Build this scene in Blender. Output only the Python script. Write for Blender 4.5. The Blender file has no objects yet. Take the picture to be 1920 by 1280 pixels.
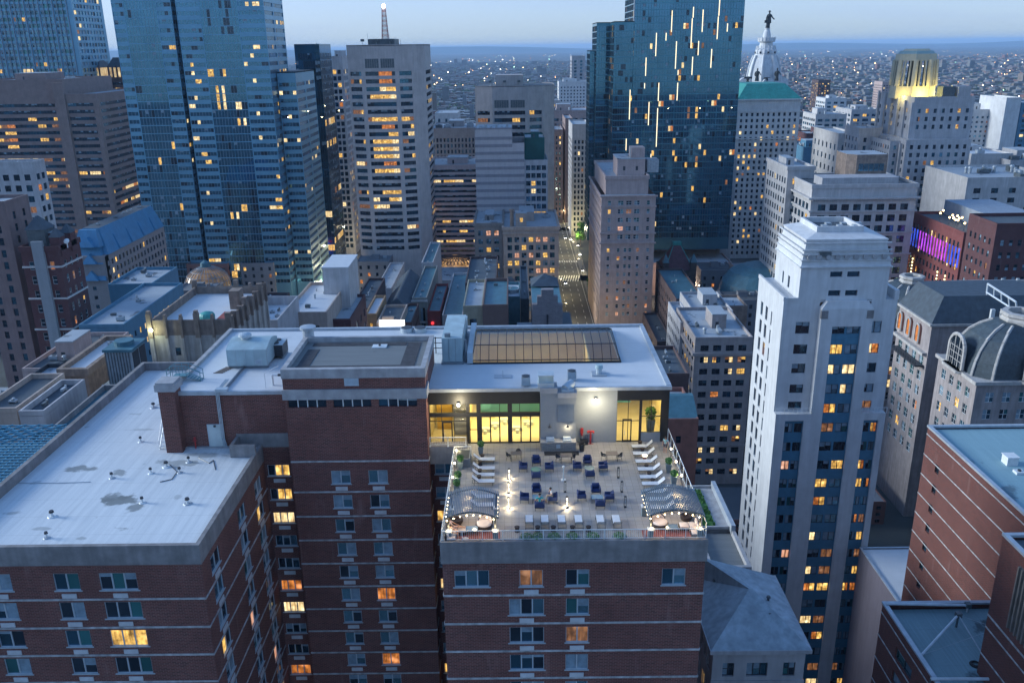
import bpy, bmesh, math, random
from mathutils import Vector, Matrix, Euler
R = random.Random(7); LS = .33
sc = bpy.context.scene
COL = sc.collection
rad = math.radians
# ---------------------------------------------------------------- camera
FP = 1620.0; PITCH = math.atan2(552, 1620); ROLL = .014; YAW = -.006; H = 125.0
_fh = Vector((math.sin(YAW), math.cos(YAW), 0)); _rh = Vector((math.cos(YAW), -math.sin(YAW), 0))
FWD = _fh*math.cos(PITCH) + Vector((0, 0, -math.sin(PITCH)))
_uh = _rh.cross(FWD)
RGT = _rh*math.cos(ROLL) - _uh*math.sin(ROLL)
UPV = _rh*math.sin(ROLL) + _uh*math.cos(ROLL)
CAM = Vector((0, 0, H))
def at(px, py, X=None, Y=None, Z=None):
    d = FWD + RGT*((px-960)/FP) + UPV*((640-py)/FP)
    t = X/d.x if X is not None else (Y/d.y if Y is not None else (Z-H)/d.z)
    return CAM + d*t
cd = bpy.data.cameras.new('camera'); cam = bpy.data.objects.new('camera', cd); COL.objects.link(cam)
cd.sensor_width = 36; cd.lens = FP/1920*36; cd.clip_start = .5; cd.clip_end = 60000
m = Matrix((RGT, UPV, -FWD)).transposed().to_4x4(); m.translation = CAM
cam.matrix_world = m; sc.camera = cam
# ---------------------------------------------------------------- materials
MATS = {}
def _new(name):
    m = bpy.data.materials.new(name); m.use_nodes = True
    nt = m.node_tree; b = nt.nodes['Principled BSDF']
    return m, nt, b
def N(nt, t, **k):
    n = nt.nodes.new(t)
    for a, v in k.items(): setattr(n, a, v)
    return n
def wpos(nt):
    return N(nt, 'ShaderNodeNewGeometry').outputs['Position']
def noise(nt, vec, scale, detail=3, mul=None, rough=.55):
    if mul is not None:
        v = N(nt, 'ShaderNodeVectorMath', operation='MULTIPLY'); nt.links.new(vec, v.inputs[0]); v.inputs[1].default_value = mul; vec = v.outputs[0]
    n = N(nt, 'ShaderNodeTexNoise'); n.inputs['Scale'].default_value = scale; n.inputs['Detail'].default_value = detail; n.inputs['Roughness'].default_value = rough
    nt.links.new(vec, n.inputs['Vector']); return n.outputs['Fac']
def ramp(nt, fac, stops):
    r = N(nt, 'ShaderNodeValToRGB'); e = r.color_ramp.elements
    while len(e) < len(stops): e.new(.5)
    for i, (p, c) in enumerate(stops):
        e[i].position = p; e[i].color = (c if len(c) == 4 else (*c, 1)) if hasattr(c, '__len__') else (c, c, c, 1)
    nt.links.new(fac, r.inputs[0]); return r.outputs[0]
def mix(nt, fac, a, b, mode='MIX'):
    m = N(nt, 'ShaderNodeMix', data_type='RGBA', blend_type=mode)
    for s, v in ((m.inputs[0], fac), (m.inputs[6], a), (m.inputs[7], b)):
        if isinstance(v, (int, float)): s.default_value = v
        elif isinstance(v, tuple): s.default_value = (*v, 1)[:4]
        else: nt.links.new(v, s)
    return m.outputs[2]
def P(name, col, rough=.75, var=.18, scale=.25, streak=.15, metal=0, spec=None, bump=0):
    """painted / stone / metal surface with blotches and vertical weather streaks"""
    if name in MATS: return MATS[name]
    m, nt, b = _new(name); p = wpos(nt)
    n1 = noise(nt, p, scale, 4)
    c = mix(nt, ramp(nt, n1, [(.3, 0.), (.72, 1.)]), tuple(x*(1-var) for x in col), tuple(min(1, x*(1+var)) for x in col))
    if streak:
        n2 = noise(nt, p, 1.0, 3, (1.3, 1.3, .12))
        c = mix(nt, ramp(nt, n2, [(.35, 0.), (.7, streak)]), c, tuple(x*.45 for x in col))
    nt.links.new(c, b.inputs['Base Color']); b.inputs['Roughness'].default_value = rough; b.inputs['Metallic'].default_value = metal
    if bump:
        bp = N(nt, 'ShaderNodeBump'); bp.inputs['Strength'].default_value = bump; bp.inputs['Distance'].default_value = .05
        nt.links.new(noise(nt, p, 2.5, 4), bp.inputs['Height']); nt.links.new(bp.outputs[0], b.inputs['Normal'])
    MATS[name] = m; return m
def BR(name, c1, c2, mort, bw=.26, bh=.085, mw=.012, stain=.35):
    if name in MATS: return MATS[name]
    m, nt, b = _new(name); p = wpos(nt)
    s = N(nt, 'ShaderNodeSeparateXYZ'); nt.links.new(p, s.inputs[0])
    a = N(nt, 'ShaderNodeMath', operation='ADD'); nt.links.new(s.outputs[0], a.inputs[0]); nt.links.new(s.outputs[1], a.inputs[1])
    cb = N(nt, 'ShaderNodeCombineXYZ'); nt.links.new(a.outputs[0], cb.inputs[0]); nt.links.new(s.outputs[2], cb.inputs[1])
    t = N(nt, 'ShaderNodeTexBrick'); nt.links.new(cb.outputs[0], t.inputs['Vector'])
    t.inputs['Color1'].default_value = (*c1, 1); t.inputs['Color2'].default_value = (*c2, 1); t.inputs['Mortar'].default_value = (*mort, 1)
    t.inputs['Scale'].default_value = 1; t.inputs['Brick Width'].default_value = bw; t.inputs['Row Height'].default_value = bh
    t.inputs['Mortar Size'].default_value = mw; t.inputs['Bias'].default_value = -.1
    n = noise(nt, p, .35, 5)
    c = mix(nt, ramp(nt, n, [(.35, 0.), (.7, stain)]), t.outputs['Color'], tuple(x*.5 for x in c1))
    n3 = noise(nt, p, .9, 3, (1, 1, .2))
    c = mix(nt, ramp(nt, n3, [(.62, 0.), (.8, .35)]), c, tuple(min(1, x*1.3+.05) for x in mort))
    nt.links.new(c, b.inputs['Base Color']); b.inputs['Roughness'].default_value = .85
    MATS[name] = m; return m
def GL(name, col, rough=.06, metal=.85, wob=.0, var=.36):
    """reflective window glass; the room behind is dark"""
    if name in MATS: return MATS[name]
    m, nt, b = _new(name); p = wpos(nt)
    n1 = noise(nt, p, .11, 3)
    c = mix(nt, ramp(nt, n1, [(.3, 0.), (.7, 1.)]), tuple(x*(1-var) for x in col), tuple(min(1, x*(1+var)) for x in col))
    nt.links.new(c, b.inputs['Base Color'])
    b.inputs['Roughness'].default_value = rough; b.inputs['Metallic'].default_value = metal
    if wob:
        bp = N(nt, 'ShaderNodeBump'); bp.inputs['Strength'].default_value = wob; bp.inputs['Distance'].default_value = .3
        nt.links.new(noise(nt, p, .35, 2), bp.inputs['Height']); nt.links.new(bp.outputs[0], b.inputs['Normal'])
    MATS[name] = m; return m
def EM(name, col, s, tex=True, light=False, scale=1.5, dim=.2):
    """lit room behind glass / lamp"""
    if name in MATS: return MATS[name]
    m, nt, b = _new(name); p = wpos(nt)
    b.inputs['Base Color'].default_value = (*[x*.3 for x in col], 1); b.inputs['Roughness'].default_value = .3
    if tex:
        v = N(nt, 'ShaderNodeTexVoronoi'); v.inputs['Scale'].default_value = scale*.45; nt.links.new(p, v.inputs['Vector'])      # lamps in the rooms
        n = noise(nt, p, scale*1.1, 4, (1, 1, .9)); n2 = noise(nt, p, scale*3.2, 2, (1, 1, .12))                                   # furniture, curtain folds
        f = ramp(nt, n, [(.34, (dim, dim*.8, dim*.6)), (.64, (1, 1, 1))]); f = mix(nt, 1., f, ramp(nt, n2, [(.38, (.42, .36, .3)), (.6, (1, 1, 1))]), 'MULTIPLY')
        c = mix(nt, 1., (*col,), f, 'MULTIPLY'); c = mix(nt, ramp(nt, v.outputs['Distance'], [(.06, .9), (.3, 0.)]), c, tuple(min(1.6, x*1.35+.12) for x in col))
        nt.links.new(c, b.inputs['Emission Color'])
    else: b.inputs['Emission Color'].default_value = (*col, 1)
    b.inputs['Emission Strength'].default_value = s*LS
    if not light: m.cycles.emission_sampling = 'NONE'
    MATS[name] = m; return m
# ---------------------------------------------------------------- mesh builder
class MB:
    def __init__(s): s.v = []; s.f = []; s.m = []; s.mats = []
    def mi(s, mat):
        if mat not in s.mats: s.mats.append(mat)
        return s.mats.index(mat)
    def face(s, pts, mat):
        n = len(s.v); s.v += [tuple(p) for p in pts]; s.f.append(tuple(range(n, n+len(pts)))); s.m.append(s.mi(mat))
    def box(s, x0, x1, y0, y1, z0, z1, mat, top=None, skip=''):
        if x1 < x0: x0, x1 = x1, x0
        if y1 < y0: y0, y1 = y1, y0
        n = len(s.v); s.v += [(x, y, z) for z in (z0, z1) for y in (y0, y1) for x in (x0, x1)]
        k = s.mi(mat); kt = s.mi(top) if top else k
        for c, f, mm in (('b', (0, 2, 3, 1), k), ('t', (4, 5, 7, 6), kt), ('f', (0, 1, 5, 4), k), ('r', (1, 3, 7, 5), k), ('k', (3, 2, 6, 7), k), ('l', (2, 0, 4, 6), k)):
            if c not in skip: s.f.append(tuple(n+i for i in f)); s.m.append(mm)
    def obox(s, o, u, w, d, z0, z1, mat, top=None):
        """box on a plan direction: from o along u by w, and along -n (into) by d"""
        o = Vector((o[0], o[1], 0)); u = Vector((u[0], u[1], 0)); i = Vector((-u.y, u.x, 0))
        s.prism([o, o+u*w, o+u*w+i*d, o+i*d], z0, z1, mat, top)
    def prism(s, poly, z0, z1, mat, top=None, bottom=True):
        n = len(s.v); c = len(poly); s.v += [(p[0], p[1], z) for z in (z0, z1) for p in poly]; k = s.mi(mat)
        for i in range(c):
            j = (i+1) % c; s.f.append((n+i, n+j, n+c+j, n+c+i)); s.m.append(k)
        s.f.append(tuple(n+c+i for i in range(c))); s.m.append(s.mi(top) if top else k)
        if bottom: s.f.append(tuple(n+i for i in reversed(range(c)))); s.m.append(k)
    def frust(s, p0, z0, p1, z1, mat, top=None):
        n = len(s.v); c = len(p0); s.v += [(p[0], p[1], z0) for p in p0] + [(p[0], p[1], z1) for p in p1]; k = s.mi(mat)
        for i in range(c):
            j = (i+1) % c; s.f.append((n+i, n+j, n+c+j, n+c+i)); s.m.append(k)
        s.f.append(tuple(n+c+i for i in range(c))); s.m.append(s.mi(top) if top else k)
    def cyl(s, p0, p1, r0, r1=None, mat=None, n=8, caps=True):
        p0 = Vector(p0); p1 = Vector(p1); r1 = r0 if r1 is None else r1; d = (p1-p0)
        if d.length < 1e-6: return
        d.normalize(); a = d.orthogonal().normalized(); b = d.cross(a)
        k = len(s.v); mi = s.mi(mat)
        for p, r in ((p0, r0), (p1, r1)):
            for i in range(n):
                t = 2*math.pi*i/n; s.v.append(tuple(p + (a*math.cos(t)+b*math.sin(t))*r))
        for i in range(n):
            j = (i+1) % n; s.f.append((k+i, k+j, k+n+j, k+n+i)); s.m.append(mi)
        if caps:
            s.f.append(tuple(k+i for i in reversed(range(n)))); s.m.append(mi)
            s.f.append(tuple(k+n+i for i in range(n))); s.m.append(mi)
    def tube(s, pts, r, mat, n=6):
        for a, b in zip(pts, pts[1:]): s.cyl(a, b, r, r, mat, n)
    def lathe(s, c, prof, mat, n=20, cap=True, ph=0, sx=1, sy=1):
        k = len(s.v); mi = s.mi(mat)
        for r, z in prof:
            for i in range(n):
                t = 2*math.pi*i/n+ph; s.v.append((c[0]+r*math.cos(t)*sx, c[1]+r*math.sin(t)*sy, c[2]+z))
        for q in range(len(prof)-1):
            for i in range(n):
                j = (i+1) % n; s.f.append((k+q*n+i, k+q*n+j, k+q*n+n+j, k+q*n+n+i)); s.m.append(mi)
        if cap:
            q = (len(prof)-1)*n; s.f.append(tuple(k+q+i for i in range(n))); s.m.append(mi)
            s.f.append(tuple(k+i for i in reversed(range(n)))); s.m.append(mi)
    def ball(s, c, r, mat, n=8, sz=1):
        s.lathe(c, [(r*math.sin(math.pi*i/n)+1e-4, -r*sz*math.cos(math.pi*i/n)) for i in range(n+1)], mat, n+2, cap=False)
    def add(s, me, M):
        """append template mesh dict"""
        n = len(s.v); s.v += [tuple(M @ Vector(v)) for v in me.v]
        ks = [s.mi(x) for x in me.mats]
        s.f += [tuple(n+i for i in f) for f in me.f]; s.m += [ks[i] for i in me.m]
    def mesh(s, name, org=(0, 0, 0), smooth=False):
        me = bpy.data.meshes.new(name); o = org
        me.from_pydata([(v[0]-o[0], v[1]-o[1], v[2]-o[2]) for v in s.v], [], s.f)
        for mt in s.mats: me.materials.append(mt)
        me.polygons.foreach_set('material_index', s.m)
        if smooth: me.polygons.foreach_set('use_smooth', [True]*len(s.f))
        me.update(); return me
    def build(s, name, parent=None, label=None, cat=None, group=None, kind=None, smooth=False, org=None):
        """world coordinates in, one linked object out (origin at the parent's, or at the base centre)"""
        if not s.v: return None
        if parent is not None: org = WP[parent.name] if org is None else org
        elif org is None:
            xs = [v[0] for v in s.v]; ys = [v[1] for v in s.v]; org = ((min(xs)+max(xs))/2, (min(ys)+max(ys))/2, min(v[2] for v in s.v))
        o = bpy.data.objects.new(name, s.mesh(name, org, smooth)); COL.objects.link(o)
        if parent is not None:
            o.parent = parent; w = WP[parent.name]; o.location = (org[0]-w[0], org[1]-w[1], org[2]-w[2])
        else: o.location = org
        WP[o.name] = tuple(org); tag(o, label, cat, group, kind); return o
WP = {}
def tag(o, label=None, cat=None, group=None, kind=None):
    for k, v in (('label', label), ('category', cat), ('group', group), ('kind', kind)):
        if v: o[k] = v
def empty(name, loc, label=None, cat=None, group=None):
    o = bpy.data.objects.new(name, None); COL.objects.link(o); o.location = loc; o.empty_display_size = .5
    WP[o.name] = tuple(loc); tag(o, label, cat, group); return o
def dup(root, loc, rz=0, label=None, group=None, scale=None):
    r = root.copy(); COL.objects.link(r); r.location = loc; r.rotation_euler = (0, 0, rz); WP[r.name] = tuple(loc)
    if label: r['label'] = label
    if group: r['group'] = group
    if scale: r.scale = scale
    for ch in [c for c in root.children]:
        c = ch.copy(); COL.objects.link(c); c.parent = r
        for g in ch.children:
            d = g.copy(); COL.objects.link(d); d.parent = c
    return r
def inst(name, me, loc, rz, parent):
    o = bpy.data.objects.new(name, me); COL.objects.link(o); w = WP[parent.name]
    o.parent = parent; o.location = (loc[0]-w[0], loc[1]-w[1], loc[2]-w[2]); o.rotation_euler = (0, 0, rz)
    WP[o.name] = tuple(loc); return o
# ---------------------------------------------------------------- shared materials
g_dark = GL('glass_dark', (.035, .06, .09), .08, .7)
g_sky = GL('glass_sky', (.12, .27, .36), .1, .75)
g_blue = GL('glass_blue', (.045, .13, .2), .06, .8)
g_slab = GL('glass_slab', (.075, .20, .30), .05, .85, 0, .1)
g_blind = P('blind_behind_glass', (.20, .28, .34), .25, .25, 1.5, 0)
g_teal = GL('glass_teal', (.05, .20, .22), .1, .6)
l_yel = EM('lit_room_yellow', (1, .60, .15), .95)
l_org = EM('lit_room_orange', (1, .33, .07), .55)
l_wht = EM('lit_room_white', (1, .80, .42), 1.0, dim=.5)
l_dim = EM('lit_room_dim', (.75, .33, .14), .28)
l_pnk = EM('lit_room_pink', (1, .55, .38), .55, dim=.8)
alu = P('aluminium_frame', (.42, .48, .52), .45, .1, 2, 0, .2)
dkfr = P('dark_frame', (.03, .035, .045), .5, .2, 2, 0)
whfr = P('white_frame', (.62, .64, .64), .5, .1, 2, 0)
white_roof = None
SETS = {'dark': [g_dark]*5+[g_blue]*3+[g_sky], 'blue': [g_sky]*3+[g_blind]*3+[g_dark]*3+[g_blue]*2+[g_teal]*2,
        'tower': [g_dark]*4+[g_blue]*2, 'slab': [g_slab]*9+[g_dark], 'lit': [l_yel]*5+[l_org]+[l_wht]*3+[l_dim]*2, 'litw': [l_wht]*3+[l_yel]*3, 'lito': [l_org, l_yel, l_dim, l_pnk]}
WT = {}
def wmesh(w, h, kind, lit, pal, seed, fr):
    """window template, x along the wall, z up, y into the wall, origin at the lower left corner of the opening"""
    key = (round(w, 2), round(h, 2), kind, lit, pal, seed, fr.name)
    if key in WT: return WT[key]
    r = random.Random(str(key)); b = MB(); D = .07
    S = SETS['lit' if lit is True else lit] if lit else SETS[pal]
    def rect(x0, x1, z0, z1, y, mt): b.face([(x0, y, z0), (x1, y, z0), (x1, y, z1), (x0, y, z1)], mt)
    def bar(x0, x1, z0, z1, y0=0.0):
        b.box(x0, x1, y0, y0+D, z0, z1, fr, skip='k')
    t = min(.07, w*.06)
    if kind == 'pane':
        rect(0, w, 0, h, .0, r.choice(S))
    elif kind in ('two', 'three', 'sash', 'pair', 'grid'):
        nx = {'two': 2, 'three': 3, 'sash': 1, 'pair': 2, 'grid': 2}[kind]
        base = r.choice(S)
        for i in range(nx):
            x0 = w*i/nx; x1 = w*(i+1)/nx
            mt = base if lit and r.random() < .8 else (r.choice(S) if not lit else r.choice(SETS[pal]+S))
            if kind in ('sash', 'pair', 'grid'):
                hh = h*.5; rect(x0, x1, 0, hh, D, mt); rect(x0, x1, hh, h, D*.6, mt if r.random() < .6 else r.choice(S))
                bar(x0+t, x1-t, hh-t*.6, hh+t*.6)
            else:
                if r.random() < .4 and not lit:
                    hh = h*r.uniform(.35, .8); rect(x0, x1, 0, hh, D, mt); rect(x0, x1, hh, h, D, g_blind)
                else: rect(x0, x1, 0, h, D, mt)
        for i in range(nx+1):
            x = w*i/nx; bar(max(0, x-t*.8), min(w, x+t*.8), 0, h, .002)
        bar(t*.8, w-t*.8, 0, t); bar(t*.8, w-t*.8, h-t, h)
    elif kind.startswith('strip'):
        n = max(2, int(round(w/float(kind[5:] or 1.5)))); mt = None; run = 0
        for i in range(n):
            if run <= 0: mt = r.choice(S if (lit and r.random() < (.5 if pal != 'slab' else .14)) else SETS[pal]); run = r.randint(1, 4 if pal != 'slab' else 2)
            run -= 1
            x0 = w*i/n; x1 = w*(i+1)/n
            if r.random() < (.3 if pal != 'slab' else .04):
                hh = h*r.uniform(.4, .8); rect(x0, x1, 0, hh, D, mt); rect(x0, x1, hh, h, D, g_blind if not lit else mt)
            else: rect(x0, x1, 0, h, D, mt)
            if i: bar(x0-.05, x0+.05, 0, h, .0)
    WT[key] = b; b.me = None; return b
class Bld:
    """one building: walls gathered in one mesh, windows as parts"""
    def __init__(s, name, label, cat, loc, wall, cap=100, ind=True, group=None):
        s.root = empty(name, loc, label, cat, group); s.w = MB(); s.wall = wall; s.wins = []; s.cap = cap; s.ind = ind
        s.extra = {}
    def part(s, k):
        return s.extra.setdefault(k, MB())
    def facade(s, o, u, W, z0, z1, cols, rows, rec=.18, wall=None, kind='pane', lit=.08, pal='dark', fr=None, wins=True, litset='lit', nv=7, skipf=None):
        """o plan point, u plan unit vector; cols [(u0,u1[,kind])], rows [(z0,z1)] both ascending, z absolute"""
        b = s.w; wall = wall or s.wall; fr = fr or dkfr; ux, uy = u; ix, iy = -uy, ux
        def p(a, z, d=0): return (o[0]+ux*a+ix*d, o[1]+uy*a+iy*d, z)
        def q(a0, a1, y0, y1):
            if a1-a0 > 1e-4 and y1-y0 > 1e-4: b.face([p(a0, y0), p(a1, y0), p(a1, y1), p(a0, y1)], wall)
        a = 0
        for c in cols:
            q(a, c[0], z0, z1); z = z0
            for (r0, r1) in rows:
                q(c[0], c[1], z, r0); z = r1
                for A, B2 in (((c[0], r0), (c[1], r0)), ((c[1], r0), (c[1], r1)), ((c[1], r1), (c[0], r1)), ((c[0], r1), (c[0], r0))):
                    b.face([p(*A), p(*A, rec), p(*B2, rec), p(*B2)], wall)
                if wins:
                    k = c[2] if len(c) > 2 else kind
                    L = litset if R.random() < lit else False
                    if L and k.startswith('strip'): L = litset
                    s.wins.append((p(c[0], r0, rec-.07 if k != 'pane' else rec), math.atan2(uy, ux), c[1]-c[0], r1-r0, k, L, pal, R.randrange(nv), fr))
            q(c[0], c[1], z, z1); a = c[1]
        q(a, W, z0, z1)
    def quadwall(s, o, u, W, z0, z1, wall=None):
        s.w.face([(o[0], o[1], z0), (o[0]+u[0]*W, o[1]+u[1]*W, z0), (o[0]+u[0]*W, o[1]+u[1]*W, z1), (o[0], o[1], z1)], wall or s.wall)
    def roof(s, x0, x1, y0, y1, z, mat, ph=.9, pt=.35, pm=None, over=0):
        b = s.part('roof'); b.box(x0+pt, x1-pt, y0+pt, y1-pt, z-.4, z-.05, mat)
        pm = pm or s.wall; b = s.part('parapet'); o = over
        for (a, c, d, e) in ((x0-o, x1+o, y0-o, y0+pt), (x0-o, x1+o, y1-pt, y1+o), (x0-o, x0+pt, y0+pt, y1-pt), (x1-pt, x1+o, y0+pt, y1-pt)):
            b.box(a, c, d, e, z-(.05 if not o else .6), z+ph, pm)
    def finish(s):
        s.w.build('wall', s.root)
        for k, b in s.extra.items():
            if k in ('cornice', 'parapet_wall', 'coping', 'glazing_bar', 'vent_opening', 'walkway_pad') and all(len(f) == 4 for f in b.f) and len(b.f) % 6 == 0 and len(b.f) <= 6*60:
                for i in range(0, len(b.f), 6):     # boxes: six faces and eight corners each
                    q = MB(); q.mats = list(b.mats); n0 = min(min(f) for f in b.f[i:i+6]); q.v = b.v[n0:n0+8]; q.f = [tuple(v-n0 for v in f) for f in b.f[i:i+6]]; q.m = b.m[i:i+6]; q.build(k, s.root)
            else: b.build(k, s.root)
        ws = s.wins
        n = 0; rest = MB()
        tall = sorted(range(len(ws)), key=lambda i: -ws[i][0][2]) if len(ws) > s.cap else range(len(ws))
        for i in tall:
            p, a, w, h, k, L, pal, sd, fr = ws[i]; t = wmesh(w, h, k, L, pal, sd, fr)
            if s.ind and n < s.cap:
                if t.me is None: t.me = t.mesh('window')
                inst('window', t.me, p, a, s.root); n += 1
            else: rest.add(t, Matrix.Translation(p) @ Matrix.Rotation(a, 4, 'Z'))
        if rest.v: rest.build('window' if not s.ind else 'windows', s.root, kind='stuff')
        return s.root
def ucols(W, n, ww, m=0, kind=None, m2=None):
    m2 = m if m2 is None else m2; p = (W-m-m2)/n
    return [(m+p*(i+.5)-ww/2, m+p*(i+.5)+ww/2)+((kind,) if kind else ()) for i in range(n)]
def urows(z0, z1, st, wh, sill):
    """rows hang from the top: z1 is the top of the highest storey"""
    r = []; z = z1-st
    while z >= z0-1e-6: r.append((z+sill, z+sill+wh)); z -= st
    return r[::-1]
# ================================================================ the brick apartment complex
ZT = 87.1; YF = 60.8
brick = BR('red_brick', (.165, .052, .042), (.062, .024, .023), (.25, .14, .12), .42, .15, .022, .45)
conc = P('weathered_concrete', (.235, .225, .225), .9, .25, .8, .5, bump=.3)
conc_l = P('pale_concrete', (.36, .36, .37), .85, .2, 1.1, .3)
belt_m = P('limestone_belt', (.40, .40, .40), .85, .45, 1.6, .3)
def roofmat(name, a, b, c, sx, sy, th=.62):
    m, nt, bs = _new(name); p = wpos(nt)
    n1 = noise(nt, p, 1.0, 5, (sx, sy, 1)); n2 = noise(nt, p, .16, 5, (1, .75, 1), .62); n3 = noise(nt, p, 2.2, 3)
    col = mix(nt, ramp(nt, n1, [(.35, 0.), (.75, .55)]), a, b)
    col = mix(nt, ramp(nt, n2, [(th, 0.), (th+.05, .9)]), col, c)
    col = mix(nt, ramp(nt, n3, [(.55, 0.), (.8, .2)]), col, b)
    s = N(nt, 'ShaderNodeSeparateXYZ'); nt.links.new(p, s.inputs[0])
    w1 = N(nt, 'ShaderNodeMath', operation='PINGPONG'); nt.links.new(s.outputs[1], w1.inputs[0]); w1.inputs[1].default_value = 1.5
    col = mix(nt, ramp(nt, w1.outputs[0], [(0, .4), (.05, 0.)]), col, tuple(x*.5 for x in a))
    nt.links.new(col, bs.inputs['Base Color']); bs.inputs['Roughness'].default_value = .7
    return m
mroof = roofmat('white_membrane_roof', (.62, .65, .66), (.36, .40, .43), (.15, .17, .18), 2.2, .10, .66)
nt = mroof.node_tree; bs = nt.nodes['Principled BSDF']; src = bs.inputs['Base Color'].links[0].from_socket; pw = wpos(nt); ns = N(nt, 'ShaderNodeTexNoise'); ns.inputs['Scale'].default_value = .9; ns.inputs['Detail'].default_value = 6; nt.links.new(pw, ns.inputs['Vector']); cur = src
for (px_, py_, rx_, ry_, k_) in ((228, 938, 1.9, 1.0, .9), (212, 932, 1.3, .7, .85), (250, 950, 1.1, .7, .8), (152, 878, 1.3, .8, .8), (222, 885, .8, .8, .7), (236, 990, .8, .4, .75), (150, 1008, .5, .3, .5), (85, 990, 1.0, .3, .45), (330, 868, 2.6, .8, .55), (390, 852, 2.2, .7, .5), (270, 805, 1.6, .3, .35), (20, 962, .8, .4, .5), (330, 930, .4, .6, .35), (250, 775, .9, .35, .4)):
    c_ = at(px_, py_, Z=87.0); v1 = N(nt, 'ShaderNodeVectorMath', operation='SUBTRACT'); nt.links.new(pw, v1.inputs[0]); v1.inputs[1].default_value = (c_.x, c_.y, 86.98); v2 = N(nt, 'ShaderNodeVectorMath', operation='MULTIPLY'); nt.links.new(v1.outputs[0], v2.inputs[0]); v2.inputs[1].default_value = (1/rx_, 1/ry_, 0)
    v3 = N(nt, 'ShaderNodeVectorMath', operation='LENGTH'); nt.links.new(v2.outputs[0], v3.inputs[0]); ad = N(nt, 'ShaderNodeMath', operation='MULTIPLY_ADD'); nt.links.new(ns.outputs['Fac'], ad.inputs[0]); ad.inputs[1].default_value = 3.2; ad.inputs[2].default_value = -1.6; a2 = N(nt, 'ShaderNodeMath', operation='ADD'); nt.links.new(v3.outputs['Value'], a2.inputs[0]); nt.links.new(ad.outputs[0], a2.inputs[1])
    cur = mix(nt, ramp(nt, a2.outputs[0], [(.55, k_), (.98, 0.)]), cur, (.15, .17, .17))
nt.links.new(cur, bs.inputs['Base Color'])
proof = roofmat('pale_membrane_roof', (.56, .58, .60), (.47, .50, .52), (.3, .32, .34), .6, .4, .68)
groof = roofmat('grey_gravel_roof', (.17, .18, .18), (.11, .12, .12), (.05, .055, .06), .25, 3, .66)
B = Bld('apartment_building', 'red brick apartment block with pale stone belts and a furnished lit roof terrace', 'apartment building', (-16, 61, 0), brick, cap=130)
BR_ROOT = B.root
XL, XA, XB, XC, XD, XE = -47.2, -26.0, -22.65, -8.9, -6.3, 15.1
XP = -34.6
YN, YT, YP, YB = 79.6, 77.5, 79.4, 99.3
def PX(px, py, Y): return at(px, py, Y=Y).x
def PZ(px, py, Y): return at(px, py, Y=Y).z
ST = 2.775
belts = [82.1-ST*i for i in range(0, 30)]
beltsT = [82.75-ST*i for i in range(0, 30)]
zb_lo = 0.
def brows(zt, zb, n): return [(zb-ST*i, zt-ST*i) for i in range(n)][::-1]
# window heights on the front plane
wz1, wz0 = PZ(190, 1074, YF), PZ(190, 1106, YF)
rowsF = brows(wz1, wz0, 29)
# --- left wing front
cl = [(PX(101, 1090, YF)-XL, PX(149, 1090, YF)-XL, 'two'), (PX(187, 1090, YF)-XL, PX(257, 1090, YF)-XL, 'three')]
cl = [(3.2, 5.4, 'two')]+cl if cl[0][0] > 6 else cl
B.facade((XL, YF), (1, 0), XA-XL, 0, 85.5, cl, rowsF, rec=.15, lit=.12, pal='blue', fr=alu, litset='lito')
# --- left wing right side
ys = [at(x, y, X=XA).y for x, y in ((403, 1040), (453, 962), (484, 915))]
cs = [(y-YF-1.1, y-YF+1.1, 'two') for y in ys]
B.facade((XA, YF), (0, 1), YN-YF, 0, 85.5, cs, brows(wz1, wz0, 29), rec=.15, lit=.25, pal='blue', fr=alu, litset='lito')
# --- left notch wall
zn1, zn0 = PZ(522, 871, YN), PZ(522, 892, YN)
cn = [(PX(502, 882, YN)-XA, min(PX(543, 882, YN)-XA, XB-XA-.1), 'three')]
B.facade((XA, YN), (1, 0), XB-XA, 0, 88.2, cn, [(zn0-2.75*i, zn1-2.75*i) for i in range(30)][::-1], rec=.15, lit=.6, pal='dark', fr=alu, litset='lit')
# --- tower front
zt1, zt0 = PZ(708, 881, YT), PZ(708, 906, YT)
ct = [(PX(621, 893, YT)-XB, PX(657, 893, YT)-XB, 'two'), (PX(691, 893, YT)-XB, PX(727, 893, YT)-XB, 'two')]
rt = [(zt0-2.75*i, zt1-2.75*i) for i in range(1, 30)]; rt = rt[::-1]+[(zt0, zt1)]
B.facade((XB, YT), (1, 0), XC-XB, 0, 91.0, ct, rt, rec=.15, lit=.15, pal='blue', fr=alu, litset='lito')
tw = [(PX(a, 756, YT)-XB, PX(b, 756, YT)-XB, 'strip1.05') for a, b in ((540, 612), (625, 696), (710, 782))]
zw1, zw0 = PZ(660, 748, YT), PZ(660, 763, YT)
B.facade((XB, YT), (1, 0), XC-XB, 91.0, zw1+.12, tw, [(zw0, zw1)], rec=.2, lit=0, pal='tower', fr=whfr)
B.facade((XB, YT), (1, 0), XC-XB, zw1+.12, 95.1, [], [])
B.quadwall((XC, YT), (0, 1), 9.8, 0, 95.1); B.quadwall((XB, 87.3), (0, -1), 9.8, 0, 95.1); B.quadwall((XC, 87.3), (-1, 0), XC-XB, 93, 95.1)
# --- right notch wall
cr = [(.35, XD-XC-.25, 'two')]
B.facade((XC, YN), (1, 0), XD-XC, 0, 86.0, cr, [(zn0-2.75*i, zn1-2.75*i) for i in range(0, 30)][::-1], rec=.15, lit=.4, pal='tower', fr=alu)
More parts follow.
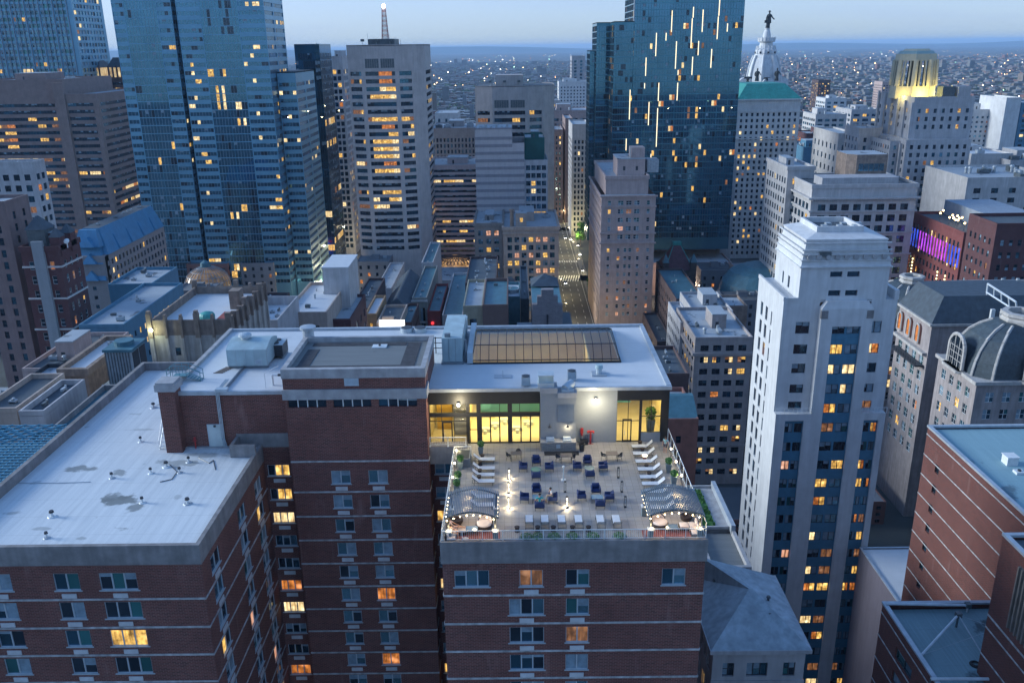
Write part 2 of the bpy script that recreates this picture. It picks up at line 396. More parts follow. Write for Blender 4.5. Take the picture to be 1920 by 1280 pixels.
# --- central wing front
c1 = [(PX(a, 1080, YF)-XD, PX(b, 1080, YF)-XD, k) for a, b, k in ((852, 917, 'three'), (974, 1018, 'two'), (1061, 1105, 'two'), (1241, 1285, 'two'))]
c2 = [(PX(a, 1150, YF)-XD, PX(b, 1150, YF)-XD, k) for a, b, k in ((955, 1020, 'three'), (1061, 1104, 'two'))]
f1, f0 = PZ(1080, 1067, YF), PZ(1080, 1098, YF)
zs = belts[0]+.15
B.facade((XD, YF), (1, 0), XE-XD, zs, 85.3, c1, [(f0, f1)], rec=.15, lit=.3, pal='blue', fr=alu, litset='lito')
B.facade((XD, YF), (1, 0), XE-XD, 0, zs, c2, [(f0-ST*i, f1-ST*i) for i in range(1, 29)][::-1], rec=.15, lit=.2, pal='blue', fr=alu, litset='lito')
B.quadwall((XD, YN), (0, -1), YN-YF, 0, 85.3); B.quadwall((XE, YF), (0, 1), YB-YF, 0, 85.3)
B.quadwall((XL, YB+3), (0, -1), YB+3-YF, 0, 87); B.quadwall((XE, YB), (-1, 0), XE-XP, 0, 93); B.quadwall((XP, 102.3), (-1, 0), XP-XL, 0, 87)
# --- penthouse wall left (brick), pier

B.quadwall((XP, YP), (1, 0), XB-XP, 86.5, 93.0); B.quadwall((XP, YB), (0, -1), YB-YP, 86.5, 93.0)
w = B.w; w.box(-35.2, -33.6, 78.3, 80.0, 86.8, 93.6, brick)
p = B.part('pier_cap'); p.box(-35.4, -33.4, 78.1, 80.2, 93.6, 94.3, conc_l); p.box(-35.3, -33.5, 78.2, 80.1, 94.3, 94.5, conc_l)
# belts
bp = B.part('belt_course')
for z in belts:
    bp.box(XL, XA+.06, YF-.06, YF+.0, z, z+.17, belt_m, skip='k'); bp.box(XA, XA+.06, YF, YN, z, z+.17, belt_m); bp.box(XD-.05, XE+.05, YF-.06, YF, z, z+.17, belt_m); bp.box(XE, XE+.06, YF, YN, z, z+.17, belt_m)
    bp.box(XD-.06, XD, YF, YN-.1, z, z+.17, belt_m)
for i, z in enumerate([86.15]+beltsT):
    bp.box(XB-.0, XC+.05, YT-.06, YT, z, z+.16, belt_m); bp.box(XC, XC+.06, YT, YN, z, z+.16, belt_m)
# concrete fascias and parapets
pp = B.part('parapet')
pp.box(XL-.1, XA+.12, YF-.12, YF+.25, 85.5, 87.3, conc); pp.box(XA-.25, XA+.12, YF+.25, YN-.3, 85.5, 87.3, conc)
pp.box(XL-.1, XL+.35, YF+.25, 102.3, 86.8, 88.0, conc); pp.box(XL+.35, XP-.0, 101.9, 102.3, 86.8, 88.0, conc)
pp.box(-28.4, XB-.02, YN-.3, YN+.0, 87.0, 88.5, conc); pp.box(-28.4, -28.1, YN-2.6, YN-.3, 87.0, 88.3, conc); pp.box(-28.1, XA+.1, YN-2.6, YN-2.3, 87, 88.3, conc)
pp.box(XD-.12, XE+.12, YF-.14, YF+.22, 85.3, 87.32, conc); pp.box(XD-.12, XD+.2, YF+.22, YN-.6, 85.3, 87.3, conc); pp.box(XE-.2, XE+.12, YF+.22, YP-.1, 85.3, 87.3, conc)
pp.box(XB-.06, XC+.08, YT-.1, YT+.45, 95.1, 96.05, conc_l); pp.box(XB-.06, XB+.4, YT+.45, 87.4, 95.1, 96.05, conc_l); pp.box(XC-.4, XC+.08, YT+.45, 87.4, 95.1, 96.05, conc_l); pp.box(XB+.4, XC-.4, 87.0, 87.4, 95.1, 96.05, conc_l)
lb = B.part('lintel_band'); lb.box(XB-.1, XC+.16, YT-.22, YT-.004, zw1+.05, 93.95, conc_l); lb.box(XC+.0, XC+.16, YT-.004, YP, zw1+.05, 93.95, conc_l)
# roofs
rf = B.part('roof')
rf.box(XL+.35, XP, YF+.25, 101.9, 86.4, 86.98, mroof); rf.box(XP, XA-.25, YF+.25, YP, 86.4, 86.98, mroof)
rf.box(XB+.4, XC-.4, YT+.45, 87.0, 95, 95.55, groof)
# dark walkway pads round the tower roof
pad = P('dark_roof_pad', (.045, .047, .055), .9, .3, 2, 0)
pd = B.part('walkway_pad')
for (a, b, c, d) in ((XB+.9, XC-1.2, YT+1.0, YT+2.1), (XC-2.6, XC-1.2, YT+2.1, 86.4), (XB+1, XB+2.2, YT+2.1, 84.5), (XB+1.2, XC-2.7, 85.6, 86.5)): pd.box(a, b, c, d, 95.551, 95.60, pad)
rf.box(XP+.3, XB-.0, YP+.2, YB-.3, 92.7, 92.93, proof)
rf.box(XB, XC, 87.3, YB-.3, 92.7, 92.93, proof)
# pavilion roof with the opening of the skylight
sk0, sk1 = at(884, 681, Z=93.0), at(1180, 681, Z=93.0)
SX0, SX1, SY0, SY1 = sk0.x, 11.0, sk0.y, 97.6
for a, b, c, d in ((XC, SX0, YP+.2, YB-.3), (SX1, XE-.35, YP+.2, YB-.3), (SX0, SX1, YP+.2, SY0), (SX0, SX1, SY1, YB-.3)): rf.box(a, b, c, d, 92.7, 92.93, proof)
cop = P('metal_coping', (.40, .44, .48), .45, .15, 1, .1, .3)
co = B.part('coping')
co.box(XP-.15, XB-.05, YP-.15, YP+.2, 92.75, 93.12, cop); co.box(XP-.15, XP+.3, YP+.2, YB+.15, 92.75, 93.25, conc_l); co.box(XP+.3, XE+.1, YB-.3, YB+.15, 92.75, 93.2, cop)
co.box(XC+.1, XE+.15, YP-.15, YP+.2, 92.75, 93.1, cop); co.box(XE-.35, XE+.15, YP+.2, YB-.3, 92.75, 93.15, cop)
co.box(XD+.5, XE, YP+.2, YP+.25, 92.95, 93.0, cop)
# air-conditioner sleeves under the windows (pale panels), sills
sleeve = P('sleeve_panel', (.52, .54, .56), .55, .12, 1.5, .2)
sm = MB(); sm.box(0, 1, 0, .09, 0, .42, sleeve); SLM = sm.mesh('vent_panel')
sm = MB(); sm.box(-.05, 1.05, -.04, .13, 0, .10, alu); SIM = sm.mesh('sill')
# --- pavilion facade
blk = P('black_panel', (.012, .013, .016), .45, .3, 1, 0); greyb = BR('grey_painted_brick', (.25, .27, .29), (.23, .25, .27), (.20, .22, .24), stain=.2)
glass, nt_, b_ = _new('clear_glass'); o_ = nt_.nodes['Material Output']
tr = N(nt_, 'ShaderNodeBsdfTransparent'); gs = N(nt_, 'ShaderNodeBsdfGlossy'); gs.inputs['Roughness'].default_value = .03; mx = N(nt_, 'ShaderNodeMixShader'); fz = N(nt_, 'ShaderNodeFresnel')
nt_.links.new(fz.outputs[0], mx.inputs[0]); nt_.links.new(tr.outputs[0], mx.inputs[1]); nt_.links.new(gs.outputs[0], mx.inputs[2]); nt_.links.new(mx.outputs[0], o_.inputs[0])
def tinted(name, tint, gl):
    m, nt, b = _new(name); o = nt.nodes['Material Output']
    t = N(nt, 'ShaderNodeBsdfTransparent'); t.inputs[0].default_value = (*tint, 1); g = N(nt, 'ShaderNodeBsdfGlossy'); g.inputs['Roughness'].default_value = .12; g.inputs[0].default_value = (.8, .85, .9, 1)
    x = N(nt, 'ShaderNodeMixShader'); x.inputs[0].default_value = gl; nt.links.new(t.outputs[0], x.inputs[1]); nt.links.new(g.outputs[0], x.inputs[2]); nt.links.new(x.outputs[0], o.inputs[0]); return m
skyglass = tinted('skylight_glass', (.70, .68, .60), .2); railglass = tinted('rail_glass', (.82, .88, .9), .1)
def fx(cx): return PX(780+cx/3.692, 780, YP)
def fz_(cy): return PZ(1030, 600+cy/3.692, YP)
f = B.part('pavilion_front')
ZB = 92.75; zu1, zu0, zl1, zl0 = fz_(575), fz_(637), fz_(662), 87.16
f.box(XC+.02, fx(860), YP, YP+.25, zu1, ZB, blk)              # fascia left
f.box(XC+.02, fx(92), YP, YP+.25, 87.0, zu1, blk)
f.box(fx(92), fx(860), YP-.02, YP+.24, zl1, zu0, blk)         # middle beam
for c, wd in ((360, .25), (434, .4), (650, .45)): f.box(fx(c)-wd/2, fx(c)+wd/2, YP-.01, YP+.24, 87.0, zu1, blk)
f.box(fx(860), fx(1103), YP-1.1, YP+.25, 86.98, 92.9, greyb)  # chimney block
f.box(fx(860)-.05, fx(975), YP-1.16, YP+.6, 92.9, 93.45, conc_l)
f.box(fx(980)-.05, fx(1103)+.05, YP-1.18, YP-.1, 92.45, 92.97, conc_l)
f.box(fx(1103), fx(1390), YP, YP+.25, 86.98, ZB, greyb)
f.box(fx(1390), XE-.02, YP, YP+.25, fz_(560), ZB, blk)
zq = fz_(668); zr_ = fz_(785)
f.box(fx(1548), fx(1562), YP-.01, YP+.24, 87, fz_(560), blk); f.box(fx(1695), XE-.02, YP-.01, YP+.24, 87, fz_(560), blk)
f.box(fx(1562), fx(1695), YP, YP+.25, 86.98, zr_, greyb)
mfr = B.part('glazing_bar')
def grid(x0, x1, z0, z1, nx, nz, t=.06, xs=None):
    xs = xs or [x0+(x1-x0)*i/nx for i in range(nx+1)]
    for x in xs: mfr.box(x-t/2, x+t/2, YP+.04, YP+.14, z0, z1, blk)
    for i in range(nz+1): z = z0+(z1-z0)*i/nz; mfr.box(x0, x1, YP+.05, YP+.13, z-t/2, z+t/2, blk)
grid(fx(92), fx(348), zu0, zu1, 3, 1); grid(fx(92), fx(348), zl0, zl1, 3, 1); grid(fx(372), fx(425), zu0, zu1, 1, 1); grid(fx(372), fx(425), zl0, zl1, 1, 2)
grid(fx(443), fx(640), zu0, zu1, 0, 1, xs=[fx(443), fx(580), fx(640)]); grid(fx(660), fx(858), zu0, zu1, 0, 1, xs=[fx(660), fx(718), fx(858)])
grid(fx(450), fx(642), zl0, zl1, 3, 1, .14); grid(fx(660), fx(858), zl0, zl1, 3, 1, .14)
grid(fx(1390), fx(1548), 87.16, fz_(562), 2, 2); grid(fx(1562), fx(1695), zr_, fz_(562), 2, 2)
mfr.box(fx(92), fx(348), YP+.05, YP+.13, fz_(695), fz_(695)+.07, blk)
for a, b2, t2 in ((180, 250, fz_(695)), (1430, 1495, fz_(690))):
    d = MB(); x0, x1 = fx(a), fx(b2)
    d.box(x0, x0+.12, YP-.02, YP+.04, 87.1, t2, blk); d.box(x1-.12, x1, YP-.02, YP+.04, 87.1, t2, blk); d.box(x0+.12, x1-.12, YP-.02, YP+.04, t2-.12, t2, blk); d.box(x0+.12, x1-.12, YP-.02, YP+.04, 87.1, 87.3, blk)
    dd = d.build('door', B.root); h = MB(); h.cyl((x0+.22, YP-.1, 87.9), (x0+.22, YP-.1, 88.4), .025, .025, alu); h.build('handle', dd)
for a, b2, c, d in ((92, 348, zu0, zu1), (92, 348, zl0, zl1), (372, 425, zl0, zu1), (443, 640, zu0, zu1), (443, 642, zl0, zl1), (660, 858, zu0, zu1), (660, 858, zl0, zl1), (1390, 1548, 87.16, fz_(562)), (1562, 1695, zr_, fz_(562))):
    g = MB(); g.face([(fx(a), YP+.09, c), (fx(b2), YP+.09, c), (fx(b2), YP+.09, d), (fx(a), YP+.09, d)], glass); g.build('glass_pane', B.root)
# louvres
lv = MB()
def louver(lv, x0, x1, z0, z1, y, n=14, mt=alu):
    lv.box(x0-.06, x1+.06, y-.04, y, z0-.06, z0, mt); lv.box(x0-.06, x1+.06, y-.04, y, z1, z1+.06, mt); lv.box(x0-.06, x0, y-.04, y, z0, z1, mt); lv.box(x1, x1+.06, y-.04, y, z0, z1, mt)
    lv.face([(x0, y-.003, z0), (x1, y-.003, z0), (x1, y-.003, z1), (x0, y-.003, z1)], dkfr)
    for i in range(n):
        z = z0+(z1-z0)*(i+.1)/n; h = (z1-z0)/n*.75
        lv.face([(x0, y-.06, z), (x1, y-.06, z), (x1, y-.01, z+h), (x0, y-.01, z+h)], mt)
steel = P('grey_steel', (.20, .23, .26), .5, .15, 1, .1, .3)
louver(lv, fx(980), fx(1086), fz_(670), fz_(557), YP-1.1, 16, steel); lv.build('louvre', B.root)
lv = MB(); louver(lv, PX(646, 710, YT), PX(671, 710, YT), PZ(658, 722, YT), PZ(658, 700, YT), YT, 10, alu); lv.build('louvre', B.root)
# inside the pavilion
iw = P('interior_cream', (.78, .66, .38), .8, .08, .5, 0); ifl = P('interior_floor', (.66, .58, .40), .5, .08, .6, 0); itq = P('turquoise_wall', (.16, .45, .38), .7, .1, .5, 0)
I = B.part('interior')
I.box(XC+.1, XE-.3, YP+.3, YB-.4, 86.9, 87.12, ifl); I.box(XC+.1, XE-.3, YB-.6, YB-.4, 87.12, 92.7, iw)
I.box(XC+.05, XC+.1, YP+.3, YB-.4, 87.12, 92.7, iw); I.box(XE-.36, XE-.3, YP+.3, YB-.4, 87.12, 92.7, iw)
I.box(fx(360)-.05, fx(360)+.05, YP+.3, YB-.8, 87.12, 92.68, iw); I.box(fx(1250), fx(1250)+.1, YP+.3, YB-.8, 87.12, 92.68, iw)
I.box(fx(443), fx(1090), YP+1.9, YP+2.0, 89.35, 92.6, itq); I.box(fx(1390), fx(1500), YP+1.9, YP+2.0, 90.6, 92.6, itq)
for a in (520, 760, 1000): I.box(fx(a)-.2, fx(a)+.2, YP+6.1, YP+6.5, 87.12, 92.6, iw)
I.box(fx(120), fx(230), YP+3.5, YP+3.6, 87.12, 89.9, P('interior_ochre', (.55, .33, .04), .7, .1, 1, 0)); I.box(fx(250), fx(345), YP+2.0, YP+2.1, 87.12, 92.6, P('interior_grey', (.3, .3, .27), .7, .1, 1, 0))
for a, y in ((470, 2.2), (540, 3.4), (700, 2.4), (780, 3.8), (610, 4.5)):
    I.cyl((fx(a), YP+y, 87.12), (fx(a), YP+y, 87.5), .2, .2, whfr); I.box(fx(a)-.5, fx(a)+.5, YP+y+.4, YP+y+1.0, 87.12, 87.5, whfr)
# skylight
fr = MB(); gl = MB()
SYm = at(1030, 645, Z=94.5).y; SYt = at(1030, 618, Z=94.9).y
prof = [(SY0, 92.95), (SY0+.05, 93.3), (SYm, 94.5), (SYt, 94.9), (SY1, 93.3), (SY1, 92.95)]
n = 17
X0s = [SX0+(SX1-SX0)*i/n for i in range(n+1)]
for i in range(n+1):
    x = X0s[i]; sh = (.55 if i == 0 else (-.55 if i == n else 0))
    pts = [(x+(sh*(z-93)/2.7 if z > 93 else 0), y, z) for y, z in prof]
    for a, b2 in zip(pts, pts[1:]): fr.cyl(a, b2, .045, .045, blk, 4)
for k, (y, z) in enumerate(prof[:-1]):
    s0 = .55*(z-93)/2.7 if z > 93 else 0
    fr.cyl((SX0+s0, y, z), (SX1-s0, y, z), .06, .06, blk, 4)
    y2, z2 = prof[k+1]; s1 = .55*(z2-93)/2.7 if z2 > 93 else 0
    gl.face([(SX0+s0, y, z), (SX1-s0, y, z), (SX1-s1, y2, z2), (SX0+s1, y2, z2)], skyglass)
for s, X in ((1, SX0), (-1, SX1)): gl.face([(X+s*(.55*(z-93)/2.7 if z > 93 else 0), y, z) for y, z in prof], skyglass)
sko = fr.build('skylight', B.root); gl.build('skylight_pane', sko)
cb_ = MB(); cb_.box(SX0-.12, SX0, SY0-.12, SY1+.12, 92.9, 93.1, blk); cb_.box(SX1, SX1+.12, SY0-.12, SY1+.12, 92.9, 93.1, blk); cb_.box(SX0, SX1, SY0-.12, SY0, 92.9, 93.1, blk); cb_.box(SX0, SX1, SY1, SY1+.12, 92.9, 93.1, blk); cb_.build('skylight_kerb', sko)
# door, pipes, standpipe on the left brick wall
d = MB(); dx0, dx1 = PX(392, 815, YP), PX(419, 815, YP); dz = PZ(405, 796, YP)
door_m = P('pale_door', (.50, .56, .55), .6, .1, 1, .2)
d.box(dx0, dx1, YP-.05, YP-.004, 87.0, dz, door_m); d.box(dx0-.08, dx0, YP-.08, YP-.004, 87, dz+.08, alu); d.box(dx1, dx1+.08, YP-.08, YP-.004, 87, dz+.08, alu); d.box(dx0, dx1, YP-.08, YP-.004, dz, dz+.08, alu)
dd = d.build('door', B.root); h = MB(); h.ball((dx1-.15, YP-.1, 87.95), .06, dkfr); h.build('handle', dd)
d = MB()
for i in range(3):
    x = PX(411, 780, YP)+.14*i+.05; d.tube([(x, YP+3, 93.2), (x, YP-.22, 93.2), (x, YP-.22, 88+.3*i*0), (x+.15, YP-.22, 87.1)], .05, alu)
d.box(PX(405, 735, YP), PX(425, 735, YP)+.1, YP-.3, YP+.4, 93.12, 93.4, alu); d.build('pipe_run', B.root)
d = MB(); x = PX(367, 820, YP); redm = P('red_paint', (.42, .03, .03), .45, .15, 2, .1)
d.cyl((x, YP-.3, 87), (x, YP-.3, 88.1), .07, .07, redm); d.ball((x, YP-.3, 88.2), .13, redm); d.cyl((x-.2, YP-.35, 87.95), (x+.2, YP-.35, 87.95), .05, .05, redm); d.build('standpipe', B.root)
d = MB(); x = PX(402, 790, YP); d.box(x-.1, x+.1, YP-.2, YP-.004, 89.3, 89.5, dkfr); d.build('wall_lamp', B.root)
# step at the wall foot
d = MB(); d.box(PX(347, 832, YP), -28.5, YP-.35, YP-.004, 86.98, 87.15, conc_l); d.build('wall_flashing', B.root)
# landing with railing in the right notch, below it the concrete wall
n = MB(); n.box(XC+.02, XD+1.2, 78.3, YP-.02, 85.4, 87.35, conc); n.build('landing', B.root)
B.finish()
k = 0
for o in list(B.root.children):
    if o.name.split('.')[0] == 'window':
        w_, h_ = (max(v.co.x for v in o.data.vertices), max(v.co.z for v in o.data.vertices))
        wp = WP[o.name]
        if wp[2] > 91: continue
        s = bpy.data.objects.new('sill', SIM); COL.objects.link(s); s.parent = o; s.location = (0, -.09, -.08); s.scale = (w_, 1, 1)
        front = abs(o.rotation_euler.z) < .1
        if abs(w_-c1[0][1]+c1[0][0]) < .02 and wp[2] > 82 and wp[0] > -7 and wp[0] < 0: continue
        if wp[0] > 8: continue
        s = bpy.data.objects.new('vent_panel', SLM); COL.objects.link(s); s.parent = o; s.location = (w_*.5-.6, -.15, -.72); s.scale = (1.2, 1, 1)
# lamps inside and on the walls
def lamp(name, kind, loc, e, col, size=None, rot=None, **k):
    l = bpy.data.lights.new(name, kind); l.energy = e*LS; l.color = col; o = bpy.data.objects.new(name, l); COL.objects.link(o); o.location = loc
    if kind == 'AREA': l.shape = 'RECTANGLE'; l.size, l.size_y = size
    elif kind == 'POINT': l.shadow_soft_size = size or .1
    elif kind == 'SPOT': l.shadow_soft_size = .05; l.spot_size = k.get('ang', 1.6); l.spot_blend = k.get('blend', .6)
    if rot: o.rotation_euler = rot
    return o
WARM = (1, .80, .30)
lamp('ceiling_light', 'AREA', (fx(650), YP+3.2, 92.55), 800, WARM, (8, 4.5)); lamp('ceiling_light', 'AREA', (fx(220), YP+2.4, 92.55), 110, WARM, (3, 3)); lamp('ceiling_light', 'AREA', (fx(1540), YP+3.0, 92.55), 260, WARM, (3.5, 4))
lamp('ceiling_light', 'AREA', (3, YP+13, 92.4), 150, (1, .74, .3), (12, 3))
for cx, cy in ((297, 570), (1242, 548)):
    x, z = fx(cx), fz_(cy)
    b = MB(); b.box(x-.16, x+.16, YP-.22, YP-.004, z-.02, z+.16, dkfr)
    lo = b.build('flood_lamp', label='bright wall floodlight on the '+('black fascia over the left glazing' if cx < 500 else 'grey painted brick wall'), cat='lamp')
    b = MB(); b.ball((x, YP-.3, z-.06), .13, EM('flood_bulb', (1, .93, .75), 40, False), 8); b.build('lamp_head', lo)
    lamp('flood_light', 'POINT', (x, YP-1.9, z-.5), 330, (1, .85, .55), .15)
for cx, on in ((1046, 1), (922, 0)):
    x, z = fx(cx), fz_(702); y = YP-1.1
    b = MB(); b.cyl((x, y, z+.25), (x, y-.3, z+.3), .025, .025, dkfr); b.cyl((x, y-.3, z), (x, y-.3, z+.2), .17, .05, dkfr, 10)
    lo = b.build('gooseneck_lamp', label='black gooseneck wall lamp over the grill, '+('lit' if on else 'switched off'), cat='lamp')
    if on:
        b = MB(); b.ball((x, y-.3, z), .06, EM('bulb_warm', (1, .8, .45), 25, False), 6); b.build('bulb', lo); lamp('grill_light', 'POINT', (x, y-.32, z-.12), 18, (1, .8, .5), .05)
# ================================================================ the roof terrace
def A4(cx, cy, z=0): v = at(820+cx/5.564, 800+cy/5.564, Z=ZT+z); return v.x, v.y
def A5(cx, cy, z=0): v = at(1080+cx/5.564, 800+cy/5.564, Z=ZT+z); return v.x, v.y
def tiles(name, c1, c2, gr, s, off=0.):
    m, nt, b = _new(name); p = wpos(nt); t = N(nt, 'ShaderNodeTexBrick'); nt.links.new(p, t.inputs['Vector']); t.offset = off
    t.inputs['Color1'].default_value = (*c1, 1); t.inputs['Color2'].default_value = (*c2, 1); t.inputs['Mortar'].default_value = (*gr, 1); t.inputs['Scale'].default_value = 1
    t.inputs['Brick Width'].default_value = s; t.inputs['Row Height'].default_value = s; t.inputs['Mortar Size'].default_value = .012
    c = mix(nt, ramp(nt, noise(nt, p, .7, 5), [(.35, 0.), (.7, .3)]), t.outputs['Color'], tuple(x*.6 for x in c1)); nt.links.new(c, b.inputs['Base Color']); b.inputs['Roughness'].default_value = .6; return m
tile = tiles('terrace_tile', (.36, .335, .31), (.31, .29, .27), (.16, .15, .14), .61); deckm = tiles('red_deck', (.30, .09, .07), (.25, .075, .06), (.08, .03, .03), .3)
q = MB(); q.box(XD+.2, XE-.2, YF+.22, YP, ZT-.3, ZT, tile); q.build('terrace_floor', BR_ROOT)
blue = P('navy_cushion', (.008, .025, .10), .85, .2, 3, 0); bluel = P('navy_shell', (.012, .032, .11), .7, .15, 3, 0); met = P('dark_steel', (.05, .055, .065), .4, .2, 2, 0, .5); wic = P('dark_wicker', (.035, .022, .02), .7, .3, 12, 0); cush = P('white_cushion', (.66, .58, .55), .9, .06, 3, 0)
sling = P('pale_sling_fabric', (.58, .60, .62), .8, .06, 3, 0); rail_m = P('white_rail_paint', (.62, .66, .68), .45, .08, 2, .1, .1); plm = P('blue_grey_planter', (.12, .17, .20), .6, .15, 2, .1); teak = P('lamp_wicker', (.20, .07, .05), .7, .3, 8, 0)
def soft(o, w=.04, s=2):
    m_ = o.modifiers.new('bevel', 'BEVEL'); m_.width = w; m_.segments = s; m_.limit_method = 'ANGLE'
    for p_ in o.data.polygons: p_.use_smooth = True
# --- armchair prototype, faces -y
def armchair():
    t = empty('armchair', (0, 0, 0), 'x', 'armchair'); W, D = .86, .82
    b = MB(); b.box(-W/2+.13, W/2-.13, -D/2, D/2-.14, .30, .46, blue); soft(b.build('seat', t), .05)
    b = MB(); b.box(-W/2+.10, W/2-.10, D/2-.16, D/2, .30, .86, bluel); soft(b.build('backrest', t), .05)
    b = MB(); b.box(-W/2+.14, W/2-.14, D/2-.28, D/2-.165, .47, .80, blue); soft(b.build('cushion', t), .05)
    for s in (-1, 1):
        b = MB(); b.box(s*W/2, s*(W/2-.12), -D/2+.02, D/2, .30, .66, bluel); soft(b.build('armrest', t), .04)
        for y in (-D/2+.05, D/2-.05):
            b = MB(); b.box(s*(W/2-.03), s*(W/2-.07), y-.02, y+.02, 0, .30, met); b.build('leg', t)
    b = MB(); b.box(-W/2+.03, W/2-.03, -D/2+.02, -D/2+.06, .26, .295, met); b.box(-W/2+.03, W/2-.03, D/2-.06, D/2-.02, .26, .295, met); b.build('frame', t)
    return t
PI = math.pi
proto = {}
def place(kind, mk, x, y, rz, label, group=None, z=ZT, sc_=None):
    if kind not in proto: o = proto[kind] = mk(); o.location = (x, y, z); o.rotation_euler = (0, 0, rz); o['label'] = label; (o.__setitem__('group', group) if group else 0)
    else: o = dup(proto[kind], (x, y, z), rz, label, group)
    if sc_: o.scale = sc_
    return o
G = 'navy lounge chairs round the coffee tables'
grp = [('left round glass table at the back', [A4(897, 465), A4(1032, 402), A4(1168, 465), A4(1030, 555)]), ('right round glass table at the back', [A4(1460, 458), A5(120, 402), A5(283, 458), A5(148, 538)]),
       ('left square glass table with the seated pair', [A4(910, 790), A4(1035, 705), A4(1205, 795), A4(1068, 870)]), ('right square glass table at the front', [A5(60, 770), A5(208, 705), A5(350, 778), A5(255, 850)])]
for nm, cs_ in grp:
    cs_ = [(x, y+.25) for x, y in cs_]
    for (x, y), rz, sd in zip(cs_, (PI/2, 0, -PI/2, PI), ('left of', 'behind', 'right of', 'in front of')):
        place('armchair', armchair, x, y, rz+R.uniform(-.06, .06), 'navy armchair %s the %s' % (sd, nm), G)
def rtable():
    t = empty('round_table', (0, 0, 0), 'x', 'coffee table'); b = MB(); b.cyl((0, 0, .44), (0, 0, .46), .5, .5, GL('table_glass', (.25, .33, .35), .1, .5), 24); b.build('tabletop', t)
    b = MB(); ring(b, (0, 0, .43), .49, .02, met, 24, 4); ring(b, (0, 0, .06), .38, .02, met, 20, 4); b.build('frame', t)
    for i in range(6): a = i*PI/3; b = MB(); b.cyl((.49*math.cos(a), .49*math.sin(a), .43), (.38*math.cos(a), .38*math.sin(a), 0), .015, .015, met, 5); b.build('leg', t)
    return t
def ring(b, c, r, t, mt, n=18, m=6):
    k = len(b.v); mi = b.mi(mt)
    for i in range(n):
        a = 2*math.pi*i/n
        for j in range(m):
            e = 2*math.pi*j/m; b.v.append((c[0]+(r+t*math.cos(e))*math.cos(a), c[1]+(r+t*math.cos(e))*math.sin(a), c[2]+t*math.sin(e)))
    for i in range(n):
        for j in range(m): b.f.append((k+i*m+j, k+((i+1) % n)*m+j, k+((i+1) % n)*m+(j+1) % m, k+i*m+(j+1) % m)); b.m.append(mi)
def stable(mt=None, w=.5, d=.4, h=.42):
    def mk():
        t = empty('coffee_table', (0, 0, 0), 'x', 'coffee table'); b = MB(); b.box(-w, w, -d, d, h, h+.03, mt or MATS['table_glass']); b.build('tabletop', t)
        b = MB(); b.box(-w, w, -d, -d+.03, h-.04, h-.003, met); b.box(-w, w, d-.03, d, h-.04, h-.003, met); b.build('frame', t)
        for sx in (-1, 1):
            for sy in (-1, 1): b = MB(); b.box(sx*w, sx*(w-.04), sy*(d-.03), sy*(d-.07), 0, h-.04, met); b.build('leg', t)
        return t
    return mk
x, y = A4(1030, 492); place('rtable', rtable, x, y+.1, 0, 'round glass coffee table of the left rear chair group'); x, y = A5(140, 478); place('rtable', rtable, x, y+.1, .5, 'round glass coffee table of the right rear chair group')
x, y = A4(1050, 775); place('stable', stable(), x, y, 0, 'square glass coffee table between the seated pair'); x, y = A5(220, 775); place('stable', stable(), x, y, 0, 'square glass coffee table of the right front chair group')
# --- dining tables and shell chairs
wood = P('grey_wood_top', (.16, .13, .11), .6, .2, 3, 0)
def dtable():
    t = empty('dining_table', (0, 0, 0), 'x', 'table'); b = MB(); b.box(-.55, .55, -.42, .42, .71, .745, wood); b.build('tabletop', t)
    for sx in (-1, 1):
        for sy in (-1, 1): b = MB(); b.cyl((sx*.5, sy*.37, 0), (sx*.5, sy*.37, .71), .022, .022, met, 6); b.build('leg', t)
    return t
def schair():
    t = empty('dining_chair', (0, 0, 0), 'x', 'chair'); b = MB(); b.lathe((0, 0, .44), [(.05, 0), (.2, .005), (.24, .04), (.255, .1)], met, 14, False); b.build('seat', t)
    b = MB(); k = 0
    for i in range(8):
        a0, a1 = PI*(.05+.9*i/8), PI*(.05+.9*(i+1)/8); h0, h1 = .3*math.sin(a0)+.06, .3*math.sin(a1)+.06
        b.face([(.25*math.cos(a0), .25*math.sin(a0), .5), (.25*math.cos(a1), .25*math.sin(a1), .5), (.28*math.cos(a1), .28*math.sin(a1), .5+h1), (.28*math.cos(a0), .28*math.sin(a0), .5+h0)], met)
    b.build('backrest', t)
    for sx in (-1, 1):
        for sy in (-1, 1): b = MB(); b.cyl((sx*.13, sy*.13, .45), (sx*.22, sy*.22, 0), .014, .014, met, 5); b.build('leg', t)
    return t
for (x, y), nm, ch in ((A4(825, 345), 'in front of the yellow folding doors', ((.2, .55, 0), (-.75, 0, PI/2))), (A5(372, 345), 'in front of the grey brick wall', ((-.8, .1, PI/2), (.75, -.1, -PI/2))), (A4(1345, 365), 'in front of the grill island', ((-.8, .1, PI/2), (.65, .05, -PI/2)))):
    place('dtable', dtable, x, y, 0, 'small square dining table '+nm)
    for i, (a, b_, r_) in enumerate(ch): place('schair', schair, x+a, y+b_, r_, 'dark shell chair at the dining table %s, %s side' % (nm, ('left' if a < 0 else ('right' if a > .3 else 'rear'))), 'shell chairs at the dining tables')
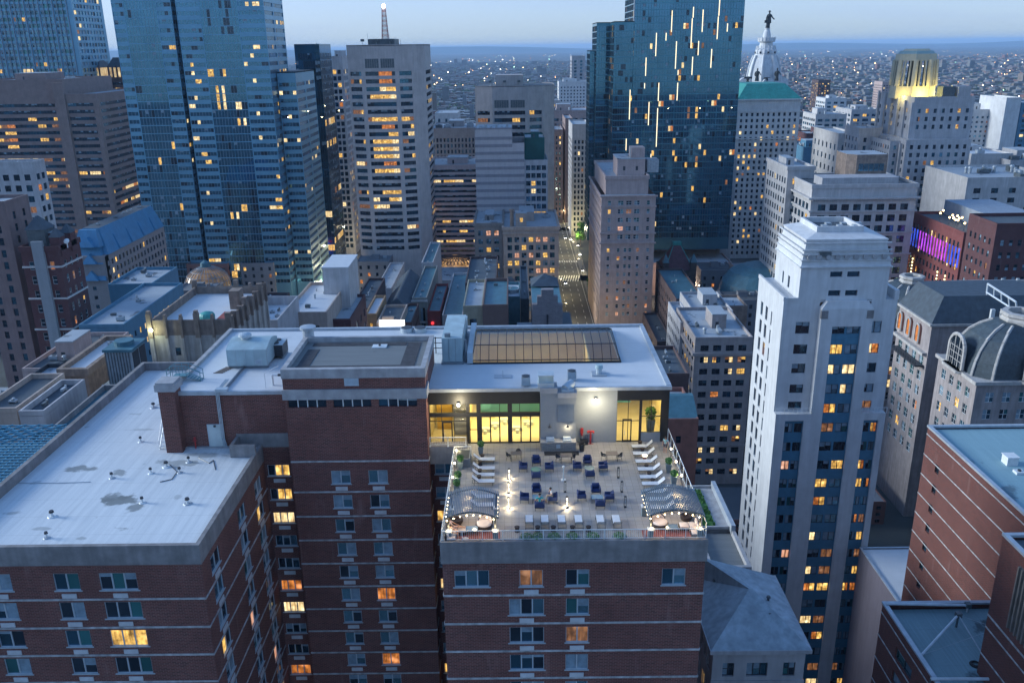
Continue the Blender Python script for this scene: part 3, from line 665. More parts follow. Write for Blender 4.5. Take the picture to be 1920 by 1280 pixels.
# --- loungers; bed along +x, backrest at the -x end
def lounger():
    t = empty('sun_lounger', (0, 0, 0), 'x', 'sun lounger'); b = MB(); b.box(-.45, 1.0, -.31, .31, .33, .37, sling); b.build('bed', t)
    b = MB(); c_, s_ = math.cos(rad(42)), math.sin(rad(42)); L_ = .78
    b.face([(-.45, -.31, .36), (-.45, .31, .36), (-.45-L_*c_, .31, .36+L_*s_), (-.45-L_*c_, -.31, .36+L_*s_)], sling); b.face([(-.47, .31, .33), (-.47, -.31, .33), (-.47-L_*c_, -.31, .33+L_*s_), (-.47-L_*c_, .31, .33+L_*s_)], sling)
    for y_ in (-.31, .31): b.cyl((-.45, y_, .34), (-.46-L_*c_, y_, .345+L_*s_), .025, .025, met, 5)
    b.build('backrest', t)
    b = MB()
    for y_ in (-.33, .33): b.cyl((-1.0, y_, .30), (1.0, y_, .30), .022, .022, met, 5)
    b.cyl((1.0, -.33, .3), (1.0, .33, .3), .022, .022, met, 5); b.cyl((-1.0, -.33, .3), (-1.0, .33, .3), .022, .022, met, 5); b.build('frame', t)
    for x_ in (-.85, .85):
        for y_ in (-.33, .33): b = MB(); b.cyl((x_, y_, 0), (x_, y_, .3), .022, .022, met, 5); b.build('leg', t)
    return t
ord_ = ['first', 'second', 'third', 'fourth', 'fifth', 'sixth', 'seventh', 'eighth', 'ninth']
for i, (cx, cy) in enumerate(((600, 380), (600, 475), (597, 545), (596, 612), (592, 775), (590, 862))):
    x, y = A4(cx, cy); place('lounger', lounger, x-1.0, y+.3, 0, 'pale sun lounger, %s from the back of the left row%s' % (ord_[i], ', under the slatted pergola' if i > 3 else ''), 'sun loungers along the left side')
for i, (cx, cy) in enumerate(((583, 245), (598, 322), (624, 405), (648, 487), (670, 570), (692, 640), (735, 722), (765, 805), (775, 890))):
    x, y = A5(cx, cy); place('lounger', lounger, x+1.0, y+.3, PI, 'pale sun lounger, %s from the back of the right row%s' % (ord_[i], ', under the slatted pergola' if i > 5 else ''), 'sun loungers along the right side')
for i, (x, y) in enumerate((A4(962, 1100), A4(1127, 1100), A4(1305, 1100), A4(1485, 1100), A5(270, 1100), A5(440, 1100))):
    place('lounger', lounger, x, y+1.2, PI/2, 'pale sun lounger facing away from the front railing, %s from the left pergola' % ord_[i], 'sun loungers along the front railing')
def stool():
    t = empty('drum_stool', (0, 0, 0), 'x', 'side table'); b = MB(); b.lathe((0, 0, 0), [(.2, 0), (.22, .03), (.17, .2), (.16, .26), (.22, .44), (.22, .47)], wic, 14); b.build('drum', t); return t
for i, (x, y) in enumerate((A4(470, 335), A4(447, 400), A4(443, 490), A4(436, 555), A5(667, 195), A5(692, 265), A5(733, 440), A5(762, 520), A5(797, 590))):
    place('stool', stool, x, y, 0, 'dark hourglass side table, %s from the back along the %s loungers' % (ord_[i] if i < 4 else ord_[i-4], 'left' if i < 4 else 'right'), 'drum tables by the loungers')
for i, (x, y) in enumerate((A4(832, 1092), A4(1047, 1088), A4(1210, 1088), A4(1410, 1088), A5(130, 1088))):
    place('stool', stool, x, y, 0, 'dark hourglass side table by the front railing, %s from the left' % ord_[i], 'drum tables along the front railing')
x, y = A5(715, 345); q = MB(); q.cyl((x, y, ZT), (x, y, ZT+.45), .18, .16, teak, 12); lo = q.build('lantern_table', label='small drum table topped by a glowing white disc among the right loungers', cat='lamp'); q = MB(); q.cyl((x, y, ZT+.45), (x, y, ZT+.5), .26, .26, EM('disc_lamp', (1, .85, .6), 3, False), 16); q.build('glowing_top', lo)
x, y = A5(692, 262)
# --- bollards
def bollard(lit):
    def mk():
        t = empty('bollard_light', (0, 0, 0), 'x', 'bollard light'); b = MB(); b.box(-.1, .1, -.1, .1, 0, .1, met); b.build('base', t); b = MB(); b.box(-.1, .1, -.1, .1, 1.02, 1.1, met); b.build('cap', t)
        for sx, sy in ((-1, -1), (1, -1), (1, 1), (-1, 1)): b = MB(); b.box(sx*.1, sx*.075, sy*.1, sy*.075, .1, 1.02, met); b.build('post', t)
        b = MB(); b.cyl((0, 0, .28), (0, 0, .53), .018, .018, EM('bollard_tube', (1, .86, .55), 7, False) if lit else plm, 6); b.cyl((0, 0, .68), (0, 0, 1.02), .018, .018, EM('bollard_tube', (1, .86, .55), 7, False) if lit else plm, 6); b.build('light_tube', t); return t
    return mk
for i, (x, y) in enumerate((A4(750, 545), A4(745, 690), A4(743, 848), A4(1352, 842))):
    place('bollard1', bollard(True), x, y, 0, 'lit bollard light, '+('%s from the back of the left line' % ord_[i] if i < 3 else 'standing alone in the middle of the terrace'), 'lit bollards')
    for z_, e_ in ((.19, 30), (.6, 22)): lamp('bollard_glow', 'POINT', (x, y, ZT+z_), e_, (1, .82, .5), .02)
for i, (x, y) in enumerate((A4(1332, 680), A5(440, 530), A5(477, 678), A5(512, 838))):
    place('bollard0', bollard(False), x, y, 0, 'unlit dark bollard, '+('middle of the terrace behind the lone lit one' if i == 0 else '%s from the back of the right line' % ord_[i-1]), 'unlit bollards')
x, y = A4(1316, 560); t = empty('gas_heater', (x, y, ZT), 'tall pale post with a round head on a white square base, middle of the terrace', 'heater')
q = MB(); q.box(x-.22, x+.22, y-.2, y+.2, ZT, ZT+.12, whfr); q.build('base', t); q = MB(); q.cyl((x, y, ZT+.12), (x, y, ZT+1.3), .07, .055, alu, 8); q.build('post', t); q = MB(); q.ball((x, y, ZT+1.42), .13, whfr); q.build('head', t)
# --- grill island, bin, hose gear
gx0, gy = A4(1082, 252); gx1, _ = A4(1442, 250); stone = BR('stacked_ledge_stone', (.30, .28, .26), (.22, .21, .20), (.12, .12, .12), .35, .09, .01, .2)
t = empty('grill_island', ((gx0+gx1)/2, gy+.5, ZT), 'stone-clad grill island with two built-in grills under the gooseneck lamps', 'outdoor kitchen')
q = MB(); q.box(gx0, gx1, gy, gy+1.0, ZT, ZT+.88, stone); q.build('base', t); q = MB(); q.box(gx0-.06, gx1+.06, gy-.06, gy+1.05, ZT+.882, ZT+.95, P('pale_stone_top', (.42, .40, .37), .5, .2, 2, 0)); q.build('countertop', t)
for f_ in (.27, .76): x = gx0+(gx1-gx0)*f_; q = MB(); q.box(x-.42, x+.42, gy+.05, gy+.75, ZT+.952, ZT+1.05, alu); q.cyl((x-.38, gy+.62, ZT+1.05), (x+.38, gy+.62, ZT+1.05), .22, .22, alu, 12); q.cyl((x-.3, gy+.0, ZT+1.02), (x+.3, gy+.0, ZT+1.02), .02, .02, met, 5); q.build('grill', t)
q = MB(); x = gx0+(gx1-gx0)*.5; q.box(x-.2, x+.2, gy-.02, gy-.002, ZT+.3, ZT+.7, alu); q.build('cupboard_door', t)
q = MB(); q.box(gx0+.3, gx1+.3, gy-1.0, gy-.1, ZT, ZT+.012, P('black_mat', (.02, .022, .025), .9, .2, 2, 0)); q.build('floor_mat', label='black rubber mat in front of the grill island', cat='mat')
x, y = A4(1508, 250); q = MB(); q.lathe((x, y, ZT), [(.22, 0), (.3, .75), (.33, .76), (.33, .82), (.24, .82), (.22, .6)], P('black_bin', (.02, .022, .025), .6, .2, 2, 0), 16); q.build('waste_bin', label='round black waste bin right of the grill island', cat='bin')
x, y = A4(255, 330); q = MB(); q.lathe((x, y, ZT), [(.36, 0), (.42, .7), (.44, .78), (.34, .78), (.3, .5)], MATS['black_bin'], 16); q.build('waste_bin', label='wide dark tub standing in the stair box corner by the left railing', cat='tub')
x, y = A5(145, 150); y = YP-.4; q = MB(); q.cyl((x, y, ZT), (x, y, ZT+1.3), .09, .09, redm, 10); q.box(x-.35, x+.35, y-.1, y+.1, ZT+1.3, ZT+1.42, redm); q.cyl((x-.28, y-.25, ZT+1.36), (x-.28, y, ZT+1.36), .08, .08, redm, 8); q.cyl((x+.28, y-.25, ZT+1.36), (x+.28, y, ZT+1.36), .08, .08, redm, 8); q.cyl((x-.3, y, ZT), (x+.3, y, ZT), .05, .05, redm, 6); q.build('fire_standpipe', label='red fire standpipe with two outlets at the grey brick wall', cat='standpipe')
x, y = A5(57, 150); q = MB(); q.box(x-.14, x+.14, YP-.25, YP-.01, ZT+1.1, ZT+1.6, redm); q.cyl((x, YP-.14, ZT+.8), (x, YP-.14, ZT+1.1), .1, .1, redm, 8); q.build('fire_extinguisher', label='red fire extinguisher hanging on the wall left of the standpipe', cat='extinguisher')
for i, cx in enumerate((60, 100)): x, y = A5(cx, 158); y = YP-.45; q = MB(); q.box(x-.2, x+.2, y-.2, y+.2, ZT, ZT+.5, met); q.cyl((x-.12, y, ZT+.5), (x-.12, y, ZT+1.0), .02, .02, met, 5); q.cyl((x+.12, y, ZT+.5), (x+.12, y, ZT+1.0), .02, .02, met, 5); q.cyl((x-.12, y, ZT+1.0), (x+.12, y, ZT+1.0), .02, .02, met, 5); q.build('service_cart', label='small dark service cart by the grey brick wall, '+('under the fire extinguisher' if i == 0 else 'beside the red standpipe'), cat='cart')
# --- railings
def railing(name, label, p0, p1, glassy, n, h=.9, zb=None):
    zb = ZT+.2 if zb is None else zb; p0, p1 = Vector((*p0, 0)), Vector((*p1, 0)); t = empty(name, (*((p0+p1)/2)[:2], zb), label, 'railing'); q = MB(); q.cyl((*p0[:2], zb+h), (*p1[:2], zb+h), .04, .04, rail_m, 6); q.build('top_rail', t)
    q = MB(); q.cyl((*p0[:2], zb+.12), (*p1[:2], zb+.12), .025, .025, rail_m, 5); q.build('bottom_rail', t)
    L_ = (p1-p0).length; k = max(1, round(L_/1.6))
    for i in range(k+1): p_ = p0.lerp(p1, i/k); q = MB(); q.cyl((p_.x, p_.y, zb-.1), (p_.x, p_.y, zb+h), .035, .035, rail_m, 6); q.box(p_.x-.08, p_.x+.08, p_.y-.08, p_.y+.08, zb-.12, zb+.02, rail_m); q.build('post', t)
    if glassy: q = MB(); q.face([(*p0[:2], zb+.14), (*p1[:2], zb+.14), (*p1[:2], zb+h-.04), (*p0[:2], zb+h-.04)], railglass); q.build('glass_panel', t)
    else:
        q = MB(); m_ = int(L_/.16)
        for i in range(m_): p_ = p0.lerp(p1, (i+.5)/m_); q.cyl((p_.x, p_.y, zb+.12), (p_.x, p_.y, zb+h), .012, .012, rail_m, 4, False)
        q.build('balusters', t, kind='stuff')
    return t
railing('front_railing', 'white metal railing with thin uprights along the front edge of the terrace', (XD+.05, YF+.1), (XE-.05, YF+.1), False, 1)
railing('side_railing', 'glass panel railing along the left side of the terrace', (XD+.05, YF+.2), (XD+.05, 76.3), True, 1); railing('side_railing', 'glass panel railing along the right side of the terrace', (XE-.05, YF+.2), (XE-.05, YP-.3), True, 1, 1.35)
railing('landing_railing', 'short white railing on the landing below the left pavilion glazing', (XC+.1, 78.35), (XD+1.1, 78.35), False, 1, .9, 87.4); railing('stair_railing', 'short white railing round the rear of the dark stair box', (XD+.05, 76.35), (XD+1.7, 76.35), False, 1, .95)
q = MB(); q.box(XD+.3, XD+1.7, 74.2, 76.1, ZT+.003, ZT+.9, steel); q.box(XD+.4, XD+1.6, 74.3, 76.0, ZT+.9, ZT+.93, P('stair_void', (.02, .03, .035), .8, .2, 2, 0)); q.build('stair_box', label='dark grey stair enclosure in the rear left corner of the terrace', cat='stair box')  # near-black plate on top, painted as the shade inside the stairwell
# --- planters with shrubs
leafm = P('shrub_leaf', (.05, .15, .03), .7, .5, 4, 0)
def leafball(c, r, n, mt, seed, sz=.09, flat=1.):
    b = MB(); rr = random.Random(seed)
    for i in range(n):
        v = Vector((rr.gauss(0, 1), rr.gauss(0, 1), rr.gauss(0, 1))).normalized()*r*rr.uniform(.45, 1.0)**.6; v.z *= flat; p_ = Vector(c)+v
        a = Vector((rr.gauss(0, 1), rr.gauss(0, 1), rr.gauss(0, .6))).normalized()*sz*rr.uniform(.6, 1.4); d_ = a.orthogonal().normalized()*sz*.5; b.face([p_-a, p_+d_, p_+a, p_-d_], mt)
    return b
def planter(hh, tree):
    def mk():
        t = empty('potted_shrub', (0, 0, 0), 'x', 'planter'); b = MB(); b.frust([(-.18, -.18), (.18, -.18), (.18, .18), (-.18, .18)], 0, [(-.27, -.27), (.27, -.27), (.27, .27), (-.27, .27)], hh, plm); b.build('pot', t)
        b = MB(); b.cyl((0, 0, hh-.05), (0, 0, hh+.2), .03, .02, wic, 5); b.build('stem', t); leafball((0, 0, hh+.3), .34, 260, leafm, 4+int(hh*10)).build('foliage', t); return t
    return mk
for i, (x, y) in enumerate((A4(455, 285), A4(243, 440), A4(218, 610), A4(205, 700), A5(962, 468), A5(1018, 600))):
    place('planter', planter(.85, 0), x, y, 0, 'shrub in a tall blue-grey pot, '+('beside the folding doors' if i == 0 else ('%s from the back along the left railing' % ord_[i-1] if i < 4 else '%s from the back along the right railing' % ord_[i-4])), 'potted shrubs on the terrace')
x, y = at(1217, 812, Z=ZT).x, YP+1.4
place('planter', planter(.85, 0), x, y, 0, 'big leafy plant in a pot inside the lit right corner room', None, sc_=(1.6, 1.6, 2.2))
x, y = A4(468, 395-65+0); 
for i, cx in enumerate((870, 985, 1160, 1350)): 
    a, y = A4(cx+60, 1188); q = leafball((a, YF+.55, ZT+.28), .55, 260, leafm, 60+i, .07, .3); q.box(a-.6, a+.6, YF+.42, YF+.7, ZT+.003, ZT+.2, plm); q.build('planter_box', label='low planter box of green plants behind the front railing, %s from the left pergola' % ord_[i], cat='planter', group='planter boxes along the front railing')
for i, cx in enumerate((180, 460)): 
    a, y = A5(cx, 1188); q = leafball((a, YF+.55, ZT+.28), .55, 260, leafm, 70+i, .07, .3); q.box(a-.6, a+.6, YF+.42, YF+.7, ZT+.003, ZT+.2, plm); q.build('planter_box', label='low planter box of green plants behind the front railing, %s from the right pergola' % ['second', 'first'][i], cat='planter', group='planter boxes along the front railing')
for i, ((x, y), zz_) in enumerate(((A4(210, 340), .9), (A4(188, 475), .9), (A4(168, 625), .9), (A5(985, 330), .95), (A5(1038, 465), .95), (A5(1088, 612), .95))):
    side = 'left' if i < 3 else 'right'; x = XD+.3 if i < 3 else XE-.35; q = MB(); q.cyl((x, y, ZT), (x, y, ZT+zz_), .025, .025, met, 5); lo = q.build('rail_lamp', label='small glowing bulb on a post by the %s railing, %s from the back' % (side, ord_[i % 3]), cat='lamp', group='bulb lamps along the railings'); q = MB(); q.ball((x, y, ZT+zz_+.08), .09, EM('rail_bulb', (1, .82, .5), 14, False)); q.build('bulb', lo)
    lamp('rail_glow', 'POINT', (x+(.25 if i < 3 else -.25), y, ZT+zz_+.1), 14, (1, .8, .45), .08)
# --- pergolas
slat = P('pergola_slat', (.13, .19, .24), .45, .12, 1, .1, .35)
def pergola(side, x0, x1, y0, y1, lab):
    t = empty('pergola', ((x0+x1)/2, (y0+y1)/2, ZT), lab, 'pergola'); zb = 2.15; rise = .55
    def zc(f_): return ZT+zb+rise*math.sin(PI*f_)
    n = 30; q = MB()
    for i in range(n+1):
        f_ = i/n; x = x0+(x1-x0)*f_; z = zc(f_); q.box(x-.035, x+.035, y0, y1, z, z+.14, slat)
    q.build('slats', t, kind='stuff')
    for yy in (y0+.25, y1-.25):
        q = MB(); pts = [(x0+(x1-x0)*k/14, yy, zc(k/14)-.07) for k in range(15)]; q.tube(pts, .07, met, 6); q.build('arched_beam', t)
    for xx in (x0+.25, x1-.25):
        for yy in (y0+.3, y1-.3):
            q = MB(); q.box(xx-.07, xx+.07, yy-.07, yy+.07, ZT+.9, zc(.05 if xx < (x0+x1)/2 else .95)-.05, met); q.build('post', t)
            q = MB(); q.box(xx-.2, xx+.2, yy-.2, yy+.2, ZT, ZT+.85, plm); q.box(xx-.25, xx+.25, yy-.25, yy+.25, ZT+.85, ZT+.95, rail_m); q.build('pedestal', t)
    st_l = empty('string_lights', ((x0+x1)/2, y0, ZT+2.2), 'string of warm round bulbs round the edge of the %s pergola' % side, 'string lights'); q = MB(); bm = EM('festoon_bulb', (1, .74, .36), 16, False); wire = []
    for k in range(8): f_ = (k+.3)/8; wire.append((x0+(x1-x0)*f_, y0+.05, zc(f_)-.22))
    for k in range(6): wire.append((x1-.02, y0+.3+(y1-y0-.6)*(k+.5)/6, zc(1)-.1))
    for k in range(8): f_ = 1-(k+.5)/8; wire.append((x0+(x1-x0)*f_, y1-.1, zc(f_)-.18))
    for k in range(6): wire.append((x0+.02, y1-.3-(y1-y0-.6)*(k+.5)/6, zc(0)-.1))
    q.tube(wire, .012, met, 3); q.build('cable', st_l)
    for p_ in wire: q = MB(); q.ball(p_, .05, bm, 6); q.build('bulb', st_l)
    xm = (x0+x1)/2
    for xx, yy in ((x0+.8, y0+.3), (x1-.8, y0+.3), (xm, y1-.5), (xm, (y0+y1)/2)): lamp('festoon_glow', 'POINT', (xx, yy, ZT+1.95), 30, (1, .68, .34), .15)
    for xx in (x0+.25, x1-.25):
        q = MB(); q.cyl((xx, y0+.3-.18, ZT+.95), (xx, y0+.3-.18, ZT+1.1), .06, .06, EM('pedestal_lamp', (1, .8, .45), 10, False), 8); q.build('pedestal_lamp', t); lamp('pedestal_glow', 'POINT', (xx, y0-.05+.0, ZT+1.2), 12, (1, .78, .42), .08)
py0 = at(870, 972, Z=ZT+2.2).y; py1 = at(890, 917, Z=ZT+2.5).y
pl0, pl1 = XD+.35, at(934, 972, Z=ZT+2.2).x; pr0, pr1 = at(1217, 970, Z=ZT+2.2).x, XE-.25
pergola('left', pl0, pl1, py0, py1, 'arched slatted metal pergola at the left front corner of the terrace'); pergola('right', pr0, pr1, py0, py1, 'arched slatted metal pergola at the right front corner of the terrace')
for s_, a, b_ in (('left', XD+.25, pl1+.1), ('right', pr0-.3, XE-.25)):
    q = MB(); q.box(a, b_, YF+.3, py0+1.6, ZT, ZT+.03, deckm); q.build('deck_rug', label='red deck mat under the %s pergola' % s_, cat='deck mat')
# --- lounge furniture below the pergolas
def daybed():
    t = empty('daybed', (0, 0, 0), 'x', 'daybed'); b = MB(); b.lathe((0, 0, 0), [(.5, 0), (.66, .12), (.72, .3), (.68, .42), (.55, .42)], wic, 22); b.build('base', t)
    b = MB(); b.lathe((0, 0, .4), [(.62, 0), (.63, .1), (.5, .16), (.1, .17)], cush, 20, True, 0); b.build('cushion', t)
    b = MB()
    for i in range(10):
        a0, a1 = PI*(.1+.8*i/10), PI*(.1+.8*(i+1)/10); h0, h1 = .55*math.sin(a0), .55*math.sin(a1)
        for r_, mt in ((.70, wic), (.6, cush)): b.face([(r_*math.cos(a0), r_*math.sin(a0), .3), (r_*math.cos(a1), r_*math.sin(a1), .3), (r_*1.08*math.cos(a1), r_*1.08*math.sin(a1), .4+h1), (r_*1.08*math.cos(a0), r_*1.08*math.sin(a0), .4+h0)], mt)
    b.build('backrest', t); return t
x, y = A4(490, 1060); place('daybed', daybed, x, y+.1, -.5, 'round dark wicker daybed with a white cushion under the left pergola'); x, y = A5(875, 1045); place('daybed', daybed, x, y+.1, .5, 'round dark wicker daybed with a white cushion under the right pergola')
x, y = A5(1155, 985); q = MB(); q.lathe((x, y+.3, ZT), [(.4, 0), (.5, .15), (.5, .4), (.36, .42), (.3, .3)], wic, 18); q.build('wicker_ottoman', label='dark wicker round ottoman at the rear of the right pergola', cat='ottoman')
x, y = A4(205, 1020); q = MB(); q.lathe((x, y+.3, ZT), [(.4, 0), (.5, .15), (.5, .4), (.36, .42), (.3, .3)], wic, 18); q.build('wicker_ottoman', label='dark wicker round ottoman behind the lounging person on the left', cat='ottoman')
x, y = A4(360, 1110); place('ctable', stable(MATS['table_glass'], .5, .42, .36), x, y+.1, 0, 'glass coffee table between the sofa and daybed under the left pergola'); x, y = A5(1000, 1090); place('ctable', stable(MATS['table_glass'], .5, .42, .36), x, y+.1, 0, 'glass coffee table between the daybed and sofa under the right pergola')
def sofa(s, x, y, lab):
    t = empty('corner_sofa', (x, y, ZT), lab, 'sofa'); b = MB(); b.box(x-.75, x+.75, y, y+.8, ZT+.06, ZT+.3, wic); b.box(x+s*.75, x+s*.0, y-1.1, y-.003, ZT+.06, ZT+.3, wic); b.box(x+s*.75, x+s*.9, y-1.1, y+.8, ZT+.06, ZT+.68, wic); b.build('frame', t)
    for a0, a1, c0, c1 in ((x-.72, x+.02, y+.03, y+.77), (x+.04, x+.72, y+.03, y+.77), (x+s*.72, x+s*.05, y-1.07, y-.02)): b = MB(); b.box(a0, a1, c0, c1, ZT+.302, ZT+.46, cush); soft(b.build('seat_cushion', t), .05)
    for c0, c1 in ((y+.03, y+.77), (y-1.0, y-.1)): b = MB(); b.box(x+s*.56, x+s*.74, c0, c1, ZT+.465, ZT+.86, cush); soft(b.build('back_cushion', t), .06)
x, y = A4(205, 1130); sofa(-1, x, y-.1, 'L-shaped wicker sofa with white cushions and two people under the left pergola'); SXY = (x, y-.1); x, y = A5(1180, 1090); sofa(1, x, y, 'empty L-shaped wicker sofa with white cushions under the right pergola')
for i, pts in enumerate((((318, 870), (332, 884), (322, 898), (300, 903)), ((372, 858), (392, 868), (400, 862), (404, 880)), ((24, 905), (110, 905), (170, 903)))):
    q = MB(); q.tube([(at(a, b_, Z=87.02).x, at(a, b_, Z=87.02).y, 87.02) for a, b_ in pts], .035, met if i < 2 else cop, 5); q.build('roof_cable', label='thin %s cable lying on the white membrane roof, %s' % (('dark', 'dark', 'pale')[i], ('among the pipe vents', 'near the notch parapet', 'straight, near the left parapet')[i]), cat='cable')
# --- people
skin = P('skin', (.42, .24, .17), .6, .08, 4, 0); hairm = P('dark_hair', (.02, .015, .012), .8, .2, 6, 0)
def skinmesh(name, V, E, Rr, mt, parent):
    me = bpy.data.meshes.new(name); me.from_pydata(V, E, []); o = bpy.data.objects.new(name, me); COL.objects.link(o); o.parent = parent; me.materials.append(mt)
    m_ = o.modifiers.new('skin', 'SKIN'); m_.use_smooth_shade = True
    for i, r_ in enumerate(Rr): me.skin_vertices[0].data[i].radius = (r_, r_) if not isinstance(r_, tuple) else r_
    me.skin_vertices[0].data[0].use_root = True; s_ = o.modifiers.new('sub', 'SUBSURF'); s_.levels = 1; s_.render_levels = 2; WP[o.name] = (0, 0, 0); return o
def person(label, loc, rz, J, shirt, pants, longpants=False, longsleeve=False):
    """J: pelvis chest neck head, and for L/R shoulder elbow hand hip knee ankle toe (metres, facing -y)"""
    t = empty('person', loc, label, 'person'); t.rotation_euler = (0, 0, rz)
    V = []; E = []; Rr = []
    def add(p, r_, par=None): V.append(p); Rr.append(r_); (E.append((par, len(V)-1)) if par is not None else 0); return len(V)-1
    pel = add(J['pelvis'], (.15, .115)); mid = add(tuple((Vector(J['pelvis'])*.5+Vector(J['chest'])*.5)), (.125, .1), pel); che = add(J['chest'], (.155, .11), mid); nk = add(J['neck'], .055, che); hb = add(tuple(Vector(J['head'])-Vector((0, 0, .07))), .075, nk); hd = add(J['head'], .1, hb); add(tuple(Vector(J['head'])+Vector((0, 0, .08))), .075, hd)
    for s in 'LR':
        sh = add(J[s+'sh'], .062, che); el = add(J[s+'el'], .045, sh); ha = Vector(J[s+'ha']); wr = add(tuple(ha), .028, el); d_ = (ha-Vector(J[s+'el'])).normalized(); pm = add(tuple(ha+d_*.07), .033, wr); sd = d_.orthogonal().normalized()
        for k in range(4): add(tuple(ha+d_*(.155-.01*abs(k-1.5))+sd*(.022*(k-1.5))), .009, pm)
        add(tuple(ha+d_*.09+sd*.05), .01, pm)
        hp = add(J[s+'hp'], .09, pel); kn = add(J[s+'kn'], .06, hp); an = add(J[s+'an'], .036, kn); add(J[s+'to'], .032, an)
    skinmesh('body', V, E, Rr, skin, t)
    def sub(name, keys, rr_, mt):
        v = [J[k] if isinstance(k, str) else k for k in keys[0]]; return skinmesh(name, v, keys[1], rr_, mt, t)
    c = Vector(J['chest']); p_ = Vector(J['pelvis']); md = tuple(p_*.5+c*.5); nb = tuple(c+(Vector(J['neck'])-c)*.55)
    ks = [md, 'chest', nb, 'pelvis', 'Lsh', tuple(Vector(J['Lsh'])*.35+Vector(J['Lel'])*.65), 'Rsh', tuple(Vector(J['Rsh'])*.35+Vector(J['Rel'])*.65)]; es = [(0, 1), (1, 2), (0, 3), (1, 4), (4, 5), (1, 6), (6, 7)]; rs_ = [(.14, .115), (.172, .126), .075, (.165, .13), .078, .062, .078, .062]
    if longsleeve: ks += ['Lha', 'Rha']; es += [(5, 8), (7, 9)]; rs_ += [.04, .04]
    sub('shirt', (ks, es), rs_, shirt)
    f = 1.0 if longpants else .85
    kL = tuple(Vector(J['Lhp']).lerp(Vector(J['Lkn']), f)); kR = tuple(Vector(J['Rhp']).lerp(Vector(J['Rkn']), f)); ks = ['pelvis', 'Lhp', kL, 'Rhp', kR]; es = [(0, 1), (1, 2), (0, 3), (3, 4)]; rs_ = [(.165, .128), .1, .075, .1, .075]
    if longpants: ks += ['Lan', 'Ran']; es += [(2, 5), (4, 6)]; rs_ += [.052, .052]
    sub('trousers' if longpants else 'shorts', (ks, es), rs_, pants)
    b = MB(); h = J['head']; b.lathe((h[0], h[1]+.015, h[2]), [(.108, -.0), (.115, .05), (.1, .1), (.05, .135), (.01, .14)], hairm, 12); o = b.build('hair', None); o.parent = t; o.location = (h[0], h[1]+.015, h[2])
    b = MB(); 
    for s in (-1, 1): b.ball((h[0]+s*.035, h[1]-.092, h[2]+.01), .012, hairm, 4)
    b.cyl((h[0], h[1]-.09, h[2]+.0), (h[0], h[1]-.125, h[2]-.03), .012, .018, skin, 5); b.box(h[0]-.025, h[0]+.025, h[1]-.1, h[1]-.085, h[2]-.06, h[2]-.05, redm); o = b.build('face', None); o.parent = t; o.location = (h[0], h[1]-.09, h[2]-.06)
    return t
def standing(**k):
    J = dict(pelvis=(0, 0, .95), chest=(0, 0, 1.3), neck=(0, -.01, 1.5), head=(0, -.03, 1.64), Lsh=(.19, 0, 1.42), Lel=(.27, .02, 1.13), Lha=(.27, -.1, .9), Rsh=(-.19, 0, 1.42), Rel=(-.27, .02, 1.13), Rha=(-.26, -.08, .9), Lhp=(.1, 0, .9), Lkn=(.11, -.02, .5), Lan=(.11, .02, .08), Lto=(.12, -.13, .03), Rhp=(-.1, 0, .9), Rkn=(-.11, -.02, .5), Ran=(-.11, .02, .08), Rto=(-.12, -.13, .03)); J.update(k); return J
def sitting(zs=.55, lean=0., **k):
    J = dict(pelvis=(0, 0, zs), chest=(0, -.02-lean, zs+.36), neck=(0, -.04-lean*1.3, zs+.55), head=(0, -.08-lean*1.5, zs+.69), Lsh=(.19, -.02-lean, zs+.48), Lel=(.27, -.12, zs+.22), Lha=(.2, -.36, zs+.14), Rsh=(-.19, -.02-lean, zs+.48), Rel=(-.27, -.12, zs+.22), Rha=(-.2, -.36, zs+.14), Lhp=(.1, -.05, zs-.02), Lkn=(.13, -.48, zs+.02), Lan=(.13, -.5, .09), Lto=(.14, -.64, .04), Rhp=(-.1, -.05, zs-.02), Rkn=(-.13, -.48, zs+.02), Ran=(-.13, -.5, .09), Rto=(-.14, -.64, .04)); J.update(k); return J
shp = P('patterned_shirt', (.16, .30, .36), .8, .75, 9, 0); dks = P('dark_shorts', (.03, .035, .06), .8, .2, 3, 0); whs = P('white_shirt', (.6, .58, .56), .8, .08, 3, 0); tls = P('teal_shirt', (.02, .30, .30), .8, .15, 3, 0); khk = P('khaki_trousers', (.3, .26, .2), .8, .1, 3, 0); pkt = P('pink_white_dress', (.62, .48, .48), .8, .3, 8, 0)
x, y = A5(928, 270); person('person in a patterned blue shirt and dark shorts leaning on the right railing', (x, y, ZT), -.5, standing(Lel=(.34, -.1, 1.2), Lha=(.42, -.25, 1.1)), shp, dks)
cx_, cy_ = A4(1205, 795); person('seated person in a white shirt, hand raised to the face, in a navy armchair', (cx_-.05, cy_+.28, ZT), -PI/2, sitting(.58, .05, Rel=(-.2, -.3, .82), Rha=(-.08, -.2, 1.05)), whs, khk, True)
cx_, cy_ = A4(1068, 870); person('seated person in a teal shirt seen from behind in the nearest navy armchair', (cx_, cy_+.3, ZT), PI, sitting(.58, .05, Lel=(.4, -.02, .82), Rel=(-.4, -.02, .82)), tls, dks)
sx_, sy_ = SXY
person('person reclining on the left sofa in a pink dress, bare legs stretched out', (sx_-.35, sy_+.45, ZT), PI/2, sitting(.56, -.22, Lkn=(.1, -.5, .62), Lan=(.08, -.95, .50), Lto=(.08, -1.07, .56), Rkn=(-.08, -.5, .66), Ran=(-.02, -.98, .53), Rto=(-.02, -1.1, .6)), pkt, pkt)
person('person sitting low by the railing corner of the left sofa in white clothes', (sx_-.35, sy_-.5, ZT), PI/2, sitting(.56, -.1, Lkn=(.16, -.42, .72), Rkn=(-.1, -.45, .6)), whs, whs)
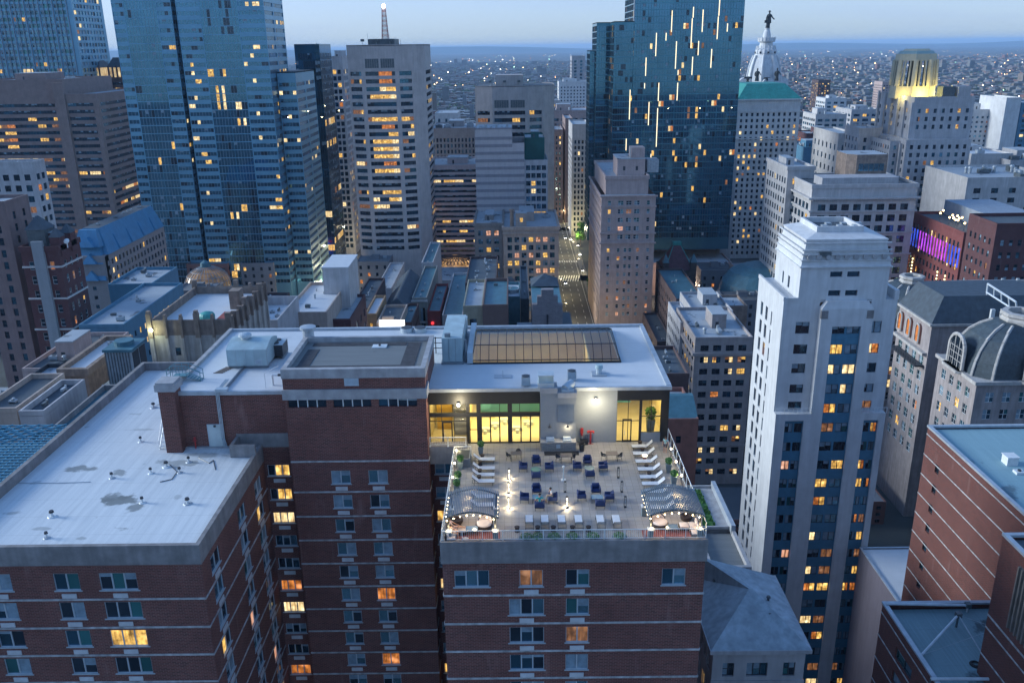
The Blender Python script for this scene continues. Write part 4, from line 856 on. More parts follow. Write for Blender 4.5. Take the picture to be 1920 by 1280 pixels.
q = MB(); q.lathe((sx_+.75, sy_-.75, ZT), [(.2, 0), (.26, .1), (.24, .25), (.15, .32)], whs, 10); q.build('beach_bag', label='white cloth bag on the deck beside the left sofa', cat='bag')
# --- rooftop plant on the penthouse and pavilion roofs
zr0 = 92.93
def R0(px, py): v = at(px, py, Z=zr0); return v.x, v.y
pale_u = P('pale_blue_painted_metal', (.36, .47, .50), .55, .12, .8, .35)
x0, y0 = R0(428, 692); x1, _ = R0(503, 690); y1 = y0+4.6
t = empty('plant_cabin', ((x0+x1)/2, y0, zr0), 'pale blue metal plant cabin with a curved roof on the left penthouse roof', 'plant cabin'); H1 = 2.15
q = MB(); q.box(x0, x1, y0, y1, zr0+.35, zr0+H1, pale_u); q.build('wall', t); q = MB(); n = 10
for i in range(n):
    a0, a1 = i/n, (i+1)/n; q.face([(x0-.05, y0+(y1-y0)*a0, zr0+H1+.6*math.sin(PI*a0)), (x1+.05, y0+(y1-y0)*a0, zr0+H1+.6*math.sin(PI*a0)), (x1+.05, y0+(y1-y0)*a1, zr0+H1+.6*math.sin(PI*a1)), (x0-.05, y0+(y1-y0)*a1, zr0+H1+.6*math.sin(PI*a1))], pale_u)
for xx in (x0-.05, x1+.05): q.face([(xx, y0+(y1-y0)*i/n, zr0+H1+.6*math.sin(PI*i/n)) for i in range(n+1)], pale_u)
q.build('curved_roof', t)
for i in range(3): xx = x0+(x1-x0)*(.22+.25*i); q = MB(); q.box(xx-.02, xx+.02, y0-.03, y0, zr0+.4, zr0+H1, alu); q.build('door_seam', t)
q = MB(); q.box(x0+(x1-x0)*.5, x0+(x1-x0)*.72, y0-.035, y0-.002, zr0+.45, zr0+H1-.15, pale_u); q.build('door', t); q = MB(); louver(q, x1-1.2, x1-.6, zr0+.6, zr0+1.0, y0-.0, 4); q.build('louvre', t)
q = MB(); q.lathe(((x0+x1)/2-.6, (y0+y1)/2-.2, zr0+H1+.5), [(.45, 0), (.45, .3), (.7, .35), (.65, .6), (.3, .75)], alu, 14); q.build('roof_cowl', t)
for yy in (y0+.4, y1-.4): q = MB(); q.box(x0, x1, yy-.12, yy+.12, zr0, zr0+.35, steel); q.build('skid', t)
x, y = R0(520, 668); t = empty('condenser_unit', (x, y, zr0), 'dark boxy condenser with two fans beside the pale plant cabin', 'condenser unit'); q = MB(); q.box(x-.9, x+.9, y-.9, y+1.4, zr0+.3, zr0+1.6, dkfr); q.build('casing', t); q = MB(); q.box(x-.92, x+.92, y-.92, y+1.42, zr0+1.6, zr0+1.66, alu); q.build('top', t)
for dy in (-.3, .8): q = MB(); q.cyl((x, y+dy, zr0+1.66), (x, y+dy, zr0+1.74), .42, .42, dkfr, 16); q.build('fan', t)
q = MB(); q.box(x-.9, x-.7, y-.8, y+1.3, zr0, zr0+.3, steel); q.box(x+.7, x+.9, y-.8, y+1.3, zr0, zr0+.3, steel); q.build('stand', t)
# tower-side duct fans (behind the tower roof)
for i, px in enumerate((763, 788)):
    x, y = R0(px, 622); q = MB(); q.cyl((x, y, zr0), (x, y, zr0+.55), .75, .75, alu, 18); q.cyl((x, y, zr0+.55), (x, y, zr0+.6), .68, .68, dkfr, 18); q.build('roof_fan', label='low round roof fan behind the brick stair tower, '+('left' if i == 0 else 'right')+' of the pair', cat='roof fan')
x, y = R0(1046-0, 0+715)
# big pale air handler and its duct
x0, y0 = R0(829, 686); x1, _ = R0(867, 686); y1 = R0(850, 640)[1]; t = empty('air_handler', ((x0+x1)/2, y0, zr0), 'tall pale blue air handler left of the long glazed rooflight', 'air handler')
q = MB(); q.box(x0, x1, y0+.6, y1+1, zr0+.25, zr0+2.9, pale_u); q.box(x0+.02, x1-.02, y1+1, y1+4, zr0+.25, zr0+1.9, pale_u); q.build('casing', t); q = MB(); q.box(x0-.1, x1+.1, y0+.4, y1+1.1, zr0, zr0+.25, steel); q.build('base', t); q = MB(); q.box(x0+.3, x0+.9, y0+.9, y0+1.3, zr0+2.9, zr0+3.3, steel); q.build('vent_hood', t)
for k in (1, 2): q = MB(); xx = x0+(x1-x0)*k/3; q.box(xx-.02, xx+.02, y0+.57, y0+.6, zr0+.3, zr0+2.85, steel); q.build('panel_seam', t)
q = MB(); q.box(x1+.5, x1+1.1, y0+.4, y1+3, zr0+.1, zr0+1.3, alu); q.cyl((x1+.35, y0+1, zr0), (x1+.35, y0+1, zr0+2.6), .12, .12, steel, 8); q.build('duct', t)
x, y = R0(810, 662); q = MB()
for dx_ in (0, .45): 
    q.cyl((x+dx_, y, zr0), (x+dx_, y, zr0+1.9), .06, .06, met, 6)
for z_ in (.6, 1.2, 1.8): q.cyl((x, y, zr0+z_), (x+1.4, y, zr0+z_), .05, .05, met, 5)
q.cyl((x+1.4, y, zr0), (x+1.4, y, zr0+1.9), .05, .05, met, 5); q.build('pipe_stand', label='dark pipe stand between the brick stair tower and the air handler', cat='pipes')
for i, (px, py, nm) in enumerate(((986, 722, 'left of the brick chimney block'), (1072, 712, 'right of the brick chimney block'))):
    x, y = R0(px, py); t = empty('fan_unit', (x, y, zr0), 'square grey heat-pump unit with a top fan, '+nm, 'condenser unit'); q = MB(); q.box(x-.42, x+.42, y-.4, y+.4, zr0+.1, zr0+1.0, steel); q.build('casing', t); q = MB(); q.cyl((x, y, zr0+1.0), (x, y, zr0+1.06), .36, .36, dkfr, 16); q.build('fan', t); q = MB(); louver(q, x-.38, x+.38, zr0+.15, zr0+.9, y-.4, 8); q.build('louvre', t)
x, y = R0(1022, 716); t = empty('extract_fan', (x, y, zr0), 'pale stacked extract fan on the chimney block of the pavilion', 'extract fan'); q = MB(); q.box(x-.8, x+.8, YP-.9, YP+.5, 93.46, 93.9, alu); q.build('base', t); q = MB(); q.box(x-.72, x+.72, YP-.8, YP+.4, 93.9, 94.6, pale_u); q.box(x-.78, x+.78, YP-.86, YP+.46, 94.6, 94.68, alu); q.build('hood', t)
x, y = R0(1063, 727); q = MB(); q.cyl((x-.25, YP-.7, 93.2), (x+.5, YP+.2, 93.5), .42, .42, alu, 14); q.box(x-.6, x+.6, YP-1.0, YP-.2, 92.98, 93.2, alu); q.build('round_duct', label='round drum duct on the right lip of the chimney block', cat='duct')
x, y = R0(1123, 702); t = empty('mushroom_vent', (x, y, zr0), 'pale mushroom vent on a square curb, right half of the pavilion roof', 'roof vent'); q = MB(); q.box(x-.75, x+.75, y-.6, y+.7, zr0, zr0+.15, cop); q.build('kerb', t); q = MB(); q.cyl((x, y, zr0+.15), (x, y, zr0+.7), .3, .3, alu, 12); q.cyl((x, y, zr0+.7), (x, y, zr0+1.1), .42, .36, pale_u, 12); q.build('cowl', t)
x, y = R0(943, 706); q = MB(); q.box(x-.9, x+.9, y-.5, y+.5, zr0, zr0+.06, cop); q.cyl((x, y, zr0+.06), (x, y, zr0+.7), .04, .04, alu, 5); q.build('roof_drain_plate', label='flat square plate with a thin pipe on the pavilion roof below the rooflight', cat='roof fitting')
v = at(712, 649, Z=95.6); q = MB(); q.box(v.x-.75, v.x+.75, v.y-.5, v.y+.5, 95.55, 95.66, rail_m); q.cyl((v.x, v.y, 95.66), (v.x, v.y, 95.85), .12, .12, dkfr, 8); q.build('roof_drain', label='white square drain cover on the dark stair-tower roof', cat='roof drain')
v = at(572, 634, Z=95.6); q = MB(); q.lathe((v.x+.5, v.y-.4, 95.6), [(.62, 0), (.6, 1.1), (.85, 1.2), (.85, 1.45), (.2, 1.55)], cop, 16); q.build('exhaust_cap', label='round ribbed exhaust cap at the rear left corner of the stair-tower roof', cat='vent')
# vents scattered on the white roof
zv = 86.98
for i, (px, py) in enumerate(((288, 764), (264, 828), (210, 896), (98, 968), (88, 1008), (267, 942), (352, 944), (283, 887), (337, 886), (312, 875), (354, 866))):
    v = at(px, py, Z=zv); r_ = .16 if i % 3 else .22; q = MB(); q.cyl((v.x, v.y, zv), (v.x, v.y, zv+.08), r_*1.9, r_*1.5, rail_m if i % 2 else cop, 12); q.cyl((v.x, v.y, zv+.08), (v.x, v.y, zv+.42), r_*.55, r_*.55, rail_m, 10); q.cyl((v.x, v.y, zv+.42), (v.x, v.y, zv+.6), r_*1.0, r_*.8, dkfr, 12)
    q.build('roof_vent', label='small dark-capped pipe vent on the white roof, %s counting from the far end' % (['1st', '2nd', '6th', '8th', '9th', '7th', '10th', '5th', '4th', '3rd', '11th'][i]), cat='roof vent', group='pipe vents on the white roof')
# stairs: ship ladder beside the pier, and the crossover on the parapet
def steps(name, label, x0, x1, ya, yb, za, zb_, n, rail=True):
    t = empty(name, ((x0+x1)/2, ya, za), label, 'stairs')
    for xx in (x0, x1): q = MB(); q.cyl((xx, ya, za), (xx, yb, zb_), .06, .06, rail_m, 5); q.build('stringer', t)
    for i in range(n): f_ = (i+.7)/n; q = MB(); q.box(x0, x1, ya+(yb-ya)*f_-.11, ya+(yb-ya)*f_+.11, za+(zb_-za)*f_, za+(zb_-za)*f_+.03, rail_m); q.build('tread', t)
    if rail:
        for xx in (x0, x1):
            q = MB(); q.tube([(xx, ya, za), (xx, ya, za+.95), (xx, yb, zb_+.95), (xx, yb+.8, zb_+.95), (xx, yb+.8, zb_)], .03, rail_m, 5); q.cyl((xx, ya, za+.5), (xx, yb, zb_+.5), .02, .02, rail_m, 4)
            for k in range(1, 4): f_ = k/4; q.cyl((xx, ya+(yb-ya)*f_, za+(zb_-za)*f_), (xx, ya+(yb-ya)*f_, za+(zb_-za)*f_+.95), .02, .02, rail_m, 4)
            q.build('handrail', t)
    return t
va = at(308, 842, Z=zv); steps('roof_stairs', 'steep white steel stair climbing behind the brick pier on the white roof', va.x-.45, va.x+.35, va.y, va.y+4.2, zv, 91.5, 14)
vb_ = at(340, 712, Z=zr0); t = empty('crossover_stairs', (vb_.x, vb_.y, zr0), 'blue-grey steel crossover stair with hoop rails on the penthouse parapet', 'stairs'); tealr = P('teal_rail', (.10, .24, .28), .5, .12, 1, .1)
q = MB(); xa_, xb_ = -36.6, -32.6; ya_ = at(345, 705, Z=zr0+.6).y
q.box(-35.3, -33.9, ya_, ya_+.9, zr0+.55, zr0+.62, tealr); q.build('platform', t)
for k in range(5): q = MB(); q.box(-33.9+k*.28, -33.62+k*.28, ya_, ya_+.9, zr0+.45-k*.1, zr0+.48-k*.1, tealr); q.build('tread', t)
for yy in (ya_, ya_+.9):
    q = MB(); q.tube([(-35.9, yy, 87.2), (-35.9, yy, zr0+1.3), (-35.3, yy, zr0+1.7), (-33.9, yy, zr0+1.7), (-32.5, yy, zr0+1.05), (-32.5, yy, zr0)], .04, tealr, 5); q.tube([(-35.9, yy, zr0+.8), (-35.3, yy, zr0+1.1), (-33.9, yy, zr0+1.1), (-32.5, yy, zr0+.5)], .03, tealr, 5)
    for xx in (-35.3, -34.6, -33.9): q.cyl((xx, yy, zr0+.55), (xx, yy, zr0+1.7), .03, .03, tealr, 4)
    q.build('handrail', t)
q = MB()
for k in range(18): q.cyl((-35.9, ya_, 87.4+k*.32), (-35.9, ya_+.9, 87.4+k*.32), .02, .02, tealr, 4)
q.build('rung', t)
x, y = R0(400, 700); q = MB()
for k in range(7): q.box(x+k*.12, x+k*.12+1.0, y+k*.28, y+k*.28+.16, zr0, zr0+.05, wood)
q.build('duckboard', label='short run of brown duckboards beside the pale plant cabin', cat='duckboard')
q = MB(); a = R0(425, 728); c = R0(452, 690); q.tube([(a[0], YP+.3, zr0+.12), (a[0], a[1]+.2, zr0+.12), (c[0]+.3, c[1], zr0+.15)], .14, steel, 6); q.build('pipe', label='grey pipe running from the plant cabin to the penthouse edge', cat='pipe')
x, y = R0(512, 722); q = MB(); q.tube([(x, y, zr0), (x, y, zr0+1.1), (x+.9, y, zr0+1.1)], .12, rail_m, 8); q.cyl((x+.6, y, zr0+1.1), (x+1.7, y, zr0+1.1), .14, .14, dkfr, 8); q.tube([(x-.5, y-.8, zr0), (x-.5, y-.8, zr0+1.6), (x+1.0, y-.8, zr0+2.4)], .03, rail_m, 4); q.build('elbow_pipe', label='white elbow pipe with a black end beside the stair tower wall', cat='pipe')
# ================================================================ the city around
lime = P('limestone', (.50, .48, .47), .85, .14, .3, .35); lime2 = P('cool_limestone', (.43, .42, .43), .85, .14, .3, .4); tan = P('tan_masonry', (.42, .34, .29), .85, .15, .3, .35)
concb = P('office_concrete', (.47, .42, .40), .85, .12, .25, .3); conc2 = P('rib_concrete', (.36, .33, .32), .85, .12, .3, .3); brown = P('brown_granite', (.25, .175, .16), .7, .15, .3, .2)
white = P('white_stone', (.60, .60, .60), .8, .1, .25, .3); dkbrn = P('dark_brown_stone', (.085, .055, .055), .8, .2, .3, .2); pink = P('pink_stone', (.43, .325, .30), .85, .12, .4, .3)
creamy = P('stained_cream_stucco', (.46, .42, .38), .85, .25, .35, .75); stain = P('brown_stained_stone', (.25, .19, .155), .9, .3, .7, .5)
redb = BR('orange_red_brick', (.14, .036, .028), (.085, .025, .022), (.15, .085, .07), .42, .15, .02, .3); dkred = BR('dark_red_brick', (.10, .028, .03), (.075, .022, .026), (.12, .08, .08), .3, .1, .012)
slate = P('slate_roof', (.05, .07, .09), .6, .25, .7, .3, bump=.3); copper = P('green_copper', (.03, .27, .24), .7, .2, .4, .4); tealp = P('teal_metal', (.06, .16, .2), .5, .2, .6, .2)
bluem = GL('blue_spandrel', (.15, .33, .46), .35, .5, 0, .1); dglass = GL('dark_curtain', (.05, .12, .17), .08, .75); bluemt = P('blue_metal_roof', (.06, .22, .38), .45, .12, .4, .2)
unitm = P('rooftop_metal', (.36, .40, .43), .5, .2, 1, .3, .2); unitd = P('dark_rooftop_metal', (.10, .12, .13), .5, .3, 1, .2, .2); croof = roofmat('dirty_pale_roof', (.36, .40, .43), (.25, .28, .31), (.08, .09, .1), .3, .3, .6)
droof = roofmat('dark_flat_roof', (.075, .095, .11), (.05, .06, .07), (.13, .15, .17), .4, .3, .66)
tower_fr = P('pale_mullion', (.28, .33, .38), .5, .1, 2, 0, .3)
rk = random.Random(3)
def clutter(B, x0, x1, y0, y1, z, n, big=True):
    W, D = x1-x0, y1-y0
    if big and W > 8 and D > 8:
        b = MB(); cx, cy = x0+W*rk.uniform(.35, .65), y0+D*rk.uniform(.45, .65); a, c = W*rk.uniform(.14, .24), D*rk.uniform(.12, .22); h = rk.uniform(2.5, 4.5)
        b.box(cx-a, cx+a, cy-c, cy+c, z, z+h, B.wall); b.box(cx-a-.1, cx+a+.1, cy-c-.1, cy+c+.1, z+h, z+h+.25, croof); b.build('roof_house', B.root)
        b = MB(); b.box(cx-a*.5, cx-a*.5+.9, cy-c-.04, cy-c, z, z+2, dkfr); b.build('roof_door', B.root)
    for i in range(n):
        b = MB(); s = min(W, D)*rk.uniform(.05, .1); s = max(.6, min(s, 2.2)); x = rk.uniform(x0+s+1, x1-s-1) if W > 2*s+3 else (x0+x1)/2; y = rk.uniform(y0+s+1, y1-s-1) if D > 2*s+3 else (y0+y1)/2; t = rk.random(); mt = rk.choice([unitm, unitm, unitd])
        if t < .45:
            h = s*rk.uniform(.8, 1.3); b.box(x-s, x+s, y-s*.7, y+s*.7, z+.25, z+h, mt); b.box(x-s*.9, x-s*.7, y-s*.6, y+s*.6, z-.05, z+.25, unitd); b.box(x+s*.7, x+s*.9, y-s*.6, y+s*.6, z-.05, z+.25, unitd)
            b.cyl((x, y, z+h), (x, y, z+h+.12*s), s*.5, s*.5, unitd, 12); b.build('rooftop_unit', B.root)
        elif t < .7:
            b.box(x-s*.4, x+s*.4, y-s*1.2, y+s*1.2, z+.3, z+.3+s*.7, mt)
            b.cyl((x, y+s*1.3, z), (x, y+s*1.3, z+.35+s), s*.3, s*.3, unitm, 8); b.build('duct', B.root)
        else:
            b.cyl((x, y, z-.05), (x, y, z+s*1.1), s*.3, s*.3, unitm, 10); b.cyl((x, y, z+s*1.1), (x, y, z+s*1.4), s*.5, s*.35, unitm, 10); b.build('roof_vent', B.root)
def sp(px, py, Y, Z=None): v = at(px, py, Y=Y); return v
FOOT = []
def block(B, X0, X1, Y0, Y1, z0, z1, st=3.6, cp=3.4, ww=1.7, wh=1.9, sill=.8, kind='pane', lit=.1, pal='dark', top=1.6, m=1.0, side=True, fr=None, wall=None, rec=.2, litset='lit', front=True, zmin=None, sk=None, both=False, groups=None):
    FOOT.append((X0, X1, Y0, Y1))
    """four walls of a rectangular block with windows on the camera-facing sides"""
    zmin = z0+1 if zmin is None else zmin; rows = urows(max(zmin, z0+.3), z1-top, st, wh, sill); a = dict(rec=rec, wall=wall, kind=kind, lit=lit, pal=pal, fr=fr, litset=litset)
    def cc(W):
        if cp >= 90: return [(m, W-m)]
        n = max(1, int(round((W-2*m)/cp)))
        if ww > (W-2*m)/n-.2: n = max(1, int((W-2*m)/(ww+.3)))
        c = ucols(W, n, ww, m)
        return c
    B.facade((X0, Y0), (1, 0), X1-X0, z0, z1, cc(X1-X0) if front else [], rows if front else [], **a)
    right = (X0+X1)/2 < 10+(Y0*.0)
    if right or both: B.facade((X1, Y0), (0, 1), Y1-Y0, z0, z1, cc(Y1-Y0) if side else [], rows if side else [], **a)
    else: B.quadwall((X1, Y0), (0, 1), Y1-Y0, z0, z1, wall)
    if not right or both: B.facade((X0, Y1), (0, -1), Y1-Y0, z0, z1, cc(Y1-Y0) if side else [], rows if side else [], **a)
    else: B.quadwall((X0, Y1), (0, -1), Y1-Y0, z0, z1, wall)
    B.quadwall((X1, Y1), (-1, 0), X1-X0, z0, z1, wall)
def simple(name, label, x0, x1, yt, Y, D, wall, cat='building', roof=None, ph=.9, n=3, fin=True, z0=0, ind=True, over=0, big=True, **k):
    a, b = at(x0, yt, Y=Y), at(x1, yt, Y=Y); X0, X1, z = a.x, b.x, (a.z+b.z)/2
    B = Bld(name, label, cat, ((X0+X1)/2, Y, 0), wall, ind=ind); B.X0, B.X1, B.Y0, B.Y1, B.z = X0, X1, Y, Y+D, z
    block(B, X0, X1, Y, Y+D, z0, z-ph, **k); B.roof(X0, X1, Y, Y+D, z-ph, roof or croof, ph=ph, over=over)
    if n or big: clutter(B, X0+1, X1-1, Y+1, Y+D-1, z-ph-.05, n, big)
    if fin: B.finish()
    return B
# ---- far left blue tower
def glass_tower(name, label, X0, X1, Y, D, z1, n_sec, st, lit, sp_m, cap=100, notch=None):
    B = Bld(name, label, 'skyscraper', ((X0+X1)/2, Y, 0), sp_m, cap=cap)
    return B
B = glass_tower('glass_skyscraper', 'pale blue ribbed glass skyscraper cut off by the upper left corner', at(-60, 100, Y=600).x, at(143, 60, Y=600).x, 600, 45, 180, 0, 4, .1, bluem)
X0, X1 = at(-70, 100, Y=600).x, at(142, 60, Y=600).x
rows = urows(20, 176, 4.0, 2.4, .8)
cols = [(x, x+w_, 'strip1.1') for x, w_ in [(1+i*9.2, 7.4) for i in range(int((X1-X0)/9.2))]]
B.facade((X0, 600), (1, 0), X1-X0, 0, 180, cols, rows, rec=.4, lit=.12, pal='blue', fr=tower_fr)
B.facade((X1, 600), (0, 1), 45, 0, 180, [(2+i*4.4, 5.6+i*4.4) for i in range(9)], rows, rec=.4, lit=.05, pal='blue', kind='pane')
B.quadwall((X1, 645), (-1, 0), X1-X0, 0, 180); B.quadwall((X0, 645), (0, -1), 45, 0, 180); B.part('roof').box(X0, X1, 600, 645, 179.5, 180, droof)
rb = B.part('white_rib')
for i in range(int((X1-X0)/3.07)): rb.box(X0+i*3.07+.05, X0+i*3.07+.3, 599.3, 600.0, 20, 180, tower_fr)
B.finish()
# ---- brown stepped office block, left
simple('granite_office', 'broad brown granite office block with blank top and long window bands, left edge', -60, 116, 150, 500, 62, brown, 'office building', st=3.75, cp=99, wh=1.75, sill=.9, kind='strip1.6', lit=.5, pal='tower', top=11, m=2, n=4, fr=dkfr)
B = simple('granite_office', 'brown granite shaft and lower wing right of the broad brown office block', 118, 180, 176, 496, 70, brown, 'office building', st=3.75, cp=99, wh=1.75, sill=.9, kind='strip1.6', lit=.22, pal='tower', top=3, m=1.5, n=0, fin=False, big=False)
B.w.box(B.X0-5, B.X0+1, 495, 498, 0, B.z+6, brown); B.w.box(B.X1-1.5, B.X1+1, 494, 497, 0, B.z-3, brown); B.finish()
# ---- dark twin-peaked tower with lit crown
B = Bld('peaked_tower', 'dark tower with two small pyramid roofs glowing at their feet', 'skyscraper', (-300, 620, 0), dkbrn)
for i, (a, b_) in enumerate(((157, 190), (193, 226))):
    X0, X1 = at(a, 140, Y=620).x, at(b_, 140, Y=620).x; z = at(190, 146, Y=620).z
    block(B, X0, X1, 620+i*4, 660, 0, z, st=3.8, cp=99, wh=1.8, kind='strip1.5', lit=.12, m=1, top=2)
    c = B.part('lit_crown'); c.box(X0+1.5, X1-1.5, 622+i*4, 640, z, z+6.5, EM('crown_glow', (1, .78, .42), .45, True, scale=.3, dim=.5))  # crown walls glow by themselves, in place of warm uplighting
    for k in range(4): c.box(X0+1.2+k*(X1-X0-3.4)/3, X0+2.2+k*(X1-X0-3.4)/3, 621.3+i*4, 622+i*4, z, z+7.5, dkbrn)
    B.part('pyramid_roof').frust([(X0+1, 621+i*4), (X1-1, 621+i*4), (X1-1, 641), (X0+1, 641)], z+6.5, [((X0+X1)/2-2, 630), ((X0+X1)/2+2, 630), ((X0+X1)/2+2, 632), ((X0+X1)/2-2, 632)], z+13, slate)
B.finish()
# ---- the two big glass slabs
def slab(x0, x1, Y, D, z1, label, lit, sec):
    X0, X1 = x0, x1; W = X1-X0; B = Bld('glass_skyscraper', label, 'skyscraper', ((X0+X1)/2, Y, 0), bluem); st = 3.65
    rows = urows(12, z1-4, st, 1.75, 1.0); full = urows(12, z1-4, st, 3.3, .2)
    a0 = 0
    for f, k in sec:
        w_ = W*f
        if k == 'b': B.facade((X0+a0, Y), (1, 0), w_, 0, z1, [(.3, w_-.3)], rows, rec=.3, kind='strip1.5', lit=lit, pal='slab', litset='litw', fr=tower_fr, nv=12)
        else: B.facade((X0+a0, Y), (1, 0), w_, 0, z1, [(.1, w_/2-.05), (w_/2+.05, w_-.1)], full, rec=.12, kind='strip1.4', lit=lit*.9, pal='slab', litset='litw', fr=tower_fr, nv=12)
        a0 += w_
    B.facade((X1, Y), (0, 1), D, 0, z1, [(.4, D*.45), (D*.5, D-.4)], rows, rec=.3, kind='strip1.5', lit=lit*.8, pal='slab', litset='litw', fr=tower_fr, nv=12)
    B.quadwall((X1, Y+D), (-1, 0), W, 0, z1); B.quadwall((X0, Y+D), (0, -1), D, 0, z1); B.part('roof').box(X0, X1, Y, Y+D, z1-.5, z1, droof)
    return B
xa, xn, xb = -181.0, at(368, 300, Y=415).x, -111.5
B = slab(xa, xn-3.2, 417, 40, 180, 'tall blue glass slab left of the dark seam, faces the brown office block', .24, [(.2, 'b'), (.55, 'g'), (.25, 'b')]); B.finish()
B = slab(xn, xb, 414, 34, 176, 'tall blue glass slab right of the dark seam with a glazed grid down its middle', .42, [(.27, 'b'), (.43, 'g'), (.3, 'b')]); B.finish()
B = slab(xb+.4, xb+9, 424, 40, at(545, 135, Y=424).z, 'lower banded glass wing on the right flank of the blue slabs', .2, [(1, 'b')]); B.finish()
b = MB(); b.box(xn-3.15, xn-.05, 420, 452, 0, 172, dglass); b.build('glass_link', label='narrow dark glass link in the seam between the two blue slabs', cat='building')
# ---- black tower and its grey neighbour
B = simple('black_tower', 'slim black glass tower with scattered lit windows beside the blue slabs', 551, 598, 83, 480, 30, dglass, 'skyscraper', st=3.8, cp=99, wh=3.3, sill=.25, kind='strip1.3', lit=.2, pal='tower', top=3.5, m=.3, roof=droof, n=5, fr=dkfr, rec=.08, big=False)
simple('lattice_tower', 'grey gridded slab standing just behind the black tower', 600, 641, 106, 545, 50, lime2, 'skyscraper', st=3.8, cp=3.0, ww=2.0, wh=2.5, sill=.5, kind='pane', lit=.12, pal='tower', top=6, roof=droof, n=1)
# ---- octagonal concrete offices
def octa(label, x0, x1, yt, Y, D, st, lit, topb, mast, rows_n=None):
    a, b_ = at(x0, yt, Y=Y), at(x1, yt, Y=Y); X0, X1, z1 = a.x, b_.x, (a.z+b_.z)/2; W = X1-X0; B = Bld('concrete_office_tower', label, 'office tower', ((X0+X1)/2, Y, 0), concb)
    ch = W*.25; cy = 2.6
    P0 = [(X0, Y+cy), (X0+ch, Y), (X1-ch, Y), (X1, Y+cy), (X1+W*.16, Y+cy+6), (X1+W*.16, Y+D-6), (X1, Y+D), (X0, Y+D)]
    rows = urows(24, z1-topb, st, st*.55, st*.28)
    for i in range(len(P0)):
        p, q = Vector(P0[i]), Vector(P0[(i+1) % len(P0)]); L = (q-p).length; u = (q-p)/L
        if i in (0, 2): B.facade(p, u, L, 0, z1, [(.12*L, .84*L, 'strip1.4')] if i == 0 else [(.16*L, .88*L, 'strip1.4')], rows, rec=.7, lit=lit, pal='tower', nv=14)
        elif i == 1: B.facade(p, u, L, 0, z1, [(.05*L, .95*L, 'strip1.5')], rows, rec=.7, lit=lit, pal='tower', nv=14)
        elif i == 4: B.facade(p, u, L, 0, z1, [(.05*L, .95*L, 'strip1.6')], rows, rec=.5, lit=lit*.5, pal='tower', nv=14)
        else: B.quadwall(p, u, L, 0, z1)
    r = B.part('roof'); r.prism(P0, z1-.6, z1-.3, droof); pz = B.part('vent_opening')
    for i in range(2):
        a0 = X0+ch+(W-2*ch)*(.06+.47*i); pz.box(a0, a0+(W-2*ch)*.41, Y-.02, Y+.02, z1-topb+1.0, z1-topb+5.2, unitd)
        for k in range(1, 6): pz.box(a0+(W-2*ch)*.41*k/6-.06, a0+(W-2*ch)*.41*k/6+.06, Y-.1, Y-.02, z1-topb+1.0, z1-topb+5.2, conc2)
    ph = B.part('roof_house'); ph.box(X0+W*.3, X1-W*.3, Y+9, Y+D*.6, z1-.3, z1+(2.6 if mast else 5.5), concb if not mast else unitd)
    for k in range(9):
        x = X0+W*(.22+.07*k); q = MB(); q.cyl((x, Y+8+(k % 3)*3, z1-.3), (x, Y+8+(k % 3)*3, z1+2.5+(k*7 % 4)), .12, .06, unitm, 5)
        if k % 3 == 0: q.box(x-.8, x+.8, Y+7.6, Y+9, z1+1.5, z1+2.6, unitd)
        q.build('antenna', B.root)
    if mast:
        mx, my = (X0+X1)/2+1.5, Y+14; h = at(713, 15, Y=my).z-(z1+2.4); mm = MB(); rm = P('red_steel', (.4, .12, .1), .6, .1, 1, 0); s0, s1 = 1.5, .75; nn = 13
        for sx, sy in ((-1, -1), (1, -1), (1, 1), (-1, 1)): mm.cyl((mx+sx*s0, my+sy*s0, z1+2.4), (mx+sx*s1, my+sy*s1, z1+2.4+h), .16, .12, rm, 4)
        for k in range(nn):
            t = k/nn; t2 = (k+1)/nn; r0, r1 = s0+(s1-s0)*t, s0+(s1-s0)*t2; za, zb = z1+2.4+h*t, z1+2.4+h*t2; mt = rm if k % 2 else whfr
            for (ax, ay), (bx_, by) in (((-1, -1), (1, -1)), ((1, -1), (1, 1)), ((1, 1), (-1, 1)), ((-1, 1), (-1, -1))):
                mm.cyl((mx+ax*r0, my+ay*r0, za), (mx+bx_*r1, my+by*r1, zb), .09, .09, mt, 4); mm.cyl((mx+bx_*r0, my+by*r0, za), (mx+ax*r1, my+ay*r1, zb), .09, .09, mt, 4); mm.cyl((mx+ax*r1, my+ay*r1, zb), (mx+bx_*r1, my+by*r1, zb), .09, .09, mt, 4)
        mo = mm.build('antenna_mast', B.root); q = MB(); q.ball((mx, my, z1+3.2+h), .9, EM('beacon', (1, .72, .6), 14, False)); q.build('beacon', mo)
    B.X0, B.X1, B.z = X0, X1, z1
    return B
B = octa('tall chamfered concrete office tower carrying a lattice antenna mast', 647, 772, 84, 430, 46, 3.52, .6, 11.5, True)
# base: blank piers and the arcade
B.finish()
B = octa('shorter chamfered concrete office tower with a square roof block, behind the blank banded wall', 890, 1020, 161, 505, 40, 4.0, .4, 13, False); B.finish()
# ---- pale strip office between them
B = simple('strip_window_office', 'low pink office with continuous lit window strips between the two concrete towers', 803, 896, 309, 462, 36, P('pale_pink_panel', (.58, .47, .46), .8, .08, .5, .2), 'office building', st=2.7, cp=99, wh=1.3, sill=.75, kind='strip1.5', lit=.35, litset='litw', top=1.0, m=.4, n=2, z0=0, fin=False)
B.finish()
simple('roof_block_office', 'grey ribbed office with a dish on its roof, behind the pink strip office', 806, 893, 240, 560, 45, conc2, 'office building', st=3.6, cp=2.2, ww=1.1, wh=2.3, kind='pane', lit=.04, top=5, n=4)
